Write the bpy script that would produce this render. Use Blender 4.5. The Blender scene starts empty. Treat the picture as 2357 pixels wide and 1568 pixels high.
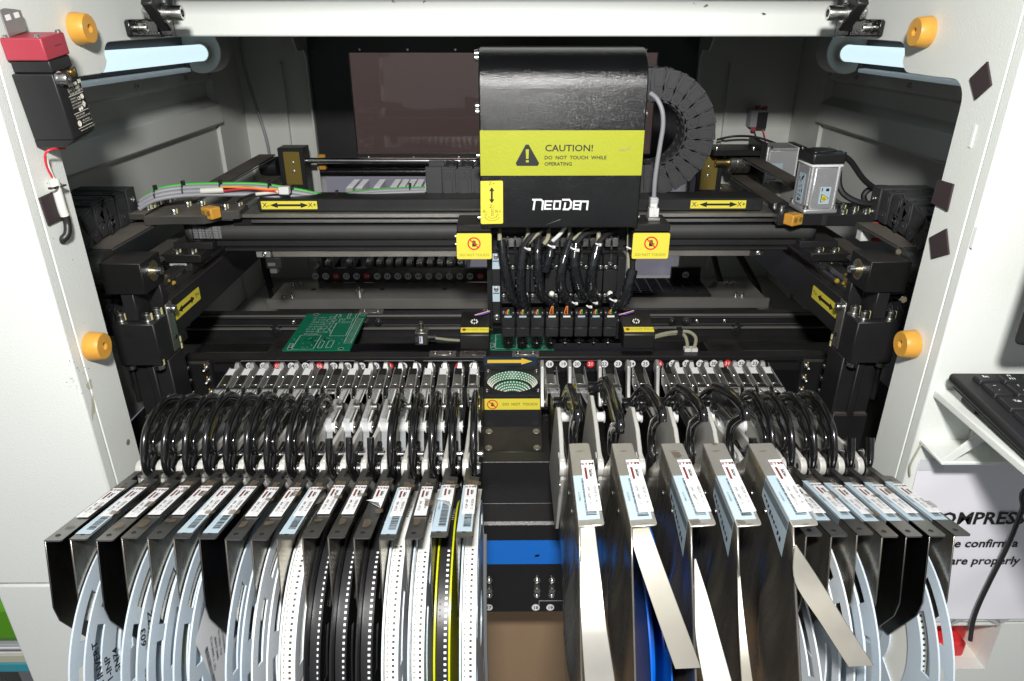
import bpy, bmesh, math, random
from mathutils import Vector, Matrix
R = random.Random(7)
S = bpy.context.scene
COL = S.collection
# ---------------------------------------------------------------- camera
F, CX, CY = 1600., 1178.5, 784.          # focal length and centre for a 2357 x 1568 frame
PITCH, YAW = math.radians(24.4), math.radians(.44)
cd = bpy.data.cameras.new('camera'); cam = bpy.data.objects.new('camera', cd); COL.objects.link(cam)
cd.sensor_width = 36; cd.lens = 36 * F / 2357; cd.clip_start = .02; cd.clip_end = 50
cam.rotation_euler = (math.radians(90) - PITCH, 0, -YAW)
S.camera = cam
# ---------------------------------------------------------------- world, lamps, exposure
w = bpy.data.worlds.new('World'); S.world = w; w.use_nodes = True
w.node_tree.nodes['Background'].inputs[0].default_value = (.93, .96, 1, 1)
w.node_tree.nodes['Background'].inputs[1].default_value = .36
fl = bpy.data.lights.new('camera_flash', 'AREA'); fl.shape = 'RECTANGLE'; fl.size = .075; fl.size_y = .05
fl.energy = 12.6; fl.color = (1, .985, .96)
fo = bpy.data.objects.new('camera_flash', fl); COL.objects.link(fo)
rl_ = bpy.data.lights.new('wall_fill', 'AREA'); rl_.shape = 'RECTANGLE'; rl_.size = 1.2; rl_.size_y = .3; rl_.energy = 16; rl_.color = (.95, .97, 1)  # unseen fill light added to brighten the lilac wall behind the machine
ro = bpy.data.objects.new('wall_fill', rl_); COL.objects.link(ro); ro.location = (0, 1.72, 1.3)
fo.location = (0.0, -.10, .245); fo.rotation_euler = (math.radians(62), 0, 0)
S.view_settings.view_transform = 'Standard'; S.view_settings.look = 'None'
S.view_settings.exposure = 0; S.view_settings.gamma = 1
S.cycles.max_bounces = 8; S.cycles.caustics_reflective = False; S.cycles.caustics_refractive = False
S.cycles.sample_clamp_indirect = 4

# ---------------------------------------------------------------- measuring: a sight line of the camera meets a plane of the machine
def ray(px, py):
    u = (px - CX) / F; v = -(py - CY) / F
    cp, sp = math.cos(PITCH), math.sin(PITCH)
    x, y, z = u, cp + v * sp, -sp + v * cp
    c, s = math.cos(YAW), math.sin(YAW)
    return Vector((x * c + y * s, -x * s + y * c, z))
def aX(px, py, X): d = ray(px, py); return d * (X / d.x)
def aY(px, py, Y): d = ray(px, py); return d * (Y / d.y)
def aZ(px, py, Z): d = ray(px, py); return d * (Z / d.z)

# ---------------------------------------------------------------- materials
def mat(name, col, rough=.5, metal=0, bump=0, bscale=300, dust=0, dustcol=(.23, .17, .11), var=0, vscale=30, spec=.5,
        trans=0, alpha=1, emit=0, stretch=None, sss=0, dscale=14, coat=0):
    m = bpy.data.materials.new(name); m.use_nodes = True
    nt = m.node_tree; N = nt.nodes; L = nt.links; b = N['Principled BSDF']
    b.inputs['Base Color'].default_value = (*col, 1); b.inputs['Roughness'].default_value = rough
    b.inputs['Metallic'].default_value = metal; b.inputs['Specular IOR Level'].default_value = spec
    b.inputs['Transmission Weight'].default_value = trans; b.inputs['Alpha'].default_value = alpha
    b.inputs['Coat Weight'].default_value = coat
    if sss: b.inputs['Subsurface Weight'].default_value = sss; b.inputs['Subsurface Radius'].default_value = (.006, .004, .002)
    if emit: b.inputs['Emission Color'].default_value = (*col, 1); b.inputs['Emission Strength'].default_value = emit
    tc = N.new('ShaderNodeTexCoord'); mp = N.new('ShaderNodeMapping'); L.new(tc.outputs['Object'], mp.inputs[0])
    if stretch: mp.inputs['Scale'].default_value = stretch
    def noise(sc, det=3):
        n = N.new('ShaderNodeTexNoise'); n.inputs['Scale'].default_value = sc; n.inputs['Detail'].default_value = det
        L.new(mp.outputs[0], n.inputs['Vector']); return n
    cs = None
    if var:
        n = noise(vscale, 4); mx = N.new('ShaderNodeMix'); mx.data_type = 'RGBA'
        mx.inputs[6].default_value = (*[c * (1 - var) for c in col], 1); mx.inputs[7].default_value = (*[min(1, c * (1 + var)) for c in col], 1)
        L.new(n.outputs[0], mx.inputs[0]); cs = mx.outputs[2]
        rr = N.new('ShaderNodeMapRange'); rr.inputs[3].default_value = max(0, rough - var * .25); rr.inputs[4].default_value = min(1, rough + var * .25)
        L.new(n.outputs[0], rr.inputs[0]); L.new(rr.outputs[0], b.inputs['Roughness'])
    if dust:   # settled dust: lies on what faces up, in clumps
        ge = N.new('ShaderNodeNewGeometry'); sx = N.new('ShaderNodeSeparateXYZ'); L.new(ge.outputs['Normal'], sx.inputs[0])
        n = noise(dscale, 6); rp = N.new('ShaderNodeMapRange'); rp.inputs[1].default_value = .3; rp.inputs[2].default_value = .7
        L.new(n.outputs[0], rp.inputs[0])
        up = N.new('ShaderNodeMapRange'); up.inputs[1].default_value = .25; up.inputs[2].default_value = .95; L.new(sx.outputs[2], up.inputs[0])
        mu = N.new('ShaderNodeMath'); mu.operation = 'MULTIPLY'; L.new(rp.outputs[0], mu.inputs[0]); L.new(up.outputs[0], mu.inputs[1])
        m2 = N.new('ShaderNodeMath'); m2.operation = 'MULTIPLY'; L.new(mu.outputs[0], m2.inputs[0]); m2.inputs[1].default_value = dust
        mx = N.new('ShaderNodeMix'); mx.data_type = 'RGBA'; L.new(m2.outputs[0], mx.inputs[0])
        mx.inputs[6].default_value = (*col, 1)
        if cs: L.new(cs, mx.inputs[6])
        mx.inputs[7].default_value = (*dustcol, 1); cs = mx.outputs[2]
        rr = N.new('ShaderNodeMix'); L.new(m2.outputs[0], rr.inputs[0]); rr.inputs[2].default_value = rough; rr.inputs[3].default_value = .9
        L.new(rr.outputs[0], b.inputs['Roughness'])
        if metal:
            mm = N.new('ShaderNodeMix'); L.new(m2.outputs[0], mm.inputs[0]); mm.inputs[2].default_value = metal; mm.inputs[3].default_value = 0
            L.new(mm.outputs[0], b.inputs['Metallic'])
    if cs: L.new(cs, b.inputs['Base Color'])
    if bump:
        n = noise(bscale, 2); bp = N.new('ShaderNodeBump'); bp.inputs['Strength'].default_value = bump; bp.inputs['Distance'].default_value = .001
        L.new(n.outputs[0], bp.inputs['Height']); L.new(bp.outputs[0], b.inputs['Normal'])
    return m
M = {}
def mk(name, *a, **k): M[name] = mat(name, *a, **k); return M[name]
mk('white_paint', (.76, .785, .745), .42, bump=.28, bscale=900, var=.055, vscale=6)
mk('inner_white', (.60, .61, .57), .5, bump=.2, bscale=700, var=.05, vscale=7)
mk('black_paint', (.013, .013, .014), .38, bump=.2, bscale=500, var=.3, dust=.05)
mk('black_gloss', (.008, .008, .009), .22, bump=.5, bscale=420)
mk('cover_black', (.006, .0063, .007), .20, bump=.40, bscale=900, var=.3, vscale=18, spec=.6)
mk('anodised', (.016, .016, .0165), .40, dust=.14, dustcol=(.10, .085, .07), dscale=26, var=.4)
mk('dusty_black', (.008, .008, .008), .44, dust=.28, dustcol=(.12, .10, .08), dscale=22, var=.3)
mk('dusty_plate', (.045, .042, .038), .5, dust=.75, dustcol=(.20, .17, .135), dscale=16, var=.2)
mk('black_plastic', (.017, .017, .018), .36, bump=.1, bscale=800)
mk('chain_plastic', (.036, .036, .039), .5, bump=.15, bscale=700, dust=.35, dustcol=(.10, .09, .08), var=.2)
mk('handle_black', (.007, .007, .0075), .19, var=.3, vscale=60, coat=.6)
mk('rubber', (.046, .046, .046), .62, var=.2, dust=.25, dustcol=(.13, .11, .09))
mk('belt_dusty', (.05, .047, .043), .75, dust=.85, dustcol=(.20, .17, .135), dscale=9)
mk('steel', (.62, .62, .60), .26, 1, var=.12, vscale=90)
mk('chrome', (.80, .80, .80), .22, 1)
mk('brushed', (.50, .50, .48), .3, 1, var=.2, vscale=60, stretch=(1, 6, 6))
mk('silver_dirty', (.52, .50, .45), .38, 1, var=.25, vscale=40, dust=.15, dustcol=(.3, .25, .15))
mk('guard_dull', (.36, .345, .30), .42, .75, var=.18, vscale=40, dust=.3, dustcol=(.25, .19, .10), dscale=30)
mk('dark_side', (.26, .25, .235), .24, 1, var=.25, vscale=25)
mk('guide_steel', (.62, .62, .60), .34, .7, var=.15, vscale=90)
mk('polished_side', (.43, .40, .345), .27, .93, var=.35, vscale=16, stretch=(1, 6, .6))
mk('cover_steel', (.30, .30, .295), .30, 1, var=.25, vscale=55, dust=.08, dustcol=(.22, .15, .08), dscale=40)
mk('big_steel', (.58, .56, .51), .38, .75, var=.22, vscale=38, dust=.10, dustcol=(.25, .15, .06), dscale=45)
mk('plate_steel', (.40, .39, .37), .27, .85, var=.22, vscale=22, bump=.03, bscale=60)
mk('cast_alu', (.50, .50, .485), .45, .85, var=.12, vscale=120, dust=.35, dustcol=(.25, .2, .13), dscale=70)
mk('frame_alu', (.60, .59, .55), .45, .25, var=.12, vscale=70)
mk('motor_alu', (.62, .63, .64), .42, .7, bump=.3, bscale=900, var=.08, vscale=200)
mk('tray_steel', (.34, .325, .30), .30, .6, var=.3, vscale=12, dust=.1, dustcol=(.2, .17, .13))
mk('amber_rubber', (.72, .37, .055), .42, sss=.6, var=.22, vscale=60, trans=.1, bump=.15, bscale=200)
mk('amber_pad', (.30, .22, .05), .3, trans=.25)
mk('grease', (.60, .40, .05), .12, trans=.45, bump=.4, bscale=150)
mk('magnet_pad', (.035, .022, .024), .8, bump=.2, bscale=900)
mk('red_plastic', (.36, .04, .06), .42, bump=.1, bscale=600)
mk('yellow', (.80, .69, .07), .4)
mk('lime', (.43, .46, .028), .38, bump=.25, bscale=330, var=.05)
mk('ink', (.012, .012, .012), .5)
mk('ink_white', (.85, .85, .85), .5)
mk('ink_grey', (.45, .46, .47), .5)
mk('ink_maroon', (.18, .035, .03), .5)
mk('ink_olive', (.25, .23, .03), .5)
mk('red_print', (.75, .03, .035), .45)
mk('label_white', (.80, .80, .80), .38, var=.04, vscale=60)
mk('label_blue', (.45, .56, .63), .38, var=.06, vscale=50)
mk('pcb_green', (.0, .16, .085), .5, var=.15, vscale=40)
mk('silk', (.62, .72, .66), .5)
mk('pcb_dark', (.0, .085, .05), .35)
mk('blue_paint', (.01, .16, .62), .4, bump=.3, bscale=420)
mk('navy', (.012, .03, .055), .4)
mk('arrow_yellow', (.85, .55, .06), .45)
mk('tape_white', (.80, .79, .72), .5, var=.04, vscale=90)
mk('tape_black', (.02, .02, .022), .35)
mk('tape_grey', (.12, .125, .13), .3)
mk('clear_tape', (.75, .78, .80), .15, alpha=.28)
mk('brown_tape', (.16, .12, .075), .3, alpha=.5, var=.4, vscale=60)
mk('pocket', (.05, .05, .05), .5)
mk('reel_blue', (.68, .77, .84), .3, trans=.2, sss=.35, var=.06, vscale=25)
mk('reel_white', (.76, .80, .83), .32, sss=.35, trans=.1, var=.05, vscale=25)
mk('reel_deep_blue', (.0, .11, .55), .25)
mk('reel_yellow', (.62, .64, .01), .25, trans=.2)
mk('reel_black', (.012, .012, .013), .25)
mk('nylon', (.74, .74, .72), .35, sss=.3)
mk('grey_cable', (.28, .28, .30), .45)
mk('white_cable', (.70, .69, .63), .45)
mk('green_cable', (.06, .42, .06), .45)
mk('orange_wire', (.85, .35, .02), .45)
mk('red_wire', (.7, .03, .05), .45)
mk('blue_wire', (.05, .1, .6), .45)
mk('black_cable', (.014, .014, .015), .4)
mk('clear_hose', (.62, .60, .42), .2, trans=.45)
mk('hose_black', (.012, .013, .015), .16, coat=.4)
mk('window_smoke', (.33, .24, .185), .03, spec=.6, trans=1)
mk('shaded_white', (.30, .30, .27), .6, var=.15, vscale=6)  # white of the base plate, darkened to carry the shade lying on it
mk('lilac_wall', (.66, .63, .74), .8, bump=.2, bscale=120)
mk('cardboard', (.36, .24, .14), .8, bump=.3, bscale=260, var=.1, vscale=8)
mk('paper', (.82, .81, .86), .7, var=.03, vscale=12)
mk('key_black', (.018, .018, .019), .5, bump=.15, bscale=900)
mk('screen_blue', (.0, .06, .45), .2)
mk('floor_grey', (.22, .22, .22), .6, var=.1)
mk('green_vinyl', (.10, .33, .01), .4, bump=.1, bscale=60)
mk('teal', (.05, .34, .42), .45)
mk('beige', (.55, .55, .42), .6)
mk('lamp_tube', (.70, .90, .99), .4, emit=1.0)
mk('led_white', (.80, .78, .68), .35)
mk('brass', (.55, .40, .16), .35, 1)
mk('wax_mark', (.80, .76, .35), .5)
mk('soot', (.20, .19, .16), .8)
mk('stain', (.50, .43, .28), .6, alpha=.4)

# ---------------------------------------------------------------- mesh building
class MB:
    def __init__(s): s.v = []; s.f = []; s.m = []; s.mi = 0
    def add(s, vs, fs):
        o = len(s.v); s.v += [tuple(v) for v in vs]; s.f += [tuple(i + o for i in f) for f in fs]; s.m += [s.mi] * len(fs); return s
    def box(s, x0, y0, z0, x1, y1, z1, mx=None):
        x0, x1 = min(x0, x1), max(x0, x1); y0, y1 = min(y0, y1), max(y0, y1); z0, z1 = min(z0, z1), max(z0, z1)
        vs = [Vector((x, y, z)) for z in (z0, z1) for y in (y0, y1) for x in (x0, x1)]
        if mx: vs = [mx @ v for v in vs]
        return s.add(vs, [(0, 2, 3, 1), (4, 5, 7, 6), (0, 1, 5, 4), (2, 6, 7, 3), (0, 4, 6, 2), (1, 3, 7, 5)])
    def hexa(s, a, b):      # two quads of corresponding corners
        return s.add(list(a) + list(b), [(3, 2, 1, 0), (4, 5, 6, 7), (0, 1, 5, 4), (1, 2, 6, 5), (2, 3, 7, 6), (3, 0, 4, 7)])
    def prism(s, pts, axis, a, b, mx=None):   # outline in the other two axes
        def P(p, t): return Vector((t, p[0], p[1])) if axis == 'X' else Vector((p[0], t, p[1])) if axis == 'Y' else Vector((p[0], p[1], t))
        n = len(pts); vs = [P(p, a) for p in pts] + [P(p, b) for p in pts]
        if mx: vs = [mx @ v for v in vs]
        ar = sum(pts[i][0] * pts[(i + 1) % n][1] - pts[(i + 1) % n][0] * pts[i][1] for i in range(n))
        flip = (ar < 0) ^ (b < a) ^ (axis == 'Y')
        fs = [tuple(range(n))[::-1], tuple(range(n, 2 * n))] + [(i, (i + 1) % n, n + (i + 1) % n, n + i) for i in range(n)]
        if flip: fs = [f[::-1] for f in fs]
        return s.add(vs, fs)
    def cyl(s, p0, p1, r0, r1=None, n=16, caps=True):
        r1 = r0 if r1 is None else r1; p0, p1 = Vector(p0), Vector(p1); d = (p1 - p0).normalized()
        a = d.orthogonal().normalized(); b = d.cross(a)
        vs = []
        for p, r in ((p0, r0), (p1, r1)):
            for i in range(n):
                t = 2 * math.pi * i / n; vs.append(p + (a * math.cos(t) + b * math.sin(t)) * r)
        fs = [(i, (i + 1) % n, n + (i + 1) % n, n + i) for i in range(n)]
        if caps: fs += [tuple(range(n))[::-1], tuple(range(n, 2 * n))]
        return s.add(vs, fs)
    def lathe(s, p0, d, prof, n=24):   # prof: (along, radius)
        p0, d = Vector(p0), Vector(d).normalized(); a = d.orthogonal().normalized(); b = d.cross(a); vs = []; k = len(prof)
        for h, r in prof:
            for i in range(n):
                t = 2 * math.pi * i / n; vs.append(p0 + d * h + (a * math.cos(t) + b * math.sin(t)) * max(r, 1e-5))
        fs = [(j * n + i, j * n + (i + 1) % n, (j + 1) * n + (i + 1) % n, (j + 1) * n + i) for j in range(k - 1) for i in range(n)]
        fs += [tuple(range(n))[::-1], tuple(range((k - 1) * n, k * n))]
        return s.add(vs, fs)
    def tube(s, pts, r, n=8, smooth=0, sq=1, caps=True):
        pts = [Vector(p) for p in pts]
        if smooth: pts = spline(pts, smooth)
        rs = r if isinstance(r, (list, tuple)) else [r] * len(pts)
        if len(rs) != len(pts): rs = [rs[int(i * (len(rs) - 1) / (len(pts) - 1))] for i in range(len(pts))]
        vs = []; k = len(pts); d = (pts[1] - pts[0]).normalized(); a = d.orthogonal().normalized()
        if sq != 1: a = Vector((1, 0, 0)); a = (a - d * a.dot(d)).normalized()
        for i, p in enumerate(pts):
            d = (pts[min(i + 1, k - 1)] - pts[max(i - 1, 0)]).normalized()
            a = (a - d * a.dot(d)); a = a.normalized() if a.length > 1e-6 else d.orthogonal().normalized(); b = d.cross(a)
            for j in range(n):
                t = 2 * math.pi * j / n; vs.append(p + (a * math.cos(t) * sq + b * math.sin(t)) * rs[i])
        fs = [(i * n + j, i * n + (j + 1) % n, (i + 1) * n + (j + 1) % n, (i + 1) * n + j) for i in range(k - 1) for j in range(n)]
        if caps: fs += [tuple(range(n))[::-1], tuple(range((k - 1) * n, k * n))]
        return s.add(vs, fs)
    def strip(s, pts, wv, th):   # flat ribbon along pts, wv = half width vector, th thickness vector
        pts = [Vector(p) for p in pts]; wv = Vector(wv); th = Vector(th); k = len(pts); vs = []
        for p in pts: vs += [p - wv, p + wv, p + wv + th, p - wv + th]
        fs = [(4 * i + j, 4 * i + (j + 1) % 4, 4 * i + 4 + (j + 1) % 4, 4 * i + 4 + j) for i in range(k - 1) for j in range(4)]
        fs += [(3, 2, 1, 0), tuple(4 * (k - 1) + j for j in range(4))]
        return s.add(vs, fs)
    def quad(s, *p): return s.add(p, [(0, 1, 2, 3)])
def spline(p, n):
    out = []; k = len(p)
    for i in range(k - 1):
        a, b, c, d = p[max(i - 1, 0)], p[i], p[i + 1], p[min(i + 2, k - 1)]
        for j in range(n):
            t = j / n
            out.append(.5 * ((2 * b) + (c - a) * t + (2 * a - 5 * b + 4 * c - d) * t * t + (3 * b - a - 3 * c + d) * t ** 3))
    return out + [p[-1]]
def thing(name, label, cat, loc=(0, 0, 0), group=None):
    o = bpy.data.objects.new(name, None); o.empty_display_size = .01; COL.objects.link(o); o.location = loc
    o['label'] = label; o['category'] = cat
    if group: o['group'] = group
    return o
def worg(o):
    v = Vector((0, 0, 0))
    while o: v += o.location; o = o.parent
    return v
def fin(me, smooth):
    bm = bmesh.new(); bm.from_mesh(me); bmesh.ops.recalc_face_normals(bm, faces=bm.faces)
    if smooth:
        for f in bm.faces: f.smooth = True
        for e in bm.edges:
            if len(e.link_faces) == 2 and e.calc_face_angle(0) > math.radians(smooth): e.smooth = False
    bm.to_mesh(me); bm.free()
def obj(name, mb, m, parent=None, bevel=0, smooth=35, seg=1, local=False):
    me = bpy.data.meshes.new(name)
    off = Vector((0, 0, 0)) if local or parent is None else worg(parent)
    me.from_pydata([Vector(v) - off for v in mb.v], [], mb.f)
    ms = m if isinstance(m, (list, tuple)) else [m]
    for q in ms: me.materials.append(M[q])
    if len(ms) > 1: me.polygons.foreach_set('material_index', mb.m)
    fin(me, smooth)
    o = bpy.data.objects.new(name, me); COL.objects.link(o); o.parent = parent
    if bevel:
        b = o.modifiers.new('bevel', 'BEVEL'); b.width = bevel; b.segments = seg; b.limit_method = 'ANGLE'; b.angle_limit = math.radians(40)
        b.harden_normals = False
    return o
def tag(o, label, cat, group=None):
    o['label'] = label; o['category'] = cat
    if group: o['group'] = group
    return o
def struct(name, mb, m, **k): o = obj(name, mb, m, **k); o['kind'] = 'structure'; return o
def dup(root, loc, label=None, group=None):
    r = root.copy(); COL.objects.link(r); r.location = loc
    if label: r['label'] = label
    if group: r['group'] = group
    for ch in list(root.children):
        c = ch.copy(); COL.objects.link(c); c.parent = r
        for g in list(ch.children):
            d = g.copy(); COL.objects.link(d); d.parent = c
    return r
_tc = {}
def text(name, s, size, at, ux, uy, m, parent, align='CENTER', sx=1, shear=0, bold=0, local=False):
    """flat lettering: ux = reading direction, uy = up on the letters"""
    key = (s, size, align, sx, shear, bold)
    if key not in _tc:
        cu = bpy.data.curves.new('lettering', 'FONT'); cu.body = s; cu.size = size; cu.align_x = align; cu.align_y = 'CENTER'
        cu.resolution_u = 2; cu.shear = shear; cu.offset = bold
        t = bpy.data.objects.new('tmp', cu); COL.objects.link(t)
        dg = bpy.context.evaluated_depsgraph_get(); me = bpy.data.meshes.new_from_object(t.evaluated_get(dg))
        bpy.data.objects.remove(t); _tc[key] = [(v.co.x * sx, v.co.y) for v in me.vertices], [tuple(p.vertices) for p in me.polygons]
        bpy.data.meshes.remove(me)
    vs, fs = _tc[key]; at, ux, uy = Vector(at), Vector(ux).normalized(), Vector(uy).normalized()
    mb = MB(); mb.add([at + ux * x + uy * y for x, y in vs], fs)
    return obj(name, mb, m, parent, smooth=0, local=local)
def screw(p, d, r, h, m='steel', parent=None, name='screw', hexr=.5):
    p, d = Vector(p), Vector(d).normalized(); mb = MB()
    mb.lathe(p, d, [(0, r * 1.25), (h * .12, r * 1.25), (h * .14, r), (h * .88, r), (h, r * .86), (h, r * hexr), (h * .55, r * hexr)], 14)
    return obj(name, mb, m, parent)
def lab(parent, name, c, ux, uy, wd, ht, m, n=None, r=0):   # thin printed label, centre c, 0.4 mm thick
    c, ux, uy = Vector(c), Vector(ux).normalized(), Vector(uy).normalized(); n = ux.cross(uy)
    mb = MB(); r = r or min(wd, ht) * .06
    pts = []
    for sx, sy, a0 in ((1, 1, 0), (-1, 1, 90), (-1, -1, 180), (1, -1, 270)):
        for a in (0, 45, 90):
            t = math.radians(a0 + a); pts.append((sx * (wd / 2 - r) + r * math.cos(t), sy * (ht / 2 - r) + r * math.sin(t)))
    k = len(pts)
    mb.add([c + ux * x + uy * y for x, y in pts] + [c + ux * x + uy * y + n * .0004 for x, y in pts],
           [tuple(range(k))[::-1], tuple(range(k, 2 * k))] + [(i, (i + 1) % k, k + (i + 1) % k, k + i) for i in range(k)])
    return obj(name, mb, m, parent, smooth=0)
X_, Y_, Z_ = Vector((1, 0, 0)), Vector((0, 1, 0)), Vector((0, 0, 1))

# ================================================================ the room
mb = MB(); mb.box(-3, -2, -1.3, 3, 4, -1.25); struct('floor', mb, 'floor_grey')
mb = MB(); mb.box(-3, 2.0, -1.25, 3, 2.06, 1.6); struct('wall', mb, 'lilac_wall')

# ================================================================ the cabinet
cab = thing('machine_cabinet', 'white steel cabinet of the placement machine with its wide open front', 'machine cabinet', (0, .9, -1.25))
ZT = .30
for s, nm in ((-1, 'left'), (1, 'right')):
    xr_ = .340 if s < 0 else .331
    xo = s * (.49 if s < 0 else .72)
    mb = MB()
    if s < 0: mb.box(xo, .502, -.4765, s * .348, .515, ZT)
    else:   # right panel has the switch recess below, so it stops above it
        mb.box(xo, .502, -.5325, s * .348, .515, ZT)
    obj('front_panel', mb, 'white_paint', cab, bevel=.002, seg=2)
    # side cheek: outline in Y-Z, facing inwards
    pr = [(.5152, -1.2), (.5152, ZT), (.83, ZT), (.83, -.0112), (.690, -.0130)]
    def arc(c, r, a0, a1, n=7): return [(c[0] + r * math.cos(math.radians(a0 + (a1 - a0) * i / n)), c[1] + r * math.sin(math.radians(a0 + (a1 - a0) * i / n))) for i in range(n + 1)]
    pr += arc((.667, -.0270), .0135, 90, 165) + arc((.640, -.0215), .0165, -25, -88) + [(.60, -.0384)] + arc((.575, -.0560), .0178, 88, 180) + [(.5572, -.075), (.5572, -1.2)]
    mb = MB(); mb.prism(pr, 'X', s * .348, s * .3515)
    obj('side_cheek', mb, 'white_paint', cab, bevel=.0006)
    # rear cheek
    pr = [(1.32, -1.0), (1.32, ZT), (1.05, ZT), (1.05, -.0112), (1.185, -.013)] + arc((1.20, -.026), .013, 90, 15)[1:] + arc((1.235, -.022), .0165, 205, 268) + [(1.255, -.0384)] + arc((1.262, -.056), .0178, 92, 0) + [(1.28, -.09), (1.28, -1.0)]
    mb = MB(); mb.prism(pr, 'X', s * xr_, s * (xr_ + .0033))
    obj('rear_cheek', mb, 'inner_white', cab, bevel=.0006)
    # pressed inner side wall, outline in X-Z swept along Y
    xw = .475 if s < 0 else .522
    q = [(xw, .09), (xw, -.0790), (xw + .012, -.0840), (xw + .012, -.106), (xw - .006, -.1165), (xw - .008, -.1465), (xw + .006, -.152), (xw + .006, -.46), (xw + .02, -.46), (xw + .02, .09)]
    mb = MB(); mb.prism([(s * a, b) for a, b in q], 'Y', .66, 1.20); obj('pressed_panel', mb, 'inner_white', cab, bevel=.0015, seg=2)
    mb = MB(); mb.box(s * xw, 1.2002, -.46, s * (xw + .02), 1.34, .09); obj('side_wall', mb, 'inner_white', cab)
    mb = MB(); mb.box(s * (xw + .0), .5152, -.46, s * (xw + .02), .6598, .09); obj('side_wall', mb, 'inner_white', cab)
    mb = MB(); mb.box(s * (xr_ + .0035), 1.321, -.46, s * (xw - .0005), 1.33, .09)
    mb.box(s * .395, 1.312, -.44, s * .400, 1.3206, -.06)
    obj('rear_wall', mb, 'inner_white', cab)
    for yy in (.80, .95, 1.10, 1.19):
        screw((s * (xw - .0), yy, -.071), (-s, 0, 0), .0028, .003, 'steel', cab)
mb = MB(); mb.box(-.3478, .80, -.0110, .3478, .87, .0235); obj('top_beam', mb, 'white_paint', cab, bevel=.002, seg=2)
mb = MB(); mb.box(-.3478, .8702, -.006, .3478, 1.30, .02); mb.box(-.53, .52, .0905, .53, 1.34, .10); obj('ceiling_panel', mb, 'black_paint', cab)
mb = MB(); mb.box(-.50, .95, -.47, .54, 1.33, -.46); obj('base_plate', mb, 'shaded_white', cab)
mb = MB(); mb.box(-.475, .67, -.4655, .525, .9495, -.4555); mb.box(-.34, .95, -.4598, .345, 1.02, -.452); obj('base_cover', mb, 'black_paint', cab)
for s in (-1, 1): mb = MB(); mb.box(s * .3525, .52, -.4655, s * (.47 if s < 0 else .52), .6690, -.4560); obj('base_wing', mb, 'dusty_black', cab)
mb = MB(); mb.box(-.345, .668, -.53, .345, .6695, -.456); obj('base_skirt', mb, 'black_gloss', cab)
mb = MB(); mb.box(-.03, .664, -.490, .02, .6678, -.462); mb.box(.03, .664, -.486, .05, .6678, -.470); obj('skirt_bracket', mb, 'black_gloss', cab)
# lower skirt, left and right of the feeder bay
mb = MB(); mb.box(-.4815, .502, -1.25, -.348, .52, -.4785); obj('lower_panel', mb, 'white_paint', cab, bevel=.002, seg=2)
mb = MB(); mb.box(-.4815, .5205, -1.25, -.470, 1.33, -.4785); obj('lower_side', mb, 'white_paint', cab)
for i, (px, py, r) in enumerate([(115, 935, 2), (100, 640, 2), (62, 575, 2), (390, 640, 2)]): pass
# smudges and stains with outlines of their own
def blot(name, pts, m, n, parent=cab):
    c = sum(pts, Vector()) / len(pts); mb = MB(); n = Vector(n) * .0004; k = len(pts)
    mb.add([p + n for p in pts], [tuple(range(k))]); return obj(name, mb, m, parent, smooth=0)
def blotX(name, px, py, w_, h_, X, m, seed):
    r = random.Random(seed); pts = []
    for i in range(14):
        t = 2 * math.pi * i / 14; k = r.uniform(.55, 1); pts.append(aX(px + w_ * k * math.cos(t), py + h_ * k * math.sin(t), X))
    return blot(name, pts, m, (-1 if X > 0 else 1, 0, 0))
blotX('glue_stain', 205, 885, 9, 16, -.348, 'stain', 1); blotX('glue_stain', 213, 935, 5, 40, -.348, 'stain', 2)
blotX('glue_stain', 2080, 690, 12, 9, .348, 'stain', 3); blotX('glue_stain', 2070, 580, 8, 10, .348, 'stain', 4)
for i in range(16):
    blotX('scuff_mark', 150 + R.uniform(0, 60), 820 + R.uniform(0, 90), R.uniform(.8, 2.2), R.uniform(.5, 2), -.348, 'soot', 30 + i)
for i in range(10):
    px = R.uniform(20, 260); py = R.uniform(400, 760); px = 60 + (py - 400) * .27 + R.uniform(0, 60)
    blotX('scuff_mark', px, py, R.uniform(.5, 1.6), R.uniform(.5, 1.2), -.348, 'soot', 60 + i)
for i, (px, py) in enumerate([(906, 3), (980, 4), (1600, 9), (1625, 12), (2300, 250), (1758, 32)]):
    pts = [aY(px + R.uniform(-7, 7), py + R.uniform(-3, 5), .8) for _ in range(6)]
    pts.sort(key=lambda p: math.atan2(p.z - sum(a.z for a in pts) / 6, p.x - sum(a.x for a in pts) / 6))
    blot('scuff_mark', pts, 'soot', (0, -1, 0))
# small slots and holes in the right cheek
for px, py in ((2240, 314), (2243, 547)):
    c = aX(px, py, .348); mb = MB(); mb.box(.3472, c.y - .0015, c.z - .008, .3478, c.y + .0015, c.z + .008); obj('latch_slot', mb, 'ink_white', cab)
c = aX(294, 1018, -.348); mb = MB(); mb.cyl(c, c + X_ * .0005, .0028); obj('screw_hole', mb, 'soot', cab)

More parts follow.
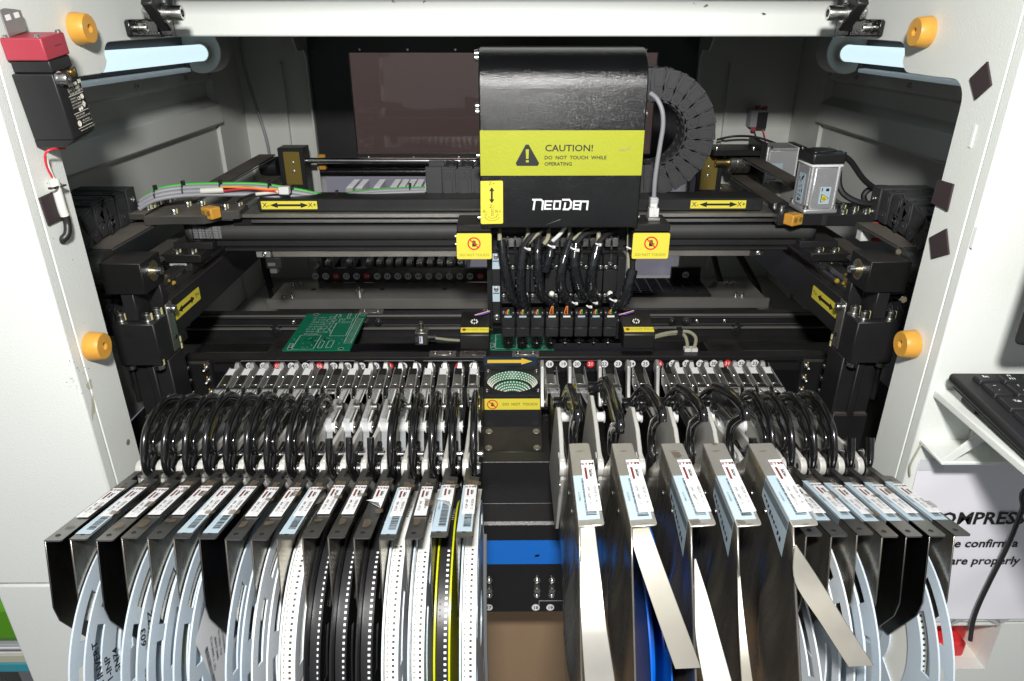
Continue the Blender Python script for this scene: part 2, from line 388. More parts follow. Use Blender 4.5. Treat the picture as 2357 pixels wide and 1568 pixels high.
# lower front of the feeder bay
bay = thing('feeder_base_panel', 'black base panel with a blue stripe and numbered sockets below the feeders', 'front panel', (0, .61, -.62))
mb = MB(); mb.prism([(.612, -.628), (.612, -.5005), (.615, -.4968), (.645, -.4968), (.645, -.44), (.665, -.44), (.665, -.628)], 'X', -.347, .347); obj('panel_body', mb, 'black_paint', bay, bevel=.0012, seg=2)
mb = MB(); mb.box(-.347, .6113, -.5550, .347, .6118, -.5215); obj('blue_stripe', mb, 'blue_paint', bay)
c = aY(1234, 1280, .611); mb = MB(); mb.add([c + Vector((R.uniform(-.004, .004), 0, R.uniform(-.003, .003))) for _ in range(12)], [(0, 1, 2), (3, 4, 5), (6, 7, 8), (9, 10, 11)]); obj('paint_chip', mb, 'ink', bay, smooth=0)
mb = MB(); mb.box(-.347, .70, -.64, .347, .71, -.628); obj('panel_lip', mb, 'black_paint', bay)
for sx, n in ((1125, '17'), (1233, '18'), (1266.5, '19')):
    c = aY(sx, 1398, .6116)
    mb = MB(); mb.cyl(c, c - Y_ * .0006, .0046, n=24); d = obj('number_disc', mb, 'ink_white', bay)
    text('numeral', n, .0062, c - Y_ * .0009, X_, Z_, 'ink', d, bold=.0001)
    b = c + Vector((.001, 0, .032))
    for dz in (.0135, -.0085): screw((b.x, .6118, b.z + dz - .004), (0, -1, 0), .0030, .0035, 'steel', bay)
    mb = MB(); mb.cyl((b.x, .6118, b.z), (b.x, .604, b.z), .0036, n=16); so = obj('air_socket', mb, 'plate_steel', bay)
mb = MB()
for x0, x1 in ((-.31, -.030), (.036, .33)):
    z0, z1 = -.6245, -.6105; t = .0004
    mb.box(x0, .6112, z1, x1, .6117, z1 + t); mb.box(x0, .6112, z0, x0 + t, .6117, z1); mb.box(x1 - t, .6112, z0, x1, .6117, z1)
obj('number_frame_line', mb, 'ink_grey', bay)
mb = MB(); mb.box(-.13, .72, -1.25, .15, 1.05, -.66); bx = obj('cardboard_box', mb, 'cardboard', bevel=.002); tag(bx, 'plain brown cardboard box standing below the black panel with the blue stripe', 'box')

# ================================================================ things fixed to the cabinet
def bumper(px, py, s, lab_):
    c = aX(px, py, s * .348); t = thing('rubber_bumper', lab_, 'bumper', c, 'amber bumpers on the side cheeks'); d = Vector((-s, 0, 0))
    mb = MB(); mb.lathe(c + d * .0003, d, [(0, .0120), (.0008, .0123), (.0112, .0112), (.0120, .0106), (.0120, .0034), (.007, .0031)], 28); obj('cone', mb, 'amber_rubber', t)
    mb = MB(); mb.lathe(c + d * .0073, d, [(0, .0028), (.0022, .0028), (.0022, .0014), (.001, .0012)], 12); obj('screw', mb, 'steel', t)
bumper(172, 66, -1, 'amber rubber bumper beside the red-topped switch, above the left lamp')
bumper(207, 797, -1, 'amber rubber bumper low on the left cheek beside the black column foot')
bumper(2138, 74, 1, 'amber rubber bumper above the right lamp')
bumper(2105, 792, 1, 'amber rubber bumper on the right cheek above the keyboard shelf')
def pad(pts, X, m, lab_):
    ps = [aX(x, y, X) for x, y in pts]; n = Vector((-1 if X > 0 else 1, 0, 0)); mb = MB(); mb.hexa([p + n * .0003 for p in ps], [p + n * .0018 for p in ps])
    tag(obj('magnet_pad', mb, m, bevel=.0003), lab_, 'magnet pad', 'dark pads on the cheeks')
pad([(86, 456), (126, 438), (140, 505), (108, 520)], -.348, 'magnet_pad', 'dark square pad on the left cheek behind the white cable sleeve')
pad([(2236, 181), (2277, 141), (2286, 196), (2248, 230)], .348, 'magnet_pad', 'dark maroon pad at the top of the right cheek under the bumper')
pad([(2162, 413), (2199, 424), (2184, 487), (2147, 467)], .348, 'magnet_pad', 'dark maroon pad halfway up the right cheek')
pad([(2143, 547), (2182, 526), (2188, 585), (2148, 596)], .348, 'magnet_pad', 'black felt pad on the right cheek, lowest of the right pads')

def lamp(s, X, y0, y1, lab_):
    t = thing('tube_lamp', lab_, 'lamp', (s * X, (y0 + y1) / 2, -.035), 'tube lamps inside the cabinet')
    mb = MB(); mb.cyl((s * X, y0, -.0345), (s * X, y1, -.0345), .0105, n=24); obj('tube', mb, 'lamp_tube', t)
    ang = [math.radians(a) for a in range(-150, 31, 15)]
    mb = MB(); mb.lathe((s * X, y1, -.0345), Y_, [(0, .0115), (.028, .0118), (.028, .011)], 24); obj('tube_socket', mb, 'inner_white', t)
    xo = s * (X + .028)
    pr = [(s * (X + .034), .0)] + [(s * X + s * .006 + s * .030 * math.cos(a), -.032 + .030 * math.sin(a)) for a in [math.radians(d) for d in range(-60, -211, -15)]] + [(s * (X - .022), .0)]
    mb = MB(); mb.prism(pr, 'Y', y1 + .012, y1 + .05); obj('end_cap', mb, 'inner_white', t, bevel=.001)
    mb = MB(); mb.box(s * (X + .020), y0, -.0515, s * (X + .040), y1 - .005, .012); obj('backing_channel', mb, 'black_paint', t)
    mb = MB(); mb.box(s * (X - .018), y0, .0, s * (X + .0198), y1 + .012, .012); obj('reflector', mb, 'inner_white', t)
    mb = MB(); mb.prism([(s * (X + .012), -.0535), (s * (X + .046), -.0500), (s * (X + .046), -.0515), (s * (X + .012), -.0580)], 'Y', y0, y1 - .012); obj('lower_lip', mb, 'label_white', t)
    for k in range(3):
        mb = MB(); mb.box(s * (X + .002 + .006 * k), y1 + .0112, -.010, s * (X + .0045 + .006 * k), y1 + .0119, -.003); obj('vent_slot', mb, 'ink', t)
lamp(-1, .42, .62, 1.035, 'lit white tube lamp along the upper left inner wall')
lamp(1, .462, .62, 1.012, 'lit white tube lamp along the upper right inner wall')

def hinge(s, lab_):
    xw = s * .348; t = thing('lid_hinge', lab_, 'hinge', (xw, .74, .0), 'lid hinges on the top beam'); q = lambda d: xw - s * d
    mb = MB(); mb.prism([(.698, -.0095), (.697, .0030), (.7005, .0048), (.752, .0056), (.752, -.0100)], 'X', q(.0003), q(.0055)); obj('bracket', mb, 'black_gloss', t, bevel=.0012, seg=2)
    mb = MB(); mb.prism([(q(.0003), .7522), (q(.0068), .7540), (q(.0085), .7600), (q(.0085), .7790), (q(.0003), .7790)], 'Z', -.0102, .0056); obj('bracket_corner', mb, 'black_gloss', t, bevel=.001)
    screw((q(.0055), .7120, -.0022), (-s, 0, 0), .0037, .0085, 'steel', t)
    mx = Matrix.Translation((q(.0195), .7240, .0125)) @ Matrix.Rotation(math.radians(-38), 4, 'X')
    mb = MB(); mb.box(-.0058, -.017, -.0065, .0058, .022, .0075, mx); obj('hinge_arm', mb, 'anodised', t, bevel=.0016)
    ax = Vector((-s, 0, 0)); o = Vector((q(.0195), .728, .0105))
    mb = MB(); mb.lathe(o + ax * .0060, ax, [(0, .0088), (.0014, .0088), (.0016, .0080), (.0026, .0080), (.0028, .0066), (.0160, .0066), (.0170, .0060), (.0170, .0036), (.010, .0034)], 28); obj('cap_screw', mb, 'steel', t)
    mb = MB(); mb.lathe(o - ax * .0060, -ax, [(0, .0078), (.0050, .0078), (.0075, .0055), (.0075, .003)], 6); obj('lock_nut', mb, 'steel', t, bevel=.0006)
    e = Vector((q(.0215), .742, .0250)); mb = MB(); mb.cyl(e, e + Vector((s * .002, .012, .05)), .0080, n=20); st_ = obj('gas_strut', mb, 'tape_white' if s > 0 else 'black_gloss', t)
    mb = MB(); mb.cyl(e - Vector((0, .002, .009)), e, .0083, n=20); obj('strut_end', mb, 'black_plastic', t)
    if s > 0:
        mb = MB(); rr = random.Random(4)
        for i in range(14): p = e + Vector((-.005 + .0009 * i - .001, -.0078, .004 + rr.uniform(0, .006))); mb.box(p.x, p.y - .0002, p.z, p.x + rr.uniform(.0003, .0012), p.y, p.z + rr.uniform(.0004, .0018))
        obj('red_print', mb, 'red_print', st_, smooth=0)
hinge(-1, 'black lid hinge with a steel cap screw on the left end of the top beam')
hinge(1, 'black lid hinge with a white strut on the right end of the top beam')

# ---- safety switch on the left cheek
sw = thing('safety_switch', 'black safety door switch with a red top on the left cheek', 'safety switch', aX(115, 250, -.348))
c0 = aX(60, 172, -.348)
tilt = math.radians(7)
mx = Matrix.Translation((-.348, .5385, -.0295)) @ Matrix.Rotation(tilt, 4, 'X')
def swb(name, m, x0, y0, z0, x1, y1, z1, bv=.001):
    mb = MB(); mb.box(x0, y0, z0, x1, y1, z1, mx); return obj(name, mb, m, sw, bevel=bv, seg=2)
body = swb('body', 'black_plastic', .0008, -.0155, -.046, .030, .0155, 0)
mb = MB(); mb.prism([(.0300, -.0462), (.0225, -.0510), (.0008, -.0510), (.0008, -.0462)], 'Y', -.0150, .0150, mx); obj('body_foot', mb, 'black_plastic', sw)
swb('neck', 'black_plastic', .0015, -.013, .0002, .029, .0135, .0085)
red = swb('head_block', 'red_plastic', .001, -.0150, .0087, .0295, .0145, .0235)
mb = MB(); mb.box(.0293, -.002, .0165, .0298, .007, .0169, mx); mb.box(.0293, .0102, .012, .0298, .0105, .021, mx); obj('moulded_line', mb, 'ink_maroon', sw)
for yy, xx in ((-.0125, .004), (-.0125, .026), (.0135, .026)):
    p = mx @ Vector((xx, yy, .0236)); screw(p, mx.to_3x3() @ Z_, .0019, .0016, 'steel', sw, hexr=.3)
p = mx @ Vector((.0302, -.010, -.0040)); screw(p, X_, .0042, .007, 'steel', sw)
p = mx @ Vector((.0302, .0085, -.0030)); screw(p, X_, .0028, .0015, 'brass', sw, hexr=.2)
lf = MB(); lf.box(.0303, -.0065, -.0432, .0306, .0140, -.0075, mx); nl = obj('name_plate', lf, 'ink', sw)
ux, uy = mx.to_3x3() @ Y_, mx.to_3x3() @ Z_
def st(s_, sz, y, z, al='LEFT', b=0): text('lettering', s_, sz, mx @ Vector((.0309, y, (z - .005) * .90)), ux, uy, 'led_white', nl, align=al, bold=b)
st('omron', .0042, -.0030, -.0062, b=.0002); st('SN', .0034, .0102, -.0060, b=.0002)
st('D4NS-4AF', .0036, -.0052, -.0100); st('DOOR SWITCH', .0020, -.0045, -.0130); st('0081ZA', .0020, .0070, -.0122)
st('IEC60947-5-1', .0016, -.0055, -.0166); st('EN60947-5-1', .0016, -.0055, -.0188); st('CE', .0034, .0035, -.0180, b=.0001)
st('AC-15 3A/240VAC', .0016, -.0055, -.0212); st('DC-13 0.27A/250VDC', .0016, -.0055, -.0234)
st('NEMA A300 Q300', .0016, -.0055, -.0300); st('TYPE 4X INDOOR USE ONLY', .0015, -.0055, -.0322)
st('IND.CONT.EQ', .0016, .0010, -.0350); st('FOR USE IN PILOT DUTY', .0012, .0010, -.0368); st('OMRON Corporation  MADE IN JAPAN', .0012, -.0052, -.0418)
mb = MB()
for z in (-.0145, -.0282, -.0398): mb.box(.0306, -.0060, (z - .005) * .9, .0308, .0135, (z - .005) * .9 + .0003, mx)
obj('printed_rule', mb, 'led_white', nl)
for y, z, r in ((.0105, -.0175, .0018), (-.0030, -.0362, .0022), (.0028, -.0262, .0012), (.0058, -.0258, .0013)):
    p = mx @ Vector((.0306, y, (z - .005) * .9)); n = mx.to_3x3() @ X_; mb = MB(); mb.lathe(p, n, [(0, r), (.0002, r), (.0002, r * .78), (.0001, r * .78)], 18); obj('approval_mark', mb, 'led_white', nl)
p = mx @ Vector((.0306, .0095, -.0235)); mb = MB(); mb.add([mx @ Vector((.0309, .0095 + a, -.0255 + b)) for a, b in ((.0026, 0), (0, .0026), (-.0026, 0), (0, -.0026))], [(0, 1, 2, 3)]); obj('approval_mark', mb, 'led_white', nl)
mx2 = Matrix.Translation((-.348, .5385, -.0295)) @ Matrix.Rotation(math.radians(9), 4, 'X') @ Matrix.Translation((0, 0, -.0150))
key = MB(); key.prism([(-.012, .0390), (.010, .0400), (.0105, .053), (.004, .0545), (-.006, .0565), (-.0115, .056)], 'X', .006, .0072, mx2); kt = obj('actuator_key', key, 'cast_alu', sw)
for yy in (-.006, .004):
    mb = MB(); p = mx2 @ Vector((.0073, yy, .0508)); mb.box(.0073, yy - .0028, .0490, .00745, yy + .0028, .0525, mx2); obj('slot', mb, 'ink_white', kt)
cbl = thing('switch_cable', 'white sleeved cable with a red wire below the safety switch', 'cable', aX(130, 440, -.348))
def aXo(px, py, off=.004): return aX(px, py, -.348 + off)
mb = MB(); mb.tube([aXo(150, 342, .014), aXo(118, 344, .012), aXo(104, 356, .008), aXo(108, 385, .005), aXo(125, 415, .004)], .0008, 8, 5); obj('red_wire', mb, 'red_wire', cbl)
mb = MB(); mb.tube([aXo(107, 362, .006), aXo(112, 385, .0045), aXo(126, 418, .004)], .0011, 8, 5); obj('grey_wire', mb, 'white_cable', cbl)
mb = MB(); mb.tube([aXo(124, 412), aXo(133, 445), aXo(143, 480), aXo(149, 496)], .0034, 12, 5); obj('white_sleeve', mb, 'white_cable', cbl)
mb = MB(); mb.tube([aXo(148, 490), aXo(155, 515), aXo(155, 538), aXo(144, 552, .001), aXo(138, 560, -.004)], .0029, 12, 5); obj('black_lead', mb, 'black_cable', cbl)
mb = MB(); mb.tube([aXo(112, 434, .005), aXo(126, 433, .0085), aXo(139, 427, .004)], .0009, 8, 4); mb.box(*(aXo(138, 424, .003)), *(aXo(141, 432, .008))); obj('cable_tie', mb, 'black_plastic', cbl)
hp = [aX(x, y, -.3475) for x, y in ((144, 550), (152, 536), (160, 545), (157, 553), (152, 552), (146, 558))]
blot('cable_hole', hp, 'ink', (1, 0, 0))

# ---- rear door with its smoked window
dr = thing('rear_door', 'black rear door with a large smoked window behind the head', 'door', (0, 1.29, -.13))
x0, x1, z0, z1 = -.3395, .3305, -.252, .02; wx0, wx1, wz0, wz1 = -.271, .262, -.214, -.043
mb = MB(); mb.box(x0, 1.290, wz1, x1, 1.30, z1); mb.box(x0, 1.290, z0 + .014, x1, 1.30, wz0); mb.box(x0, 1.2905, wz0, wx0, 1.30, wz1); mb.box(wx1, 1.2905, wz0, x1, 1.30, wz1)
obj('door_frame', mb, 'black_paint', dr)
mb = MB(); mb.cyl((x0, 1.287, z0 + .008), (x1, 1.287, z0 + .008), .0085, n=20); obj('rolled_edge', mb, 'black_gloss', dr)
mb = MB(); mb.box(wx0 - .004, 1.3003, wz0 - .004, wx1 + .004, 1.3033, wz1 + .004); obj('window_pane', mb, 'window_smoke', dr)
for k in range(7):
    for z in (wz1 + .005, wz0 - .005): screw((wx0 + .02 + k * .082, 1.2899, z), (0, -1, 0), .0016, .001, 'steel', dr)
for px, s in ((739, 1), (1603, 1)):
    c = aY(px, 372, 1.27); mb = MB(); mb.box(c.x - .006, 1.268, c.z - .015, c.x + .008, 1.28, c.z + .012); obj('rubber_stop', mb, 'amber_rubber', dr, bevel=.002)

# ---- relay and loose cables in the back
rl = thing('relay_block', 'small grey relay with red clips on the back wall right of the drag chain', 'relay', aY(1740, 272, 1.31))
b = aY(1740, 272, 1.315); mb = MB(); mb.box(b.x - .016, 1.296, b.z - .014, b.x + .012, 1.32, b.z + .017); obj('body', mb, 'grey_cable', rl, bevel=.001)
mb = MB(); mb.box(b.x - .004, 1.2955, b.z - .016, b.x + .014, 1.2959, b.z + .012); obj('front_plate', mb, 'black_plastic', rl)
for dx, dz in ((-.006, .019), (.006, .018), (-.010, -.017)):
    mb = MB(); mb.box(b.x + dx, 1.297, b.z + dz - .004, b.x + dx + .006, 1.306, b.z + dz + .004); obj('clip', mb, 'red_plastic', rl)
for dx in (-.004, .012):
    mb = MB(); mb.tube([b + Vector((dx, -.01, -.018)), b + Vector((dx + .006, -.012, -.035)), b + Vector((dx + .012, -.008, -.055))], .0009, 6, 4); obj('lead', mb, 'black_cable' if dx < 0 else 'red_wire', rl)
def cable(name, label, pts, r, m, cat='cable', n=8):
    mb = MB(); mb.tube(pts, r, n, 6); return tag(obj(name, mb, m), label, cat)
cable('loose_cable', 'grey cable hanging down the back wall beside the left lamp cap', [aY(553, 80, 1.30), aY(562, 150, 1.30), aY(588, 240, 1.30), aY(613, 320, 1.30), aY(627, 400, 1.30), aY(640, 460, 1.28), aY(650, 500, 1.25)], .0028, 'grey_cable')
cable('loose_cable', 'black cable lying along the rear right motor bracket', [aY(1650, 322, 1.29), aY(1690, 314, 1.28), aY(1740, 316, 1.28), aY(1790, 332, 1.26)], .002, 'black_cable')
cable('loose_cable', 'black cable hanging at the rear right below the silver rail', [aY(1642, 585, 1.10), aY(1650, 620, 1.11), aY(1662, 660, 1.12), aY(1668, 690, 1.13)], .005, 'black_cable')
cable('loose_cable', 'black cable bundle entering the floor grommet at the rear right', [aY(1700, 585, 1.12), aY(1720, 620, 1.12), aY(1742, 660, 1.13), aY(1748, 695, 1.14)], .006, 'black_cable')
cable('loose_cable', 'black cable hanging at the rear left beside the tray', [aY(607, 590, 1.12), aY(612, 625, 1.12), aY(622, 660, 1.12), aY(630, 690, 1.10)], .006, 'black_cable')
gr = MB(); c = aZ(1735, 692, -.4585); gr.lathe(c, Z_, [(0, .026), (.004, .024), (.006, .018), (.004, .012)], 24); tag(obj('cable_grommet', gr, 'rubber'), 'black rubber floor grommet at the rear right where the cables go down', 'grommet')

# ================================================================ columns, cross drives and belts
def P_(s, X): return X if s < 0 else -X
def bolt_mark(p, d, parent, r=.0042, h=.006, mark=True, off=(0, 0, 0)):
    b = screw(p, d, r, h, 'steel', parent, 'bolt')
    if mark:
        p = Vector(p) + Vector(off); mb = MB(); t = Vector(d).normalized(); a = t.orthogonal().normalized()
        q = p + Vector((r * 1.02, 0, 0)); mb.box(q.x - .0002, q.y - .0013, q.z, q.x + .0003, q.y + .0013, q.z + h * 1.0) if abs(t.z) > .5 else mb.box(q.x - r * 1.3, q.y - h * .3, q.z + r * .9, q.x - r * .7, q.y, q.z + r * 1.6)
        obj('paint_mark', mb, 'wax_mark', b)
def column(s, lab_):
    f = lambda x: s * abs(x)
    t = thing('drive_column', lab_, 'column', (f(.383), .68, -.44), 'front drive columns')
    xo, xi = f(.4045), f(.3635)
    mb = MB(); mb.box(xo, .66, -.2475, xi, .7025, -.2148); obj('head_block', mb, 'dusty_black', t, bevel=.0008)
    mb = MB(); mb.prism([(f(.3915), .6625), (f(.3785), .6625), (f(.3785), .6900), (f(.3636), .6900), (f(.3636), .7005), (f(.3915), .7005)], 'Z', -.2775, -.2477); obj('neck', mb, 'anodised', t, bevel=.0008)
    ft = MB(); ft.box(f(.4045), .655, -.3250, f(.3610), .7035, -.2780); obj('upper_foot', ft, 'anodised', t, bevel=.001)
    sp = MB(); sp.box(f(.4030), .6545, -.315, f(.3625), .6549, -.2955); obj('spacer_plate', sp, 'anodised', t)
    # lower foot with two recessed pockets
    lf = MB(); lf.box(f(.4000), .669, -.445, f(.3610), .705, -.3254); lf.box(f(.4040), .6650, -.3254, f(.3990), .700, -.375); lf.box(f(.3835), .6645, -.445, f(.3760), .6688, -.3254); lf.box(f(.4000), .6648, -.445, f(.3610), .6688, -.392)
    obj('lower_foot', lf, 'anodised', t, bevel=.001)
    mb = MB(); mb.box(f(.3975), .6640, -.3945, f(.3838), .6686, -.3915); mb.box(f(.3758), .6641, -.3945, f(.3625), .6686, -.3915)
    obj('pocket_sill', mb, 'dusty_plate', t)
    for x, y in ((.3985, .666), (.3715, .666), (.3680, .681)): bolt_mark((f(x), y, -.2779), (0, 0, 1), t, .0050, .0080)
    for x in (.3965, .3665): bolt_mark((f(x), .6595, -.3252), (0, 0, -1), t, .0052, .0055)
    c = Vector((f(.3634), .682, -.2295)); d = Vector((-s, 0, 0))
    mb = MB(); mb.lathe(c, d, [(0, .0105), (.0008, .0105), (.0010, .0088)], 24); br = obj('bearing', mb, 'brass', t)
    mb = MB(); mb.lathe(c, d, [(.0, .0108), (.0012, .0108), (.0012, .0092), (.0008, .0092)], 24); obj('bearing_ring', mb, 'steel', br)
    mb = MB(); mb.lathe(c, d, [(.0009, .0056), (.0035, .0056), (.0036, .0042), (.0095, .0042), (.010, .0036), (.010, .002), (.007, .0018)], 20); obj('bearing_screw', mb, 'steel', br)
    mb = MB(); mb.cyl((f(.389), .6548, -.2885), (f(.389), .6544, -.2885), .0042); obj('dowel_hole', mb, 'ink', t)
    mb = MB(); mb.cyl((f(.4046), .68, -.234), (f(.445), .68, -.234), .012, n=24); obj('drive_shaft', mb, 'brushed', t)
    # striker plate on the inner face
    mb = MB(); mb.box(f(.3609), .684, -.322, f(.3592), .698, -.268); sp = obj('striker_plate', mb, 'plate_steel', t, bevel=.0004)
    screw((f(.3591), .691, -.2745), d, .0040, .0065, 'steel', sp); mb = MB(); mb.cyl((f(.3591), .692, -.308), (f(.3589), .692, -.308), .0026); obj('hole', mb, 'ink', sp)
    for z in (-.312, -.320):
        mb = MB(); mb.box(f(.3608), .7005, z - .006, f(.3600), .7030, z); obj('paint_mark', mb, 'wax_mark', t)
column(-1, 'black anodised column behind the left cheek, with steel bolts')
column(1, 'black anodised column behind the right cheek, with steel bolts')

def cross_rail(s, lab_):
    f = lambda x: s * abs(x)
    t = thing('cross_rail', lab_, 'rail beam', (f(.375), .95, -.30), 'beams running from front to back')
    mb = MB(); mb.box(f(.392), .7037, -.313, f(.3640), 1.25, -.2705); obj('beam', mb, 'anodised', t, bevel=.0008)
    mb = MB(); mb.prism([(f(.3860), -.2704), (f(.3860), -.262), (f(.3825), -.262), (f(.3825), -.258), (f(.3865), -.258), (f(.3865), -.2530), (f(.3735), -.2530), (f(.3735), -.258), (f(.3775), -.258), (f(.3775), -.262), (f(.374), -.262), (f(.374), -.2704)], 'Y', .7037, 1.22)
    obj('guide_rail', mb, 'brushed', t)
    for k in range(9):
        mb = MB(); mb.cyl((f(.380), .72 + .055 * k, -.2529), (f(.380), .72 + .055 * k, -.2526), .0022); obj('rail_plug', mb, 'brass', t)
    c = Vector((f(.3638), .7375, -.2880)); ux = Y_ * (1 if s < 0 else -1); n = Vector((-s, 0, 0)); mxl = Matrix.Rotation(0, 4, 'X')
    lb = lab(t, 'arrow_label', c + n * .0002, ux, Z_, .074, .0150, 'yellow')
    mb = MB(); L = .021; pts = [(-L, 0), (-L + .009, .0042), (-L + .009, .0018), (L - .009, .0018), (L - .009, .0042), (L, 0), (L - .009, -.0042), (L - .009, -.0018), (-L + .009, -.0018), (-L + .009, -.0042)]
    o = c + n * .0008; mb.add([o + ux * a + Z_ * b for a, b in pts], [(0, 1, 8, 9), (0, 9, 1), (1, 2, 3, 4), (2, 7, 3), (0, 1, 9), (2, 3, 6, 7), (4, 5, 6)] if 0 else [(0, 1, 9), (2, 3, 6 + 1, 8), (4, 5, 6)])
    # the black double arrow
    obj('double_arrow', mb, 'ink', lb, smooth=0)
    text('lettering', 'Y+', .009, o + ux * (.029 if s < 0 else -.029), Z_ * (-1 if s < 0 else 1) if 0 else ux, Z_, 'ink', lb)
    text('lettering', 'Y-', .009, o + ux * (-.029 if s < 0 else .029), ux, Z_, 'ink', lb)
    # grease that has gathered on the rail
    for (y, x, n_) in ((.722, .376, 14), (.830, .380, 22)):
        g = MB(); rr = random.Random(int(y * 1000) + s)
        for _ in range(n_):
            q = Vector((f(x + rr.uniform(-.010, .012)), y + rr.uniform(-.012, .014), -.2545 + rr.uniform(-.006, .003))); r0 = rr.uniform(.0010, .0030)
            g.lathe(q - Z_ * r0, Vector((rr.uniform(-.4, .4), rr.uniform(-.4, .4), 1)), [(0, r0 * .3), (r0 * .4, r0 * .9), (r0, r0), (r0 * 1.6, r0 * .7), (r0 * 1.9, r0 * .2)], 8)
        o = obj('grease', g, 'grease', t); o['kind'] = 'stuff'
cross_rail(-1, 'black beam running back from the left column with a yellow arrow label')
cross_rail(1, 'black beam running back from the right column with a yellow arrow label')

def rear_block(s, x, lab_):
    f = lambda d: x + s * d
    t = thing('rear_pulley_block', lab_, 'pulley block', (x, 1.245, -.30), 'rear pulley blocks')
    z0, z1 = (-.275, -.1925) if s < 0 else (-.285, -.201)
    mb = MB(); mb.box(f(-.0225), 1.228, z0, f(.0225), 1.265, z1); obj('block', mb, 'anodised', t, bevel=.001)
    mb = MB(); mb.box(f(-.015), 1.2265, z0 + .020, f(.013), 1.2278, z1 - .006); pd = obj('amber_pad', mb, 'amber_pad', t, bevel=.0005)
    for z in (-.217, -.232): screw((f(-.002), 1.2264, z - (.008 if s > 0 else 0)), (0, -1, 0), .0024, .0016, 'steel', t)
    mb = MB(); mb.box(f(.0), 1.24, -.31, f(.020), 1.262, z0 - .0003); obj('leg', mb, 'anodised', t)
rear_block(-1, -.3725, 'black rear pulley block with an amber pad left of the chrome shaft')
rear_block(1, .3555, 'black rear pulley block with an amber pad beside the drag chain')
cable('cross_shaft', 'polished chrome shaft between the rear pulley blocks', [Vector((-.350, 1.245, -.2165)), Vector((0, 1.245, -.218)), Vector((.333, 1.245, -.2225))], .0052, 'chrome', 'shaft', 20)

def drive_belt(s, lab_):
    f = lambda x: s * abs(x)
    t = thing('drive_belt', lab_, 'belt', (f(.4085), .95, -.215), 'long toothed belts beside the cross rails')
    for nm, x0, x1, z in (('upper_run', .428, .400, -.2070), ('lower_run', .421, .394, -.2440)):
        y0, y1 = .684, 1.232
        mb = MB(); mb.strip([(f((x0 + x1) / 2), y0, z), (f((x0 + x1) / 2), 1.0, z + .0006), (f((x0 + x1) / 2), y1, z + .002)], (abs(x0 - x1) / 2, 0, 0), (0, 0, .0016)); b = obj(nm, mb, 'belt_dusty', t)
        if nm == 'upper_run' or 1:
            mb = MB()
            for k in range(150):
                y = y0 + (y1 - y0) * k / 150; mb.box(f(x1) - .0012 * s * 0 - .001, y, z - .0014, f(x1) + .001, y + .0018, z - .0001)
            o = obj('belt_teeth', mb, 'rubber', b); o['kind'] = 'stuff'
    mb = MB(); mb.cyl((f(.430), .682, -.2245), (f(.4050), .682, -.2245), .0172, n=28); obj('front_pulley', mb, 'brushed', t)
    mb = MB(); mb.cyl((f(.428), 1.236, -.2245), (f(.399), 1.236, -.2245), .0165, n=28); obj('rear_pulley', mb, 'black_plastic', t)
drive_belt(-1, 'dusty grey toothed belt running to the back above the left rail')
drive_belt(1, 'dusty grey toothed belt running to the back above the right rail')

# ================================================================ drag chains
def chain(lab_, pts, ax, half, h, loc, m='chain_plastic', endcap=True, group='cable drag chains'):
    """links along pts; ax = the axis across the chain"""
    t = thing('drag_chain', lab_, 'drag chain', loc, group); pts = [Vector(p) for p in pts]; ax = Vector(ax)
    me = None; n = len(pts) - 1
    for i in range(n):
        a, b = pts[i], pts[i + 1]; d = (b - a); L = d.length; d.normalize(); up = ax.cross(d)
        mx = Matrix((ax, d, up)).transposed().to_4x4(); mx.translation = (a + b) / 2 - worg(t)
        if me is None:
            mb = MB(); l = L / 2
            for sx in (-1, 1):   # side plates: the front half stands proud, the rear tongue slips behind the next plate
                mb.prism([(-l * .60, -h * .46), (l * .55, -h * .5), (l * .99, -h * .5), (l * .99, h * .5), (l * .55, h * .5), (-l * .60, h * .46)], 'X', sx * half, sx * (half - .0022))
                mb.prism([(-l * 1.5, -h * .42), (-l * .5, -h * .42), (-l * .5, h * .42), (-l * 1.5, h * .42)], 'X', sx * (half - .0024), sx * (half - .0042))
                mb.box(sx * (half + .0008), -l * .2, -h * .40, sx * half, l * .80, h * .05); mb.box(sx * (half + .0006), -l * .4, h * .12, sx * half, l * .80, h * .42)
                mb.cyl((sx * half, l * .2, h * .25), (sx * (half + .0014), l * .2, h * .25), h * .07, n=8)
            mb.box(-half + .0045, -l * 1.1, -h * .34, half - .0045, l * 1.1, h * .34)
            for zz in (-1, 1):
                mb.box(-half + .0023, -l * .75, zz * h * .5, half - .0023, l * .70, zz * h * .36); mb.box(-half * .7, -l * .3, zz * h * .53, -half * .4, l * .2, zz * h * .5); mb.box(half * .7, -l * .3, zz * h * .53, half * .4, l * .2, zz * h * .5)
            o = obj('chain_link', mb, m, t, bevel=.0007, local=True); me = o.data; o.matrix_local = mx
        else:
            k = o.copy(); COL.objects.link(k); k.parent = t; k.matrix_local = mx
    return t
def arcp(cy, cz, r, a0, a1, n): return [(cy + r * math.cos(math.radians(a0 + (a1 - a0) * i / n)), cz + r * math.sin(math.radians(a0 + (a1 - a0) * i / n))) for i in range(n + 1)]
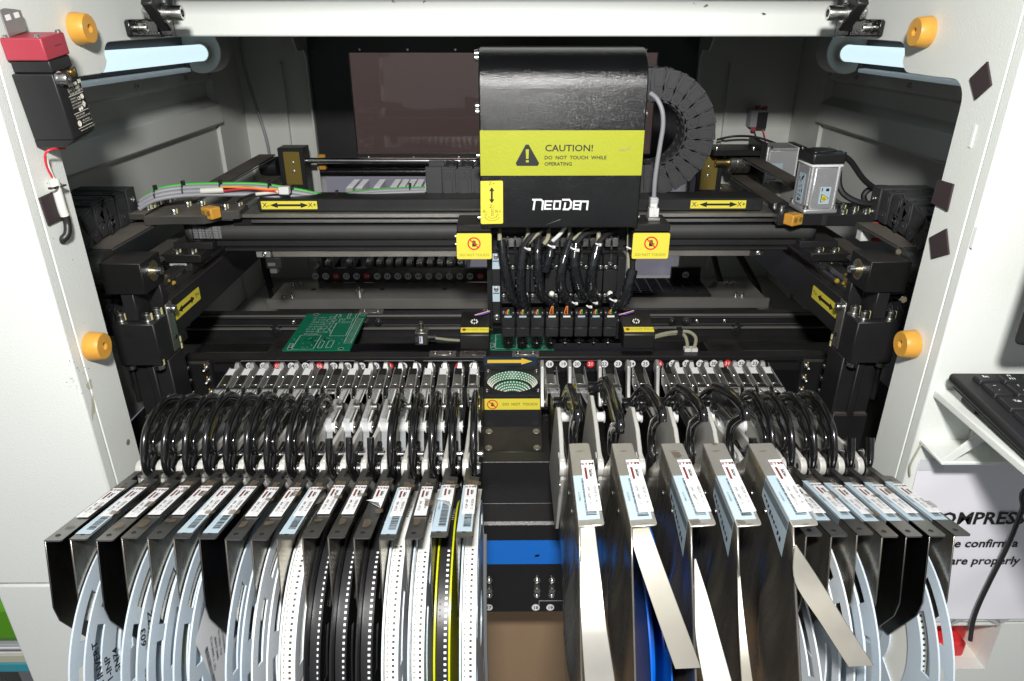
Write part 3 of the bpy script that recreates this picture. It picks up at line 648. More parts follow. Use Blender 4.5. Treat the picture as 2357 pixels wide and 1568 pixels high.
for s, xa, nm in ((-1, -.452, 'left'), (1, .448, 'right')):
    dzc = -.013
    path = [(.772, -.171), (.750, -.171), (.728, -.171)] + arcp(.715, -.226, .055, 78, 282, 10) + [(.748, -.281), (.77, -.281), (.79, -.281), (.81, -.281), (.83, -.281), (.85, -.281), (.87, -.281), (.89, -.281), (.91, -.281), (.93, -.281)]
    t = chain('black plastic drag chain curling down behind the %s cheek' % nm, [(xa, y, z + dzc) for y, z in path], (1, 0, 0), .030, .034, (xa, .70, -.22))
    mb = MB(); xi = xa - s * .030
    for x in (xa - .030, xa + .026): mb.box(x, .7725, -.189 + dzc, x + .004, .792, -.153 + dzc)
    mb.box(xa - .026, .7725, -.189 + dzc, xa + .026, .792, -.1855 + dzc); mb.box(xa - .026, .7725, -.157 + dzc, xa + .026, .792, -.153 + dzc); obj('end_bracket', mb, 'chain_plastic', t, bevel=.0008)
    for z in (-.166, -.181): screw((xi, .783, z + dzc), (-s, 0, 0), .0026, .0015, 'steel', t)
ar = arcp(.1735, -.1165, .0545, 100, -95, 13)
pth = [(x, .865, z) for x, z in ([(.125, -.062), (.145, -.061)] + ar + [(.150, -.1725), (.132, -.1725), (.113, -.1725), (.094, -.1725), (.075, -.1725), (.056, -.1725), (.037, -.1725), (.018, -.1725), (-.001, -.1725), (-.020, -.1725), (-.039, -.1725), (-.058, -.1725), (-.077, -.1725)])]
ch = chain('wide grey-black drag chain looping round behind the head to the right', pth, (0, 1, 0), .022, .037, (.17, .865, -.12))
mb = MB()
for y in (.843, .883): mb.box(-.0975, y, -.191, -.0775, y + .004, -.154)
mb.box(-.0975, .847, -.191, -.0775, .883, -.187); obj('end_bracket', mb, 'chain_plastic', ch, bevel=.0008)

# ================================================================ the moving cross beam
gt = thing('cross_beam', 'black cross beam with yellow arrow labels and a flat belt, carrying the head', 'gantry beam', (0, .82, -.22))
mb = MB(); mb.box(-.293, .812, -.2008, .303, .850, -.1855); obj('upper_tube', mb, 'anodised', gt, bevel=.0015)
mb = MB(); mb.box(-.31, .803, -.2052, .318, .852, -.2012); obj('dusty_rail', mb, 'silver_dirty', gt)
mb = MB(); mb.box(-.325, .812, -.2295, .325, .85, -.2054); obj('back_web', mb, 'black_paint', gt)
mb = MB(); mb.box(-.300, .8040, -.2118, .318, .8118, -.2080); obj('guide_rail', mb, 'brushed', gt)
mb = MB(); mb.box(-.345, .802, -.2400, .355, .86, -.2298); mb.box(-.335, .798, -.2448, .335, .86, -.2404); obj('lower_profile', mb, 'anodised', gt, bevel=.001)
mb = MB(); mb.box(-.281, .8035, -.2535, .294, .8075, -.2452); obj('lower_rail', mb, 'silver_dirty', gt, bevel=.0004)
for s in (-1, 1):
    x = -.290 if s < 0 else .3025
    mb = MB(); mb.box(x - .010, .8025, -.2536, x + .007, .808, -.2450); rs = obj('rail_stop', mb, 'anodised' if s > 0 else 'cast_alu', gt, bevel=.0005)
    screw((x, .8024, -.2495), (0, -1, 0), .0026, .0018, 'steel', gt)
mb = MB(); mb.box(-.2905, .803, -.268, -.272, .812, -.254); obj('sensor', mb, 'black_plastic', gt, bevel=.001)
mb = MB(); mb.box(-.288, .8025, -.2645, -.279, .8115, -.2605); mb.box(-.286, .8022, -.2735, -.278, .811, -.268); obj('sensor_fork', mb, 'silver_dirty', gt)
# flat belt round two upright pulleys
xl, xr, yb, r0 = -.368, .3555, .808, .0125
lp = [Vector((xl + (xr - xl) * i / 20, yb - r0, 0)) for i in range(21)] + [Vector((xr + r0 * math.sin(math.radians(a)), yb - r0 * math.cos(math.radians(a)), 0)) for a in range(15, 180, 15)] + [Vector((xr, yb + r0, 0)), Vector((xl, yb + r0, 0))] + [Vector((xl - r0 * math.sin(math.radians(a)), yb + r0 * math.cos(math.radians(a)), 0)) for a in range(15, 180, 15)] + [Vector((xl, yb - r0, 0))]
mb = MB(); k = len(lp)
for z in (-.2290, -.2132): mb.v += [tuple(p + Z_ * z) for p in lp]
mb.f += [(i, i + 1, k + i + 1, k + i) for i in range(k - 1)]; mb.m += [0] * (k - 1)
bl = obj('flat_belt', mb, 'rubber', gt); sd = bl.modifiers.new('thick', 'SOLIDIFY'); sd.thickness = .0014; sd.offset = 0
for x, nm in ((xl, 'left'), (xr, 'right')):
    mb = MB(); mb.lathe((x, yb, -.2308), Z_, [(0, .0135), (.001, .0135), (.0011, .0112), (.0178, .0112), (.0179, .0135), (.0189, .0135)], 28); obj('belt_pulley', mb, 'black_plastic', gt)
# printed rows on the belt
for i in range(7):
    z = -.2146 - i * .00205
    text('printed_row', 'HTD3 1890-3M 1421S SC 12A002 277', .0021, (-.3500, yb - r0 - .0011, z), X_, Z_, 'ink_grey', bl, sx=.98, bold=.00003)
for x0, lbx in ((-.2555, 'X'), (.2495, 'X')):
    c = Vector((x0, .8115, -.1925)); lb = lab(gt, 'arrow_label', c, X_, Z_, .0655, .0095, 'yellow')
    mb = MB(); L = .0225; o = c - Y_ * .0008; h = .0032; q = .0012
    mb.add([o + X_ * a + Z_ * b for a, b in ((-L, 0), (-L + .009, -h), (-L + .009, h), (-L + .009, -q), (L - .009, -q), (L - .009, q), (-L + .009, q), (L, 0), (L - .009, h), (L - .009, -h))], [(0, 1, 2), (3, 4, 5, 6), (7, 8, 9)])
    obj('double_arrow', mb, 'ink', lb, smooth=0)
    text('lettering', 'X-', .0078, c + Vector((-.0272, -.0008, 0)), X_, Z_, 'ink', lb); text('lettering', 'X+', .0078, c + Vector((.0272, -.0008, 0)), X_, Z_, 'ink', lb)
# end plates that ride the side rails
zp = -.195
mb = MB(); mb.prism([(-.3095, .8265), (-.406, .8355), (-.4062, .7660), (-.3770, .7712), (-.3420, .7712), (-.3360, .7755), (-.330, .790), (-.3089, .795)], 'Z', zp - .010, zp); lp_ = obj('left_plate', mb, 'dusty_plate', gt, bevel=.0008)
mb = MB(); mb.prism([(-.409, .8394), (-.4414, .8250), (-.4400, .770), (-.405, .7700)], 'Z', zp - .004, zp + .003); obj('chain_plate', mb, 'dusty_plate', gt, bevel=.0006)
for x, y in ((-.4175, .825), (-.4095, .789), (-.4085, .796), (-.409, .806), (-.4085, .818), (-.402, .829)): bolt_mark((x, y, zp + .003), (0, 0, 1), gt, .0034, .0055)
for x, y in ((-.377, .7805), (-.3765, .8165), (-.362, .8215), (-.3275, .803), (-.318, .822)): bolt_mark((x, y, zp), (0, 0, 1), gt, .0036, .006)
for x, y in ((-.351, .799), (-.338, .807)):
    mb = MB(); mb.cyl((x, y, zp), (x, y, zp + .0003), .0042); obj('plate_hole', mb, 'ink', gt)
def stopper(x0, x1, y, z):
    mx = Matrix.Translation(((x0 + x1) / 2, y, z)) @ Matrix.Rotation(math.radians(-28 if x0 < 0 else 28), 4, 'Z'); mb = MB(); mb.box(-.0085, -.007, -.006, .0085, .007, .007, mx)
    o = obj('amber_stopper', mb, 'amber_rubber', gt, bevel=.0015, seg=2)
    for dx in (-.004, .004):
        mb = MB(); p = mx @ Vector((dx, -.0071, .001)); d = mx.to_3x3() @ Vector((0, -1, 0)); mb.lathe(p, d, [(0, .0028), (.0003, .0028), (.0003, .0016), (.0001, .0014)], 12); obj('screw_hole', mb, 'amber_pad', o)
stopper(-.343, -.328, .781, zp + .001); stopper(.319, .335, .7775, -.2020)
mb = MB(); mb.prism([(.3100, .7800), (.318, .836), (.440, .836), (.4330, .8100), (.4240, .7770), (.365, .7770), (.361, .7800), (.330, .7800)], 'Z', -.210, -.1965); obj('right_plate', mb, 'anodised', gt, bevel=.0008)
for x, y in ((.318, .815), (.321, .800), (.384, .780), (.391, .800), (.404, .795), (.412, .784), (.398, .813), (.386, .82)): bolt_mark((x, y, -.1965), (0, 0, 1), gt, .0034, .0055, mark=x > .38)
for s in (-1, 1):       # carriages on the cross rails
    f = lambda x: s * abs(x)
    mb = MB(); mb.box(f(.398), .770, -.2500, f(.352), .835, -.2400); cr = obj('carriage_plate', mb, 'dusty_black', gt, bevel=.001)
    mb = MB(); mb.box(f(.393), .775, -.262, f(.366), .83, -.2502); obj('carriage_block', mb, 'black_plastic', gt, bevel=.001)
    mb = MB(); mb.box(f(.39), .790, -.2398, f(.345), .83, -.2315); obj('carriage_spacer', mb, 'anodised', gt, bevel=.0006)
    for x in (.382, .364): bolt_mark((f(x), .7785, -.2398), (0, 0, 1), gt, .0042, .004)
mb = MB(); mb.box(-.3915, .7745, -.2545, -.3720, .7749, -.2505); obj('maker_plate', mb, 'ink_grey', gt)

# cables lying along the beam
hb = thing('beam_cable_harness', 'bundle of green and grey cables arching out of the left drag chain over the beam', 'cable bundle', (-.35, .80, -.16))
base = [Vector((-.418, .79, -.176)), Vector((-.400, .795, -.167)), Vector((-.372, .805, -.162)), Vector((-.330, .815, -.164)), Vector((-.29, .825, -.168)), Vector((-.25, .832, -.176)), Vector((-.215, .84, -.181)), Vector((-.16, .845, -.1825)), Vector((-.10, .852, -.1815))]
base = [p - Z_ * (.0105 if i < 7 else .004) for i, p in enumerate(base)]; base[2] -= Z_ * .002; base[3] -= Z_ * .001
for nm, m, dy, dz, r in (('green_cable', 'green_cable', .006, .0062, .0020), ('grey_cable', 'grey_cable', .001, .0036, .0029), ('grey_cable', 'grey_cable', -.003, .000, .0029), ('grey_cable', 'grey_cable', -.005, -.0038, .0027), ('white_cable', 'white_cable', .004, .0015, .0024)):
    mb = MB(); mb.tube([p + Vector((0, dy, dz if i < 6 else dz * .5)) for i, p in enumerate(base)], r, 10, 6); obj(nm, mb, m, hb)
DZW = Vector((0, 0, -.011))
wl = [Vector((-.328, .806, -.1615)), Vector((-.30, .808, -.1610)), Vector((-.275, .811, -.1635)), Vector((-.262, .815, -.166))]
wl = [p + DZW for p in wl]
mb = MB(); mb.tube([Vector((-.352, .803, -.1740)), Vector((-.327, .806, -.1735))], .0034, 12); obj('white_sleeve', mb, 'white_cable', hb)
for m, dz in (('orange_wire', .0018), ('red_wire', -.001), ('black_cable', .0004)):
    mb = MB(); mb.tube([p + Vector((0, -.002 if m != 'black_cable' else 0, dz + .0012 * math.sin(i * 2 + dz * 900))) for i, p in enumerate(wl)], .0011, 6, 5); obj('signal_wire', mb, m, hb)
mb = MB(); mb.box(-.2655, .8095, -.1800, -.2535, .818, -.1710); obj('plug', mb, 'nylon', hb, bevel=.0008)
mb = MB(); mb.tube([Vector((-.317, .818, -.190)), Vector((-.311, .812, -.1850)), Vector((-.297, .810, -.1800)), Vector((-.290, .81, -.1790))], .0016, 8, 5); obj('sensor_lead', mb, 'black_cable', hb)
mb = MB(); mb.tube([Vector((-.292, .81, -.1792)), Vector((-.266, .812, -.1770))], .0020, 8, 5); obj('sensor_sleeve', mb, 'white_cable', hb)
for x in (-.400, -.372, -.333, -.280, -.256, -.205, -.118):
    i = min(range(9), key=lambda k: abs(base[k].x - x)); c = base[i] + Vector((x - base[i].x, 0, .001)); rr = .0080 if x < -.25 else .006
    mb = MB(); mb.tube([c + Vector((0, rr * .75 * math.cos(a), rr * math.sin(a))) for a in [math.radians(20 * q) for q in range(19)]], .0009, 6); mb.box(c.x - .0016, c.y - .0022, c.z + rr - .0005, c.x + .0016, c.y + .0022, c.z + rr + .0030); obj('cable_tie', mb, 'black_plastic', hb)

# ================================================================ motors
def motor(name, label, o, lx, ly, mx):
    """o: centre of the mounting face; built upright along local Z"""
    t = thing(name, label, 'motor', o, 'servo motors')
    def B(nm, m, x0, y0, z0, x1, y1, z1, bv=.001, par=t): 
        mb = MB(); mb.box(x0, y0, z0, x1, y1, z1, mx); return obj(nm, mb, m, par, bevel=bv, seg=2)
    h = lx / 2; g = ly / 2
    B('flange', 'motor_alu', -h - .002, -g - .002, 0, h + .002, g + .002, .006, .002)
    c = .0055
    mb = MB(); mb.prism([(-h + c, -g), (h - c, -g), (h - c, -g + .002), (h - .002, -g + c - .001), (h, -g + c), (h, g - c), (h - c, g), (-h + c, g), (-h, g - c), (-h, -g + c), (-h + c - .001, -g + .002)], 'Z', .006, .052, mx); body = obj('body', mb, 'motor_alu', t, bevel=.0007)
    for sx, sy in ((-1, -1), (1, -1), (1, 1), (-1, 1)):
        mb = MB(); mb.cyl(mx @ Vector((sx * (h - .0028), sy * (g - .0028), .006)), mx @ Vector((sx * (h - .0028), sy * (g - .0028), .0548)), .0026, n=12); obj('tie_rib', mb, 'motor_alu', body)
    B('upper_collar', 'label_white', -h - .0004, -g - .0004, .0522, h + .0004, g + .0004, .0552, .002)
    cap = B('encoder_cap', 'black_plastic', -h - .0012, -g - .0012, .0554, h + .0012, g + .0012, .0680, .0025)
    mb = MB(); mb.lathe(mx @ Vector((0, 0, .0681)), mx.to_3x3() @ Z_, [(0, h * .82), (.0012, h * .78), (.0016, h * .5)], 28); obj('cap_dome', mb, 'dusty_black', cap)
    for sx, sy in ((-1, -1), (1, -1), (1, 1), (-1, 1)):
        screw(mx @ Vector((sx * (h - .002), sy * (g - .002), .0682)), mx.to_3x3() @ Z_, .0014, .0010, 'steel', cap)
        screw(mx @ Vector((sx * (h - .001), sy * (g - .001), .0062)), mx.to_3x3() @ Z_, .0027, .004, 'steel', t, 'bolt')
    B('plug_housing', 'black_plastic', h + .0006, -g * .1, .036, h + .0075, g * .7, .051, .001)
    B('cable_gland', 'black_plastic', h + .0014, -g * .3, .0565, h + .0085, g * .5, .0665, .001)
    # labels
    R3 = mx.to_3x3(); c1 = mx @ Vector((h * .10, -g - .0004, .021)); ux, uz = R3 @ X_, R3 @ Z_
    lb = lab(body, 'hot_surface_label', c1, ux, uz, .0125, .0195, 'label_blue'); n = R3 @ Vector((0, -1, 0))
    mb = MB(); q = c1 + n * .0006 - uz * .003; mb.add([q + ux * a + uz * b for a, b in ((-.0052, -.0045), (.0052, -.0045), (0, .005))], [(0, 1, 2)]); o1 = obj('warning_triangle', mb, 'ink', lb) if 0 else None
    return t, body, lb, c1, ux, uz, n
mt, body, lb, c1, ux, uz, n = motor('servo_motor', 'upright silver servo motor with a black cap on the right beam plate', (.3560, .7985, -.1963), .036, .036, Matrix.Translation((.3560, .7985, -.1963)) @ Matrix.Rotation(math.radians(4), 4, 'Z'))
def tri(par_, c, ux, uz, n, k=1):
    # triangle pointing right, black edge on yellow, with three heat waves; lies on the label as flat print
    for s_, m, e in ((1.0, 'ink', .0006), (.80, 'yellow', .0008)):
        q = c + n * e - uz * .0030 * k; mb = MB(); mb.add([q + (ux * a + uz * b) * s_ * k for a, b in ((-.0040, -.0050), (.0055, 0), (-.0040, .0050))], [(0, 1, 2)])
        o = obj('warning_triangle', mb, m, par_, smooth=0)
    mb = MB(); q = c + n * .001 - uz * .0030 * k
    for i in range(3): mb.box(*(q + ux * (-.0022 + .0013 * i) * k - uz * .0018 * k), *(q + ux * (-.0016 + .0013 * i) * k + uz * (.0018 - .0004 * i) * k + n * .0001))
    mb.box(*(c + n * .0006 + ux * -.0045 * k + uz * .0050 * k), *(c + n * .0008 + ux * -.0035 * k + uz * .0085 * k)); mb.box(*(c + n * .0006 + ux * .0005 * k + uz * .0050 * k), *(c + n * .0008 + ux * .0040 * k + uz * .0080 * k))
    obj('print_mark', mb, 'ink', par_, smooth=0)
tri(body, c1, ux, uz, n)
R3 = Matrix.Rotation(math.radians(4), 3, 'Z'); xl_ = R3 @ Vector((-.0183, 0, 0)); nn = R3 @ Vector((-1, 0, 0)); uy_ = R3 @ Vector((0, -1, 0))
c2 = Vector((.3560, .7985, -.1963)) + xl_ + Z_ * .026; sp = lab(body, 'rating_plate', c2, uy_, Z_, .014, .034, 'label_blue')
mb = MB(); rr = random.Random(3)
for i in range(26):
    a, b = rr.uniform(-.006, .004), rr.uniform(-.015, .014); p = c2 + nn * .0006 + uy_ * a + Z_ * b; q = p + uy_ * rr.uniform(.001, .003) + Z_ * rr.uniform(.0004, .0025) + nn * .0001; mb.box(*p, *q)
obj('print_mark', mb, 'ink', sp, smooth=0)
cable('motor_cable', 'thick black cable leaving the cap of the upright motor to the right drag chain', [Vector((.382, .80, -.135)), Vector((.392, .80, -.142)), Vector((.412, .80, -.163)), Vector((.435, .80, -.176)), Vector((.452, .79, -.178))], .0032, 'black_cable')
cable('motor_cable', 'black cable drooping from the motor plug into the right drag chain', [Vector((.381, .803, -.152)), Vector((.383, .80, -.168)), Vector((.391, .796, -.179)), Vector((.408, .79, -.186)), Vector((.432, .786, -.186)), Vector((.452, .782, -.184))], .0036, 'black_cable')
cable('motor_cable', 'short black cable loop behind the end of the right drag chain', [Vector((.424, .81, -.192)), Vector((.420, .812, -.182)), Vector((.426, .81, -.174)), Vector((.438, .80, -.171)), Vector((.452, .79, -.172))], .0034, 'black_cable')
wk = thing('loose_wires', 'small red green and white wires poking out under the right drag chain', 'wires', (.43, .775, -.212))
for i, m in enumerate(('red_wire', 'green_cable', 'white_cable', 'red_wire', 'black_cable')):
    o = Vector((.418 + .003 * (i % 3), .775, -.206 - .002 * (i % 2))); mb = MB(); mb.tube([o, o + Vector((.012, -.002, .001 * (i % 3))), o + Vector((.018, -.003, -.008 - .001 * i)), o + Vector((.011, -.003, -.017)), o + Vector((.003, 0, -.018))], .0011, 6, 4); obj('wire', mb, m, wk)
mb = MB(); mb.box(.405, .770, -.226, .417, .782, -.212); obj('plug', mb, 'nylon', wk, bevel=.001)

# second motor lying behind, with coupling and bracket
A_ = Matrix.Translation((.435, 1.215, -.215)) @ Matrix.Rotation(math.radians(90), 4, 'Y')
m2, body, lb, c1, ux, uz, n = motor('drive_motor', 'silver motor lying on its side behind the upright motor', (.435, 1.215, -.215), .058, .058, A_)
bx_ = thing('motor_bracket', 'black bracket with a silver coupling between the drag chain and the rear motor', 'bracket', (.39, 1.22, -.22))
mb = MB(); mb.box(.424, 1.182, -.275, .434, 1.25, -.178); mb.box(.345, 1.182, -.1990, .4238, 1.25, -.190); obj('frame', mb, 'black_paint', bx_, bevel=.0008)
mb = MB(); mb.lathe((.380, 1.215, -.215), X_, [(0, .016), (.002, .018), (.012, .018), (.0122, .0155), (.0135, .0155), (.0137, .018), (.024, .018), (.0242, .0155), (.0255, .0155), (.0257, .018), (.036, .018), (.038, .016)], 28); obj('coupling', mb, 'brushed', bx_)
mb = MB(); mb.cyl((.36, 1.215, -.215), (.4235, 1.215, -.215), .007, n=16); obj('shaft', mb, 'brass', bx_)
for y in (1.19,):
    for x in (.352, .414): screw((x, y, -.1899), (0, 0, 1), .003, .005, 'steel', bx_)

def annulus(mb, c, n, r0, r1, k=28):
    n = Vector(n).normalized(); a = n.orthogonal().normalized(); b = n.cross(a); vs = []
    for r in (r0, r1): vs += [Vector(c) + (a * math.cos(2 * math.pi * i / k) + b * math.sin(2 * math.pi * i / k)) * r for i in range(k)]
    mb.add(vs, [(i, (i + 1) % k, k + (i + 1) % k, k + i) for i in range(k)])
# ================================================================ placement head
hd = thing('placement_head', 'black placement head with a lime caution band, eight nozzles and spiral-wrapped hoses', 'placement head', (.057, .79, -.2))
HX0, HX1 = -.028, .1428
def hY(px, py, y): return aY(px, py, y)
pr = [(.74, -.2013)] + [(.778 - .038 * math.cos(math.radians(a)), -.0585 + .038 * math.sin(math.radians(a))) for a in range(0, 91, 10)] + [(.835, -.0205), (.835, -.2013)]
mb = MB(); mb.prism(pr, 'X', HX0, HX1); cov = obj('cover', mb, 'cover_black', hd, bevel=.0016, seg=3)
mb = MB(); mb.box(HX0 + .0006, .7394, -.1445, HX1 - .0006, .7399, -.0985); band = obj('caution_band', mb, 'lime', hd)
y_ = .7390
def tx(s_, px, py, size, m='ink', par_=None, al='LEFT', y=y_, **k): text('lettering', s_, size, hY(px, py, y), X_, Z_, m, par_ or band, align=al, **k)
tx('CAUTION!', 1254, 342, .0094, bold=.00012, sx=1.12); tx('DO  NOT  TOUCH  WHILE', 1253, 363.5, .0051, bold=.00008, sx=1.06); tx('OPERATING', 1253, 378, .0050, bold=.00008, sx=1.06)
def poly(name, pts, m, par_, y=y_):
    mb = MB(); mb.add([hY(a, b, y) for a, b in pts], [tuple(range(len(pts)))]); return obj(name, mb, m, par_, smooth=0)
poly('warning_triangle', [(1210, 333), (1217, 333), (1241, 376), (1238, 382), (1190, 382), (1187, 376)], 'ink', band)
poly('warning_mark', [(1210, 344), (1217.5, 344), (1216.5, 366), (1211, 366)], 'lime', band, y_ - .0003); poly('warning_mark', [(1210.5, 369), (1217, 369), (1217, 374), (1210.5, 374)], 'lime', band, y_ - .0003)
poly('worn_mark', [(1424, 347), (1428, 342), (1438, 344), (1450, 338), (1456, 335), (1449, 342), (1436, 348)], 'stain', band, y_ - .0002)
poly('scratch', [(1255, 518), (1290, 505), (1286, 501), (1290.5, 505.5)], 'ink_grey', cov, .7392)
# maker's word mark in squared strokes
mb = MB()
def stroke(pts, wd=4.2):
    for (a, b), (c, d) in zip(pts, pts[1:]):
        L = math.hypot(c - a, d - b) or 1; nx, ny = -(d - b) / L * wd / 2, (c - a) / L * wd / 2; ex, ey = (c - a) / L * wd * .45, (d - b) / L * wd * .45
        mb.add([hY(x, y, .7393 - .00001 * (len(mb.f) % 40)) for x, y in ((a - ex + nx, b - ey + ny), (c + ex + nx, d + ey + ny), (c + ex - nx, d + ey - ny), (a - ex - nx, b - ey - ny))], [(0, 1, 2, 3)])
def glyph(x, kind, w_=18, top=463.5, bot=481):
    sk = lambda u, v: (x + u * w_ + (481 - (top + v * (bot - top))) * .10, top + v * (bot - top))
    for part in kind: stroke([sk(u, v) for u, v in part], 3.9)
stroke([(1227, 460), (1245, 460)]); stroke([(1231, 462), (1228, 482)]); stroke([(1245, 460), (1250, 464), (1248, 482)])
glyph(1254, [[(1, 0), (0, 0), (0, 1), (.95, 1)], [(0, .5), (.9, .5)], [(0, 0), (.01, .01)]], 14)
glyph(1274, [[(.1, 0), (.95, 0), (.95, 1), (.05, 1), (.05, 0)]], 15)
stroke([(1296, 460), (1310, 460), (1315, 466), (1313, 478), (1308, 482), (1297, 482)]); stroke([(1301, 468), (1299, 480)])
glyph(1320, [[(1, 0), (0, 0), (0, 1), (.95, 1)], [(0, .5), (.9, .5)], [(0, 0), (.01, .01)]], 13)
stroke([(1337, 465), (1335, 482)]); stroke([(1338, 464), (1353, 464)]); stroke([(1353, 464), (1351, 482)])
obj('word_mark', mb, 'ink_white', cov, smooth=0)
zl = poly('axis_label', [(1106, 417), (1156, 416), (1157.5, 419), (1158, 513), (1156, 515), (1109, 516), (1106.5, 513)], 'yellow', hd, .7394)
for s_, px, py in (('Z+', 1132, 423), ('Z-', 1132, 475.5), ('R-', 1117, 487.5), ('R+', 1147, 487)): text('lettering', s_, .0050, hY(px, py, .739), X_, Z_, 'ink_olive', zl, sx=1.2)
poly('double_arrow', [(1132, 431), (1138, 440), (1134.2, 440), (1134.2, 459), (1138, 459), (1132, 468), (1126, 459), (1129.8, 459), (1129.8, 440), (1126, 440)], 'ink', zl, .739)
mb = MB()
for r0, r1 in ((9, 10), (16, 17)):
    for i in range(10):
        a, b = math.radians(20 + i * 14), math.radians(20 + i * 14 + 14)
        mb.add([hY(1133 + r * 1.1 * math.cos(t), 495 + r * .8 * math.sin(t), .739) for r, t in ((r0, a), (r1, a), (r1, b), (r0, b))], [(0, 1, 2, 3)])
for x in (1119, 1146): mb.add([hY(x + a, 497 + b, .739) for a, b in ((-3, -3), (3, -3), (3, -2), (-3, -2))], [(0, 1, 2, 3)]); mb.add([hY(x + a, 497 + b, .739) for a, b in ((-3, -3), (-2, -3), (-2, 4), (-3, 4))], [(0, 1, 2, 3)])
for b in range(4): mb.add([hY(1131 + a, 483 + b * 4 + c, .739) for a, c in ((0, 0), (4, 0), (4, 1), (0, 1))], [(0, 1, 2, 3)])
mb.add([hY(1130.5 + a, 480 + c, .739) for a, c in ((0, 0), (.8, 0), (.8, 18), (0, 18))], [(0, 1, 2, 3)]); mb.add([hY(1135 + a, 480 + c, .739) for a, c in ((0, 0), (.8, 0), (.8, 18), (0, 18))], [(0, 1, 2, 3)])
obj('rotation_symbol', mb, 'ink_olive', zl, smooth=0)
for px, py in ((1094, 123), (1094, 133), (1092, 244), (1092, 257), (1094, 358), (1094, 501)):
    c = hY(px, py, .757); screw((HX0, c.y, c.z), (-1, 0, 0), .0034, .0042, 'steel', hd, hexr=.35)
for px, py in ((1497, 261), (1476, 499)):
    c = hY(px, py, .757); screw((HX1, c.y, c.z), (1, 0, 0), .0034, .0042, 'steel', hd, hexr=.35)
# inner carrier
mb = MB(); mb.box(-.024, .800, -.345, .1385, .8065, -.2016); obj('back_plate', mb, 'black_paint', hd)
mb = MB(); mb.box(-.0175, .779, -.330, -.0078, .7998, -.2466); obj('side_post', mb, 'anodised', hd, bevel=.0008); mb = MB(); mb.box(.1305, .779, -.352, .1400, .7998, -.2466); obj('side_post', mb, 'anodised', hd, bevel=.0008)
cb = MB(); cb.box(-.008, .787, -.2285, .131, .7995, -.2235); obj('valve_bar', cb, 'brushed', hd, bevel=.0004)
U0, UP = -.0070, .01725
for k in range(8):
    x = U0 + UP * k; xc = x + .0082
    u = None
    mb = MB(); mb.box(x + .0003, .7805, -.2295 - .0055, x + .0070, .7868, -.2238); mb.box(x + .0088, .7805, -.235, x + .0158, .7868, -.2238); obj('valve', mb, 'brushed', hd, bevel=.0006)
    mb = MB(); mb.box(x + .0004, .7868, -.2590, x + .0166, .7995, -.2465); mb.box(x + .0004, .7855, -.2625, x + .0166, .7995, -.2594); obj('upper_block', mb, 'black_paint', hd, bevel=.0005)
    mb = MB(); mb.box(x + .0004, .7790, -.2905, x + .0166, .7995, -.2628); z1 = obj('slide_block', mb, 'black_plastic', hd, bevel=.0006)
    mb = MB(); mb.box(x + .0004, .7760, -.3035, x + .0166, .7995, -.2910); obj('lower_block', mb, 'black_plastic', hd, bevel=.0006)
    for dx in (.0030, .0138): screw((x + dx, .7788, -.2595 + .0004), (0, -1, 0), .0021, .0022, 'steel', hd, hexr=.3); screw((x + dx, .7758, -.2932), (0, -1, 0), .0018, .0018, 'steel', hd, hexr=.3)
    # return spring
    if k in (0, 3, 5, 6, 7, 1):
        mb = MB(); n_ = 60; mb.tube([Vector((xc + .0013 * math.cos(i * 1.05), .7815 + .0013 * math.sin(i * 1.05), -.2345 - .020 * i / n_)) for i in range(n_ + 1)], .00035, 5); obj('return_spring', mb, 'steel', hd)
        screw((xc - .0004, .7815, -.2555), (0, -1, 0), .0019, .0025, 'steel', hd)
    # turning motor and nozzle
    mb = MB(); mb.box(x + .0007, .7555, -.3262, x + .0163, .7785, -.3125); mo = obj('nozzle_motor', mb, 'black_plastic', hd, bevel=.0010)
    mb = MB(); mb.box(x + .0007, .7560, -.3385, x + .0163, .7785, -.3264); mb.box(x + .0012, .7572, -.3120, x + .0158, .7785, -.3088); obj('motor_frame', mb, 'anodised', mo, bevel=.0008)
    mb = MB(); mb.box(x + .0040, .7550, -.3128, x + .0125, .7556, -.3108); obj('motor_tag', mb, 'label_blue' if k not in (3, 4, 7) else 'tape_white', mo)
    for dx in (.0028, .0142): screw((x + dx, .7600, -.3086), (0, 0, 1), .0016, .0016, 'steel', mo, hexr=.3)
    nz = MB(); nz.lathe((xc, .7665, -.3386), (0, 0, -1), [(0, .0022), (.0035, .0022), (.0036, .0018), (.009, .0018), (.0092, .0062), (.0098, .0066), (.0100, .0020), (.0150, .0012), (.0160, .0005)], 20); no = obj('nozzle', nz, 'black_gloss', hd)
    mb = MB(); mb.cyl((xc, .7665, -.3386), (xc, .7665, -.3410), .0027, n=14); obj('brass_bush', mb, 'brass', no)
    for i, m in enumerate(('red_wire', 'yellow', 'green_cable') if k not in (3, 4) else ('orange_wire', 'red_wire', 'orange_wire')):
        dx = (i - 1) * .0012; top = (.009 if k in (3, 4) else .0045)
        mb = MB(); mb.tube([Vector((xc + dx, .7575, -.3098)), Vector((xc + dx * 1.6 - .001, .7570, -.3080)), Vector((xc + dx * .6 + .0005, .7600, -.3095 + top))], .00036, 6, 4); obj('motor_wire', mb, m, mo)
for z, w_ in ((-.2500, .014), (-.2900, .016)):     # pale clips on the left post
    mb = MB(); mb.box(-.0172, .7782, z - w_ / 2 - .004, -.0085, .7788, z + .008); obj('pale_clip', mb, 'label_blue', hd, bevel=.0015, seg=2); screw((-.0128, .7781, z + .004), (0, -1, 0), .0022, .002, 'steel', hd)
    mb = MB(); mb.box(-.0165, .7778, z - .0015, -.0093, .7781, z - .0005); obj('slot', mb, 'ink', hd)
screw((-.0125, .7787, -.3225), (0, -1, 0), .0032, .003, 'steel', hd)
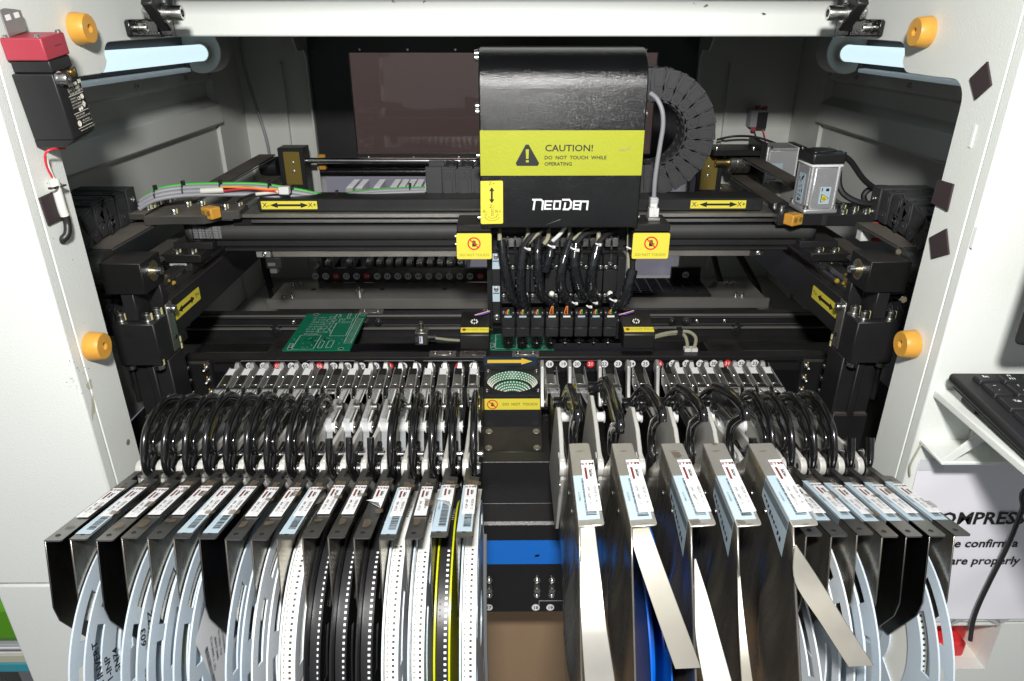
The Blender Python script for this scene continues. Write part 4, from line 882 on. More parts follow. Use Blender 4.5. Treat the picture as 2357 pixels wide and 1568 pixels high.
for x in (.1318, .1378): screw((x, .7788, -.3275), (0, -1, 0), .0026, .003, 'steel', hd)
# spiral wrapped hoses and clear tubes
def wrap(pts, r, name='spiral_hose'):
    r *= 1.32
    pts = [Vector(p) for p in pts]; sp = spline(pts, 10); mb = MB(); mb.tube(sp, r * .93, 12); h = obj(name, mb, 'hose_black', hd)
    mb = MB(); n = len(sp); tot = sum((sp[i + 1] - sp[i]).length for i in range(n - 1)); s0 = 0; last = -1; 
    for i in range(1, n - 1):
        s0 += (sp[i] - sp[i - 1]).length
        if s0 - last > .0078:
            last = s0; d = (sp[i + 1] - sp[i - 1]).normalized(); a = X_ - d * X_.dot(d); a.normalize(); b = d.cross(a)
            vs = []
            for q in range(13):
                t = 2 * math.pi * q / 12; o = sp[i] + d * (.0030 * q / 12)
                for e, rr in ((0, r * .9), (0, r * 1.12), (.0052, r * 1.12), (.0052, r * .9)): vs.append(o + d * e + (a * math.cos(t) + b * math.sin(t)) * rr)
            mb.add(vs, [(4 * q + j, 4 * q + (j + 1) % 4, 4 * q + 4 + (j + 1) % 4, 4 * q + 4 + j) for q in range(12) for j in range(4)])
    o = obj('spiral_turn', mb, 'hose_black', h); o['kind'] = 'stuff'
H = lambda *p: [aY(a, b, y) for a, b, y in p]
wrap(H((1154, 553, .768), (1158, 590, .763), (1168, 640, .762), (1178, 680, .766), (1190, 697, .772)), .0038)
wrap(H((1206, 566, .762), (1200, 610, .757), (1198, 650, .758), (1203, 690, .765), (1206, 705, .772)), .0042)
wrap(H((1240, 545, .768), (1237, 590, .758), (1240, 640, .757), (1247, 675, .762), (1264, 692, .768), (1272, 700, .772)), .0038)
wrap(H((1271, 562, .760), (1265, 590, .754), (1255, 625, .754)), .0034)
wrap(H((1311, 556, .762), (1296, 605, .752), (1291, 650, .753), (1304, 686, .762), (1318, 700, .770)), .0040)
wrap(H((1326, 562, .758), (1322, 600, .752), (1330, 650, .754), (1345, 676, .762), (1362, 685, .770)), .0042)
wrap(H((1377, 562, .760), (1365, 610, .752), (1361, 650, .754), (1366, 685, .763), (1376, 698, .770)), .0044)
wrap(H((1456, 620, .757), (1447, 655, .754), (1437, 690, .755), (1420, 702, .762), (1410, 692, .768)), .0044)
def hose(pts, r, m, nm='hose'): mb = MB(); mb.tube(pts, r, 10, 7); obj(nm, mb, m, hd)
hose(H((1206, 566, .762), (1222, 545, .764), (1250, 528, .772), (1268, 515, .79)), .0034, 'black_cable')
hose(H((1326, 562, .758), (1345, 540, .762), (1382, 527, .772), (1400, 518, .79)), .0036, 'black_cable')
hose(H((1377, 562, .760), (1390, 545, .764), (1415, 528, .774), (1430, 515, .79)), .0034, 'black_cable')
hose(H((1311, 556, .762), (1316, 540, .766), (1322, 515, .79)), .0030, 'black_cable')
hose(H((1240, 545, .768), (1244, 530, .772), (1256, 512, .79)), .0030, 'black_cable')
hose(H((1456, 620, .757), (1456, 590, .758), (1453, 555, .762), (1455, 515, .79)), .0032, 'black_cable')
for p in (((1150, 515, .785), (1150, 540, .770), (1151, 575, .765)), ((1212, 515, .785), (1216, 538, .768), (1206, 560, .765)), ((1262, 515, .785), (1262, 545, .768), (1252, 562, .765)), ((1311, 515, .785), (1312, 535, .768), (1311, 552, .764)), ((1377, 515, .785), (1378, 538, .766), (1377, 556, .764)), ((1466, 515, .78), (1462, 560, .765), (1459, 605, .76), (1456, 632, .76)), ((1449, 520, .78), (1447, 580, .77), (1447, 640, .768), (1440, 690, .768))):
    hose(H(*p), .0025, 'clear_hose', 'clear_tube')
hose(H((1272, 555, .765), (1288, 540, .764), (1302, 522, .77), (1310, 512, .785)), .0022, 'nylon', 'clear_tube')
hose(H((1216, 560, .764), (1236, 540, .764), (1258, 522, .775)), .0018, 'clear_hose', 'clear_tube'); hose(H((1318, 552, .762), (1338, 536, .764), (1362, 520, .775)), .0018, 'clear_hose', 'clear_tube')
for px, py, l, y in ((1213, 572, 9, .756), (1268, 566, 12, .754), (1322, 573, 14, .750), (1376, 562, 8, .752), (1450, 571, 13, .752), (1322, 697, 8, .760), (1368, 696, 8, .760), (1410, 690, 12, .758), (1355, 705, 8, .760)):
    a, b = aY(px - l * .6, py - l * .2, y), aY(px + l * .6, py + l * .25, y); mb = MB(); mb.tube([a, (a + b) / 2 - Y_ * .002, b], .0010, 8, 3); mb.cyl(b - X_ * .002, b + X_ * .0015, .0018, n=10); obj('white_tie', mb, 'nylon', hd)
for k in range(3, 8):
    x = U0 + UP * k + .0082; mb = MB(); mb.lathe((x, .7755, -.2945 + .002), (0, -.8, .6), [(0, .0035), (.006, .0035), (.008, .0026), (.0085, .001)], 14); obj('air_fitting', mb, 'led_white', hd)
for x in (U0 + .0082, U0 + UP + .0082): mb = MB(); mb.lathe((x + .003, .7755, -.2925), (0, -.8, .6), [(0, .003), (.005, .003), (.0055, .001)], 12); obj('air_fitting', mb, 'led_white', hd)
cl = MB(); cl.add([hY(1440, 630, .770), hY(1446, 622, .765), hY(1451, 660, .768), hY(1446, 690, .772), hY(1441, 665, .770)], [(0, 1, 2, 3, 4)]); obj('foil_tag', cl, 'cast_alu', hd, smooth=0)
# warning boxes beside the cover
def warn(c, wd, ht, par_, small=False):
    n = -Y_
    if not small:
        r = wd * .185; q = c + Z_ * ht * .11 + n * .0006
        mb = MB(); annulus(mb, q + n * .0003, n, r * .80, r); a = Vector((-.62, 0, .62)) * r; d = Vector((.05, 0, .05)) * r * 1.2; mb.add([q + n * .0003 + a + d, q + n * .0003 - a + d, q + n * .0003 - a - d, q + n * .0003 + a - d], [(0, 1, 2, 3)]); obj('no_sign', mb, 'red_print', par_)
        text('lettering', 'DO NOT TOUCH', wd * .105, c + Vector((0, -.0007, -ht * .34)), X_, Z_, 'ink_olive', par_)
    else:
        r = ht * .36; q = c - X_ * wd * .36 + n * .0006; mb = MB(); annulus(mb, q + n * .0003, n, r, r * 1.22); a = Vector((-.7, 0, .7)) * r; d = Vector((.08, 0, .08)) * r; mb.add([q + n * .0003 + a + d, q + n * .0003 - a + d, q + n * .0003 - a - d, q + n * .0003 + a - d], [(0, 1, 2, 3)]); obj('no_sign', mb, 'red_print', par_)
        text('lettering', 'DO  NOT  TOUCH', ht * .34, c + Vector((wd * .13, -.0007, 0)), X_, Z_, 'ink', par_, sx=.98)
    # a small hand: palm and four fingers with a thumb
    k = r * .5; mb = MB(); o = q + n * .00022
    for a, b, c_, d_ in ((-.55, -.9, .5, .25), (-.55, .2, -.32, .85), (-.28, .2, -.05, 1.0), (0, .2, .22, .98), (.27, .2, .48, .8), (.5, -.35, 1.0, -.05)): mb.add([o + Vector((x * k, 0, z * k)) for x, z in ((a, b), (c_, b), (c_, d_), (a, d_))], [(0, 1, 2, 3)])
    obj('hand_symbol', mb, 'ink', par_, smooth=0)
for nm, x0, x1 in (('left', -.0560, -.0165), ('right', .1390, .1805)):
    mb = MB(); mb.box(x0, .7455, -.2385, x1, .79, -.2080); bxx = obj('side_box', mb, 'black_plastic', hd, bevel=.0015, seg=2)
    mb = MB(); mb.box(x0 + .001, .7465, -.2076, x1 - .0005, .79, -.1990); obj('box_lid', mb, 'dusty_black', bxx, bevel=.001)
    c = Vector(((x0 + x1) / 2, .7453, -.2232)); lb = lab(hd, 'warning_label', c, X_, Z_, (x1 - x0) - .0008, .0295, 'yellow'); warn(c, x1 - x0, .0295, lb)
    for z in (-.2145, -.2235): screw((x0 if x0 < 0 else x1, .755, z), (-1 if x0 < 0 else 1, 0, 0), .002, .002, 'steel', bxx)
    for px in (.25, .75): screw((x0 + (x1 - x0) * px, .765, -.2386), (0, 0, -1), .0022, .002, 'steel', bxx)
for nm, x0, x1 in (('left', -.0553, -.0205), ('right', .1360, .1730)):
    mb = MB(); mb.prism([(.740, -.3475), (.740, -.3290), (.742, -.3275), (.785, -.3165), (.785, -.3475)], 'X', x0, x1); vc = obj('vision_camera', mb, 'dusty_black', hd, bevel=.0012, seg=2)
    c = Vector(((x0 + x1) / 2, .7410, -.3268)); up = Vector((0, .97, .25)).normalized(); c0_ = c + Vector((0, .0055, .0017))
    lb = lab(hd, 'warning_label', c0_, X_, up, x1 - x0 - .002, .0090, 'yellow'); n_ = X_.cross(up)
    q = c0_ + n_ * .0007 - X_ * (x1 - x0) * .36; mb = MB(); annulus(mb, q, n_, .0021, .0027); obj('no_sign', mb, 'red_print', lb); mb = MB(); mb.cyl(q, q + n_ * .0001, .0016, n=10); obj('hand_symbol', mb, 'ink', lb)
    text('lettering', 'DO NOT TOUCH', .0036, c0_ + n_ * .0007 + X_ * .004, X_, up, 'ink_olive', lb, sx=1.2)
    cc = Vector(((x0 + x1) / 2 - .001, .762, -.3222)); mb = MB(); mb.lathe(cc, (0, -.25, .97), [(0, .0062), (.0006, .0062), (.0006, .0052), (-.001, .005)], 20); lr = obj('light_opening', mb, 'ink', vc)
    for i in range(8):
        a = i * 2 * math.pi / 8; mb = MB(); o = cc + Vector((.0036 * math.cos(a), .0034 * math.sin(a), .0008 + .0009 * math.sin(a))); mb.lathe(o, (0, -.25, .97), [(0, .0009), (.0012, .0009), (.0018, .0003)], 8); obj('diode', mb, 'led_white', lr)
    for i, m in enumerate(('blue_wire', 'red_wire', 'white_cable')):
        x = x1 - .004 if x0 < 0 else x0 + .012; mb = MB(); mb.tube([Vector((x - .014, .770, -.3165 + .0005 * i)), Vector((x - .006, .768, -.3145 + .001 * i)), Vector((x + .004, .772, -.313 + .001 * i))], .0004, 6, 4); obj('camera_wire', mb, m, vc)
# network lead to the right box
nl_ = thing('network_lead', 'grey network lead with a clear plug looping down the right side of the head', 'cable', (.15, .76, -.15))
mb = MB(); mb.tube(H((1497, 215, .775), (1512, 228, .770), (1524, 255, .766), (1526, 290, .765), (1520, 330, .765), (1512, 380, .765), (1507, 420, .766), (1505, 455, .768)), .0025, 12, 8); obj('lead', mb, 'grey_cable', nl_)
c = aY(1504, 468, .768); mb = MB(); mb.box(c.x - .0042, .764, c.z - .0045, c.x + .0042, .772, c.z + .0065); obj('plug_boot', mb, 'nylon', nl_, bevel=.001)
for i in range(3): mb = MB(); mb.box(c.x - .0045, .7634, c.z + .001 + i * .002, c.x + .0045, .7726, c.z + .002 + i * .002); obj('boot_ridge', mb, 'ink_grey', nl_)
mb = MB(); mb.box(c.x - .0048, .7625, c.z - .0145, c.x + .0060, .773, c.z - .0045); obj('clear_plug', mb, 'nylon', nl_, bevel=.0006)
mb = MB(); mb.box(c.x - .0062, .760, -.1989, c.x + .0075, .776, c.z - .0147); obj('socket', mb, 'cast_alu', nl_, bevel=.0006)
mb = MB(); mb.box(c.x - .0005, .7615, c.z - .012, c.x + .0025, .7622, c.z - .002); obj('plug_clip', mb, 'nylon', nl_)

# ================================================================ conveyor and boards
cv = thing('board_conveyor', 'black board conveyor with two long rails, small rollers and clamp plates', 'conveyor', (0, .85, -.40))
mb = MB(); mb.box(-.460, .9165, -.412, .470, .930, -.3735); obj('rear_rail', mb, 'anodised', cv, bevel=.0008)
mb = MB(); mb.box(-.460, .9135, -.3775, .470, .9163, -.3745); mb.box(-.460, .9120, -.3965, .470, .9163, -.3935); obj('rail_lip', mb, 'tray_steel', cv, bevel=.0006); mb = MB(); mb.box(-.460, .9000, -.4130, .470, .9163, -.4095); obj('rail_ledge', mb, 'anodised', cv, bevel=.0006)
mb = MB(); mb.box(-.40, .7745, -.392, .40, .7905, -.3735); obj('front_rail', mb, 'anodised', cv, bevel=.0008)
mb = MB(); mb.box(-.362, .7730, -.3815, .362, .7744, -.3785); obj('front_lip', mb, 'black_gloss', cv)
for x0, x1 in ((-.455, -.2015), (-.183, .2355), (.256, .465)):     # conveyor belts on rollers
    mb = MB(); n_ = 10; r_ = .0058; lp = [(x0, -.3785), (x1, -.3785)] + [(x1 + r_ * math.sin(math.radians(a)), -.3843 + r_ * math.cos(math.radians(a))) for a in range(20, 180, 20)] + [(x1, -.3901), (x0, -.3901)] + [(x0 - r_ * math.sin(math.radians(a)), -.3843 - r_ * math.cos(math.radians(a))) for a in range(20, 180, 20)] + [(x0, -.3785)]
    k = len(lp); 
    for y in (.9128, .9160): mb.v += [(x, y, z) for x, z in lp]
    mb.f += [(i, i + 1, k + i + 1, k + i) for i in range(k - 1)]; mb.m += [0] * (k - 1); b_ = obj('belt', mb, 'rubber', cv); sd = b_.modifiers.new('thick', 'SOLIDIFY'); sd.thickness = .0010
    for x in (x0, x1):
        mb = MB(); mb.lathe((x, .9160, -.3843), (0, -1, 0), [(0, .0050), (.004, .0050), (.0041, .0060), (.0048, .0060), (.0049, .0042), (.0058, .0038), (.0058, .0018), (.0066, .0016)], 20); obj('roller', mb, 'steel', cv)
for px in (330, 2095 - 1000 + 0, 1000 + 0): pass
for x in (-.305, -.262, .272, .312, .05): screw((x, .9158, -.3860), (0, -1, 0), .0026, .0018, 'steel', cv, hexr=.3)
for x0, x1, y, z in ((-.2105, -.176, .918, -.3733), (-.035, -.004, .918, -.3733), (-.0965, -.0635, .778, -.3733), (-.0585, -.0260, .778, -.3733), (.006, .0395, .778, -.3733)):
    mb = MB(); mb.box(x0, y - .004, z, x1, y + .008, z + .0032); cp = obj('clamp_plate', mb, 'plate_steel', cv, bevel=.0005)
    for q in (.22, .78): screw((x0 + (x1 - x0) * q, y + .002, z + .0033), (0, 0, 1), .0028, .0008, 'steel', cp)
for x in (-.300, .296): mb = MB(); mb.box(x - .024, .845, -.428, x + .024, .885, -.4005); cbk = obj('support_block', mb, 'dusty_black', cv, bevel=.001); [screw((x + q, .862, -.4004), (0, 0, 1), .0034, .0006, 'ink', cbk) for q in (-.012, .010)]
for x in (-.352, -.325, .310, .342):
    mb = MB(); mb.box(x - .003, .83, -.452, x + .003, .905, -.4285); obj('support_rib', mb, 'anodised', cv)
mb = MB(); mb.box(-.366, .7908, -.446, .470, .912, -.4405); obj('pan', mb, 'black_paint', cv)
for s in (-1, 1): mb = MB(); mb.cyl((s * .335, .83, -.4135), (s * .335, .80, -.4135), .010, n=20); obj('spindle_end', mb, 'brushed', cv)
for s in (-1, 1): mb = MB(); mb.lathe((s * .330, .9164, -.3975), (0, -1, 0), [(0, .009), (.004, .009), (.0042, .006), (.006, .004)], 20); obj('idler', mb, 'black_plastic', cv)

def board(x0, y0, x1, y1, shear, lab_, z=-.3745):
    t = thing('circuit_board', lab_, 'circuit board', ((x0 + x1) / 2, (y0 + y1) / 2, z), 'bare green circuit boards')
    W, D = x1 - x0, y1 - y0
    def U(u, v, e=0): return Vector((x0 + u * W, y0 + v * D, z + .0016 + e))
    mb = MB(); mb.box(x0, y0, z, x1, y1, z + .0016); obj('board', mb, 'pcb_green', t)
    sk = MB()
    def line(a, b, wd=.0006): 
        a, b = U(*a, .0002), U(*b, .0002); d = (b - a).normalized(); n = Vector((-d.y, d.x, 0)) * wd / 2; sk.add([a + n, a - n, b - n, b + n], [(0, 1, 2, 3)])
    def rect(a, b, c, d, wd=.0006):
        for p, q in (((a, b), (c, b)), ((c, b), (c, d)), ((c, d), (a, d)), ((a, d), (a, b))): line(p, q, wd)
    rr = random.Random(5)
    rect(.58, .36, .83, .72); rect(.13, .02, .45, .38); rect(.06, .05, .11, .16); rect(.50, .05, .56, .22); rect(.62, .06, .70, .23)
    rect(.70, .86, .74, .99); rect(.83, .86, .87, .99); rect(.60, .76, .82, .84); rect(.64, .80, .68, .84)
    for i in range(22): v = .17 + i * .032; line((.86, v), (.97, v), .0005)
    line((.86, .17), (.86, .85)); line((.97, .17), (.97, .85))
    for r_ in range(8):
        for c_ in range(3):
            u, v = .17 + c_ * .075 + rr.uniform(-.01, .01), .40 + r_ * .066; rect(u, v, u + .045, v + .022, .0004)
    for r_ in range(5): rect(.36 + .015 * r_, .46 + r_ * .098, .45 + .015 * r_, .52 + r_ * .098, .0005)
    for r_ in range(26): u, v = .48 + rr.uniform(0, .10), .42 + rr.uniform(0, .54); rect(u, v, u + .014, v + .028, .0004)
    for i in range(30): u, v = rr.uniform(.02, .8), rr.uniform(.02, .3); rect(u, v, u + .012, v + .006, .0003)
    for u, v in ((.16, .97), (.10, .03), (.86, .03), (.93, .97)): 
        c = U(u, v, .0002); sk.lathe(c, Z_, [(0, .0036), (.0001, .0036), (.0001, .0031), (0, .0031)], 16)
    o = obj('silkscreen', sk, 'silk', t, smooth=0); o['kind'] = 'stuff'
    dk = MB()
    for i in range(60):
        u, v = rr.uniform(.02, .55), rr.uniform(.02, .40); a, b = U(u, v, .0001), U(u, v, .0001)
        if i % 2: b = b + Vector((rr.uniform(.004, .016), 0, 0))
        else: b = b + Vector((0, rr.uniform(.004, .016), 0))
        d = (b - a).normalized(); n = Vector((-d.y, d.x, 0)) * .0004; dk.add([a + n, a - n, b - n, b + n], [(0, 1, 2, 3)])
    o = obj('copper_trace', dk, 'pcb_dark', t, smooth=0); o['kind'] = 'stuff'
    for u, v in ((.16, .97), (.10, .03), (.86, .03), (.93, .97)):
        mb = MB(); c = U(u, v, .0001); mb.cyl(c, c + Z_ * .0002, .0020, n=14); obj('mounting_hole', mb, 'ink', t)
board(-.2835, .7945, -.1985, .9165, 0, 'green circuit board lying across the conveyor rails, left of the head')
board(-.0260, .7945, .0590, .9165, 0, 'green circuit board on the rails under the nozzles')
vl = thing('sensor_cylinder', 'small steel pneumatic block with a clear hose between the conveyor rails', 'pneumatic cylinder', aY(970, 775, .84))
c = aY(970, 775, .85); mb = MB(); mb.box(c.x - .0085, .845, c.z - .0105, c.x + .0085, .865, c.z + .0075); obj('body', mb, 'silver_dirty', vl, bevel=.0008)
mb = MB(); mb.lathe((c.x, .853, c.z + .0076), Z_, [(0, .0062), (.002, .0062), (.0022, .0035), (.011, .0032), (.0112, .0020), (.013, .002)], 16); obj('plunger', mb, 'silver_dirty', vl)
mb = MB(); mb.box(c.x - .0022, .8444, c.z - .0075, c.x + .0022, .8448, c.z + .0025); ml = obj('maker_label', mb, 'label_white', vl); mb = MB(); mb.box(c.x - .0015, .8440, c.z - .005, c.x - .0003, .8443, c.z + .002); obj('print_mark', mb, 'blue_wire', ml)
for z in (-.007, .0045): screw((c.x - .0062, .8449, c.z + z), (0, -1, 0), .0018, .001, 'ink', vl)
mb = MB(); mb.lathe((c.x + .0086, .855, c.z - .004), X_, [(0, .0035), (.003, .0035), (.0032, .0028), (.008, .0028), (.0082, .0036), (.0098, .0036)], 6); obj('hose_fitting', mb, 'steel', vl)
mb = MB(); mb.tube(H((986, 779, .855), (1005, 779, .855), (1030, 782, .853), (1060, 784, .85)), .0019, 10, 6); obj('clear_hose', mb, 'clear_hose', vl)
hz = thing('air_hose_pair', 'two clear air hoses arching from the right camera box down behind the front rail', 'hose', aY(1560, 775, .80))
mb = MB(); mb.tube(H((1508, 774, .765), (1530, 768, .775), (1560, 764, .785), (1585, 764, .79), (1600, 775, .79), (1601, 790, .79), (1596, 803, .79)), .0022, 10, 8); obj('hose', mb, 'clear_hose', hz)
mb = MB(); mb.tube(H((1508, 776, .765), (1530, 771, .775), (1552, 768, .785), (1572, 770, .79), (1580, 782, .79), (1583, 803, .79)), .0022, 10, 8); obj('hose', mb, 'clear_hose', hz)
for px in (1583, 1596): c = aY(px, 804, .79); mb = MB(); mb.box(c.x - .0045, .786, c.z - .002, c.x + .0045, .795, c.z + .002); obj('hose_fitting', mb, 'nylon', hz)
c = aY(1564, 765, .784); mb = MB(); mb.box(c.x - .003, .780, c.z - .004, c.x + .003, .789, c.z + .005); obj('cable_tie', mb, 'black_plastic', hz)
mb = MB(); mb.box(.195, .83, -.428, .222, .84, -.395); mp = obj('bracket', mb, 'anodised', hz); [screw((x, .8298, -.403), (0, -1, 0), .003, .002, 'steel', mp) for x in (.201, .216)]
# ---- rear tray with component matrix
tr = thing('waste_tray', 'dark steel shelf behind the conveyor with a bent front lip', 'shelf', (0, 1.04, -.39))
mb = MB(); mb.box(-.366, 1.010, -.3885, .402, 1.0830, -.3855); mb.box(-.372, 1.0055, -.402, .408, 1.0098, -.3855); obj('shelf_plate', mb, 'tray_steel', tr, bevel=.0008)
for x in (-.348, -.335, .358, .368):
    for y in (1.018, 1.07): screw((x, y, -.3854), (0, 0, 1), .0034, .005, 'steel', tr); 
mb = MB(); mb.lathe((-.232, 1.030, -.3854), Z_, [(0, .0065), (.006, .0065), (.0062, .002), (.011, .0015)], 14); obj('tray_post', mb, 'plate_steel', tr)
for x in (-.31, -.20, -.10): mb = MB(); mb.cyl((x, 1.05, -.3854), (x, 1.05, -.3851), .004); obj('hole', mb, 'ink', tr)
it = thing('chip_tray', 'black moulded chip tray with open pockets on the rear shelf right of the head', 'chip tray', (.22, 1.045, -.385))
mb = MB(); mb.box(.132, 1.0115, -.3853, .318, 1.0815, -.3822); obj('tray_base', mb, 'black_plastic', it)
me = None
for i in range(10):
    for j in range(7):
        x, y = .137 + i * .0178, 1.0135 + j * .0095
        mb = MB(); 
        if me is None:
            for a, b, c_, d in ((0, 0, .0178, .0012), (0, .0083, .0178, .0095), (0, .0012, .0012, .0083), (.0166, .0012, .0178, .0083)): mb.box(a, b, 0, c_, d, .004)
            o = obj('pocket', mb, 'black_plastic', it, local=True); me = o
            o.location = Vector((x, y, -.3821)) - it.location
        else: k = me.copy(); COL.objects.link(k); k.location = Vector((x, y, -.3821)) - it.location
# ---- rear feeder strip and rear feeders
rs = thing('rear_number_strip', 'black strip of numbered discs in front of the rear feeders', 'number strip', (0, 1.088, -.375))
mb = MB(); mb.box(-.31, 1.0835, -.3853, -.012, 1.0905, -.3615); obj('strip', mb, 'black_paint', rs); mb = MB(); mb.box(.27, 1.0835, -.3853, .318, 1.0905, -.3615); obj('strip', mb, 'black_paint', rs)
for i in range(18):
    n_ = 34 + i if i < 17 else 66
    px = (1000 + (513 + 80.75 * i) / 1.96) * .57544 if i < 17 else (2600 + 279 / 1.96) * .57544
    c = aY(px, 636 if i < 17 else 633, 1.0833); red = n_ in (36, 39, 50)
    mb = MB(); mb.cyl(c, c - Y_ * .0006, .0056, n=20); d = obj('number_disc', mb, 'red_print' if red else 'ink_white', rs)
    text('numeral', str(n_), .0078, c - Y_ * .0009, X_, Z_, 'ink_white' if red else 'ink', d)
RO = ['leftmost', 'second', 'third', 'fourth', 'fifth', 'sixth', 'seventh', 'eighth', 'ninth', 'tenth', 'eleventh', 'twelfth', 'rightmost']
def rl_lab(i): return '%s of the thirteen dark tape feeders behind the rear number strip%s' % (RO[i] + (' from the left' if 0 < i < 12 else ''), '')
proto = None
for i, cx_ in enumerate((535, 625, 790, 945, 1025, 1100, 1175, 1260, 1340, 1420, 1500, 1575, 1660)):
    x = aY((1000 + (cx_ - 8) / 1.96) * .57544, 610, 1.10).x
    l = rl_lab(i)
    if proto is None:
        t = thing('rear_feeder', l, 'tape feeder', (x, 1.10, -.36), 'tape feeders behind the rear number strip')
        def B(nm, m, x0, y0, z0, x1, y1, z1, bv=.0006): mb = MB(); mb.box(x + x0, y0, z0, x + x1, y1, z1); return obj(nm, mb, m, t, bevel=bv)
        B('nose_block', 'plate_steel', -.0050, 1.0945, -.372, .0050, 1.118, -.3535); B('tape_guide', 'steel', -.0055, 1.1185, -.356, .0055, 1.155, -.3475); B('guide_slot', 'ink', -.003, 1.1180, -.3474, .003, 1.135, -.3468)
        B('body', 'black_paint', -.0060, 1.1555, -.42, .0060, 1.40, -.352); B('latch', 'cast_alu', .0053, 1.10, -.366, .0072, 1.15, -.345)
        B('reel_cover', 'frame_alu', -.0065, 1.385, -.36, .0065, 1.470, -.2945); B('cover_label', 'label_white', -.0045, 1.3835, -.3225, .005, 1.3848, -.304, 0)
        mb = MB(); mb.tube([Vector((x, 1.27, -.345)), Vector((x, 1.285, -.332)), Vector((x, 1.32, -.330)), Vector((x, 1.345, -.345))], .003, 8, 5); obj('handle', mb, 'handle_black', t)
        proto = t
    else: dup(proto, (x, 1.10, -.36), rl_lab(i))
# ---- feeder bank plate with numbers
fp = thing('feeder_bank_plate', 'black feeder bank plate carrying white and red numbered discs', 'feeder plate', (0, .772, -.41))
mb = MB(); mb.box(-.40, .7735, -.4553, .40, .7742 + .0, -.3925); mb.box(-.366, .7640, -.4553, .366, .7733, -.4503); obj('plate', mb, 'black_gloss', fp, bevel=.0004)
mb = MB()
mb.box(-.40, .7738, -.3924, .40, .7743, -.3750); obj('number_panel', mb, 'black_paint', fp)
for px0, px1 in ((545, 698), (698, 828), (828, 965), (965, 1103), (1243, 1388), (1392, 1528), (1533, 1625), (1628, 1770)):
    a, b = aY(px0 + 3, 831, .7732), aY(px1 - 3, 855, .7732); q = .0003; r_ = .004; mb = MB()
    mb.tube([Vector((a.x, .7733, b.z)), Vector((a.x, .7733, a.z - r_)), Vector((a.x + r_, .7733, a.z)), Vector((b.x - r_, .7733, a.z)), Vector((b.x, .7733, a.z - r_)), Vector((b.x, .7733, b.z))], .00022, 5); obj('number_frame_line', mb, 'ink_grey', fp)
LN = [575.5 + (1089 - 575.5) * i / 16 for i in range(17)]; RN = [1265 + (1737 - 1265) * i / 15 for i in range(16)]
for i, px in enumerate(LN + RN):
    n_ = i + 1; red = n_ in (3, 6, 11, 16, 21, 26, 31); c = aY(px, (842.5 if i < 17 else 838) - (0 if i < 17 else (i - 17) * .12), .7735)
    mb = MB(); mb.cyl(c, c - Y_ * .0006, .0048, n=24); d = obj('number_disc', mb, 'red_print' if red else 'ink_white', fp)
    text('numeral', '%02d' % n_, .0064, c - Y_ * .0009, X_, Z_, 'ink_white' if red else 'ink', d, bold=.0001)
for s in (-1, 1):
    sp = thing('screw_plate', 'black end plate with eight yellow-marked screws beside the %s column' % ('left' if s < 0 else 'right'), 'end plate', (s * .380, .768, -.40))
    f = lambda x: s * x
    mb = MB(); mb.prism([(f(.398), -.4550), (f(.398), -.378), (f(.395), -.3735), (f(.366), -.3735), (f(.363), -.378), (f(.363), -.4550)], 'Y', .764, .7728); obj('plate', mb, 'black_paint', sp, bevel=.001)
    mb = MB(); mb.box(f(.396), .7638, -.3768, f(.366), .7690, -.3738); obj('dusty_edge', mb, 'dusty_plate', sp)
    for j, z in enumerate((-.3830, -.4000, -.4170, -.4270)):
        for x in (.3920, .3695):
            b = screw((f(x), .7638, z), (0, -1, 0), .0036, .005, 'steel', sp)
            mb = MB(); mb.box(f(x) - .0006, .7632, z + .0036, f(x) + .0006, .7637, z + .0064); obj('paint_mark', mb, 'arrow_yellow', b)
# ---- direction sign and the upward looking camera
sg = aY(1174, 831.5, .7722); t = tag(lab(None, 'direction_sign', sg, X_, Z_, .0655, .0125, 'navy'), 'navy sign with a yellow arrow pointing right above the light ring', 'sign')
mb = MB(); o = sg - Y_ * .0007; mb.add([o + Vector((a, 0, b)) for a, b in ((-.028, -.0022), (.014, -.0022), (.014, -.0044), (.0278, 0), (.014, .0044), (.014, .0022), (-.028, .0022))], [(0, 1, 5, 6), (2, 3, 4)]); obj('arrow', mb, 'arrow_yellow', t, smooth=0)
uc = thing('light_ring_camera', 'black upward-looking camera box with a ring of lights and a yellow warning label', 'camera', (.0062, .70, -.42))
X0, X1, YF, YB, ZT_ = -.0277, .0400, .708, .772, -.3880; xc, yc = .0062, .7415
N_ = 40; mb = MB(); R0 = .0312
ring = [Vector((xc + R0 * math.cos(2 * math.pi * i / N_), yc + R0 * math.sin(2 * math.pi * i / N_), ZT_)) for i in range(N_)]
def sq(i):
    a = 2 * math.pi * i / N_; c_, s_ = math.cos(a), math.sin(a); k = 1 / max(abs(c_), abs(s_)); return Vector((xc + .0338 * max(-1, min(1, c_ * k)), yc + .0318 * max(-1, min(1, s_ * k)), ZT_))
out = [sq(i) for i in range(N_)]
dn = [Vector((v.x, v.y, v.z - .004)) for v in out]; rd = [Vector((v.x, v.y, v.z - .004)) for v in ring]
mb.add(ring + out + dn + rd, [(i, (i + 1) % N_, N_ + (i + 1) % N_, N_ + i) for i in range(N_)] + [(N_ + i, N_ + (i + 1) % N_, 2 * N_ + (i + 1) % N_, 2 * N_ + i) for i in range(N_)] + [((i + 1) % N_, i, 3 * N_ + i, 3 * N_ + (i + 1) % N_) for i in range(N_)])
obj('top_plate', mb, 'black_plastic', uc)
mb = MB(); mb.lathe((xc, yc, ZT_ - .0041), (0, 0, -1), [(0, .0309), (.0085, .0248)], 40)
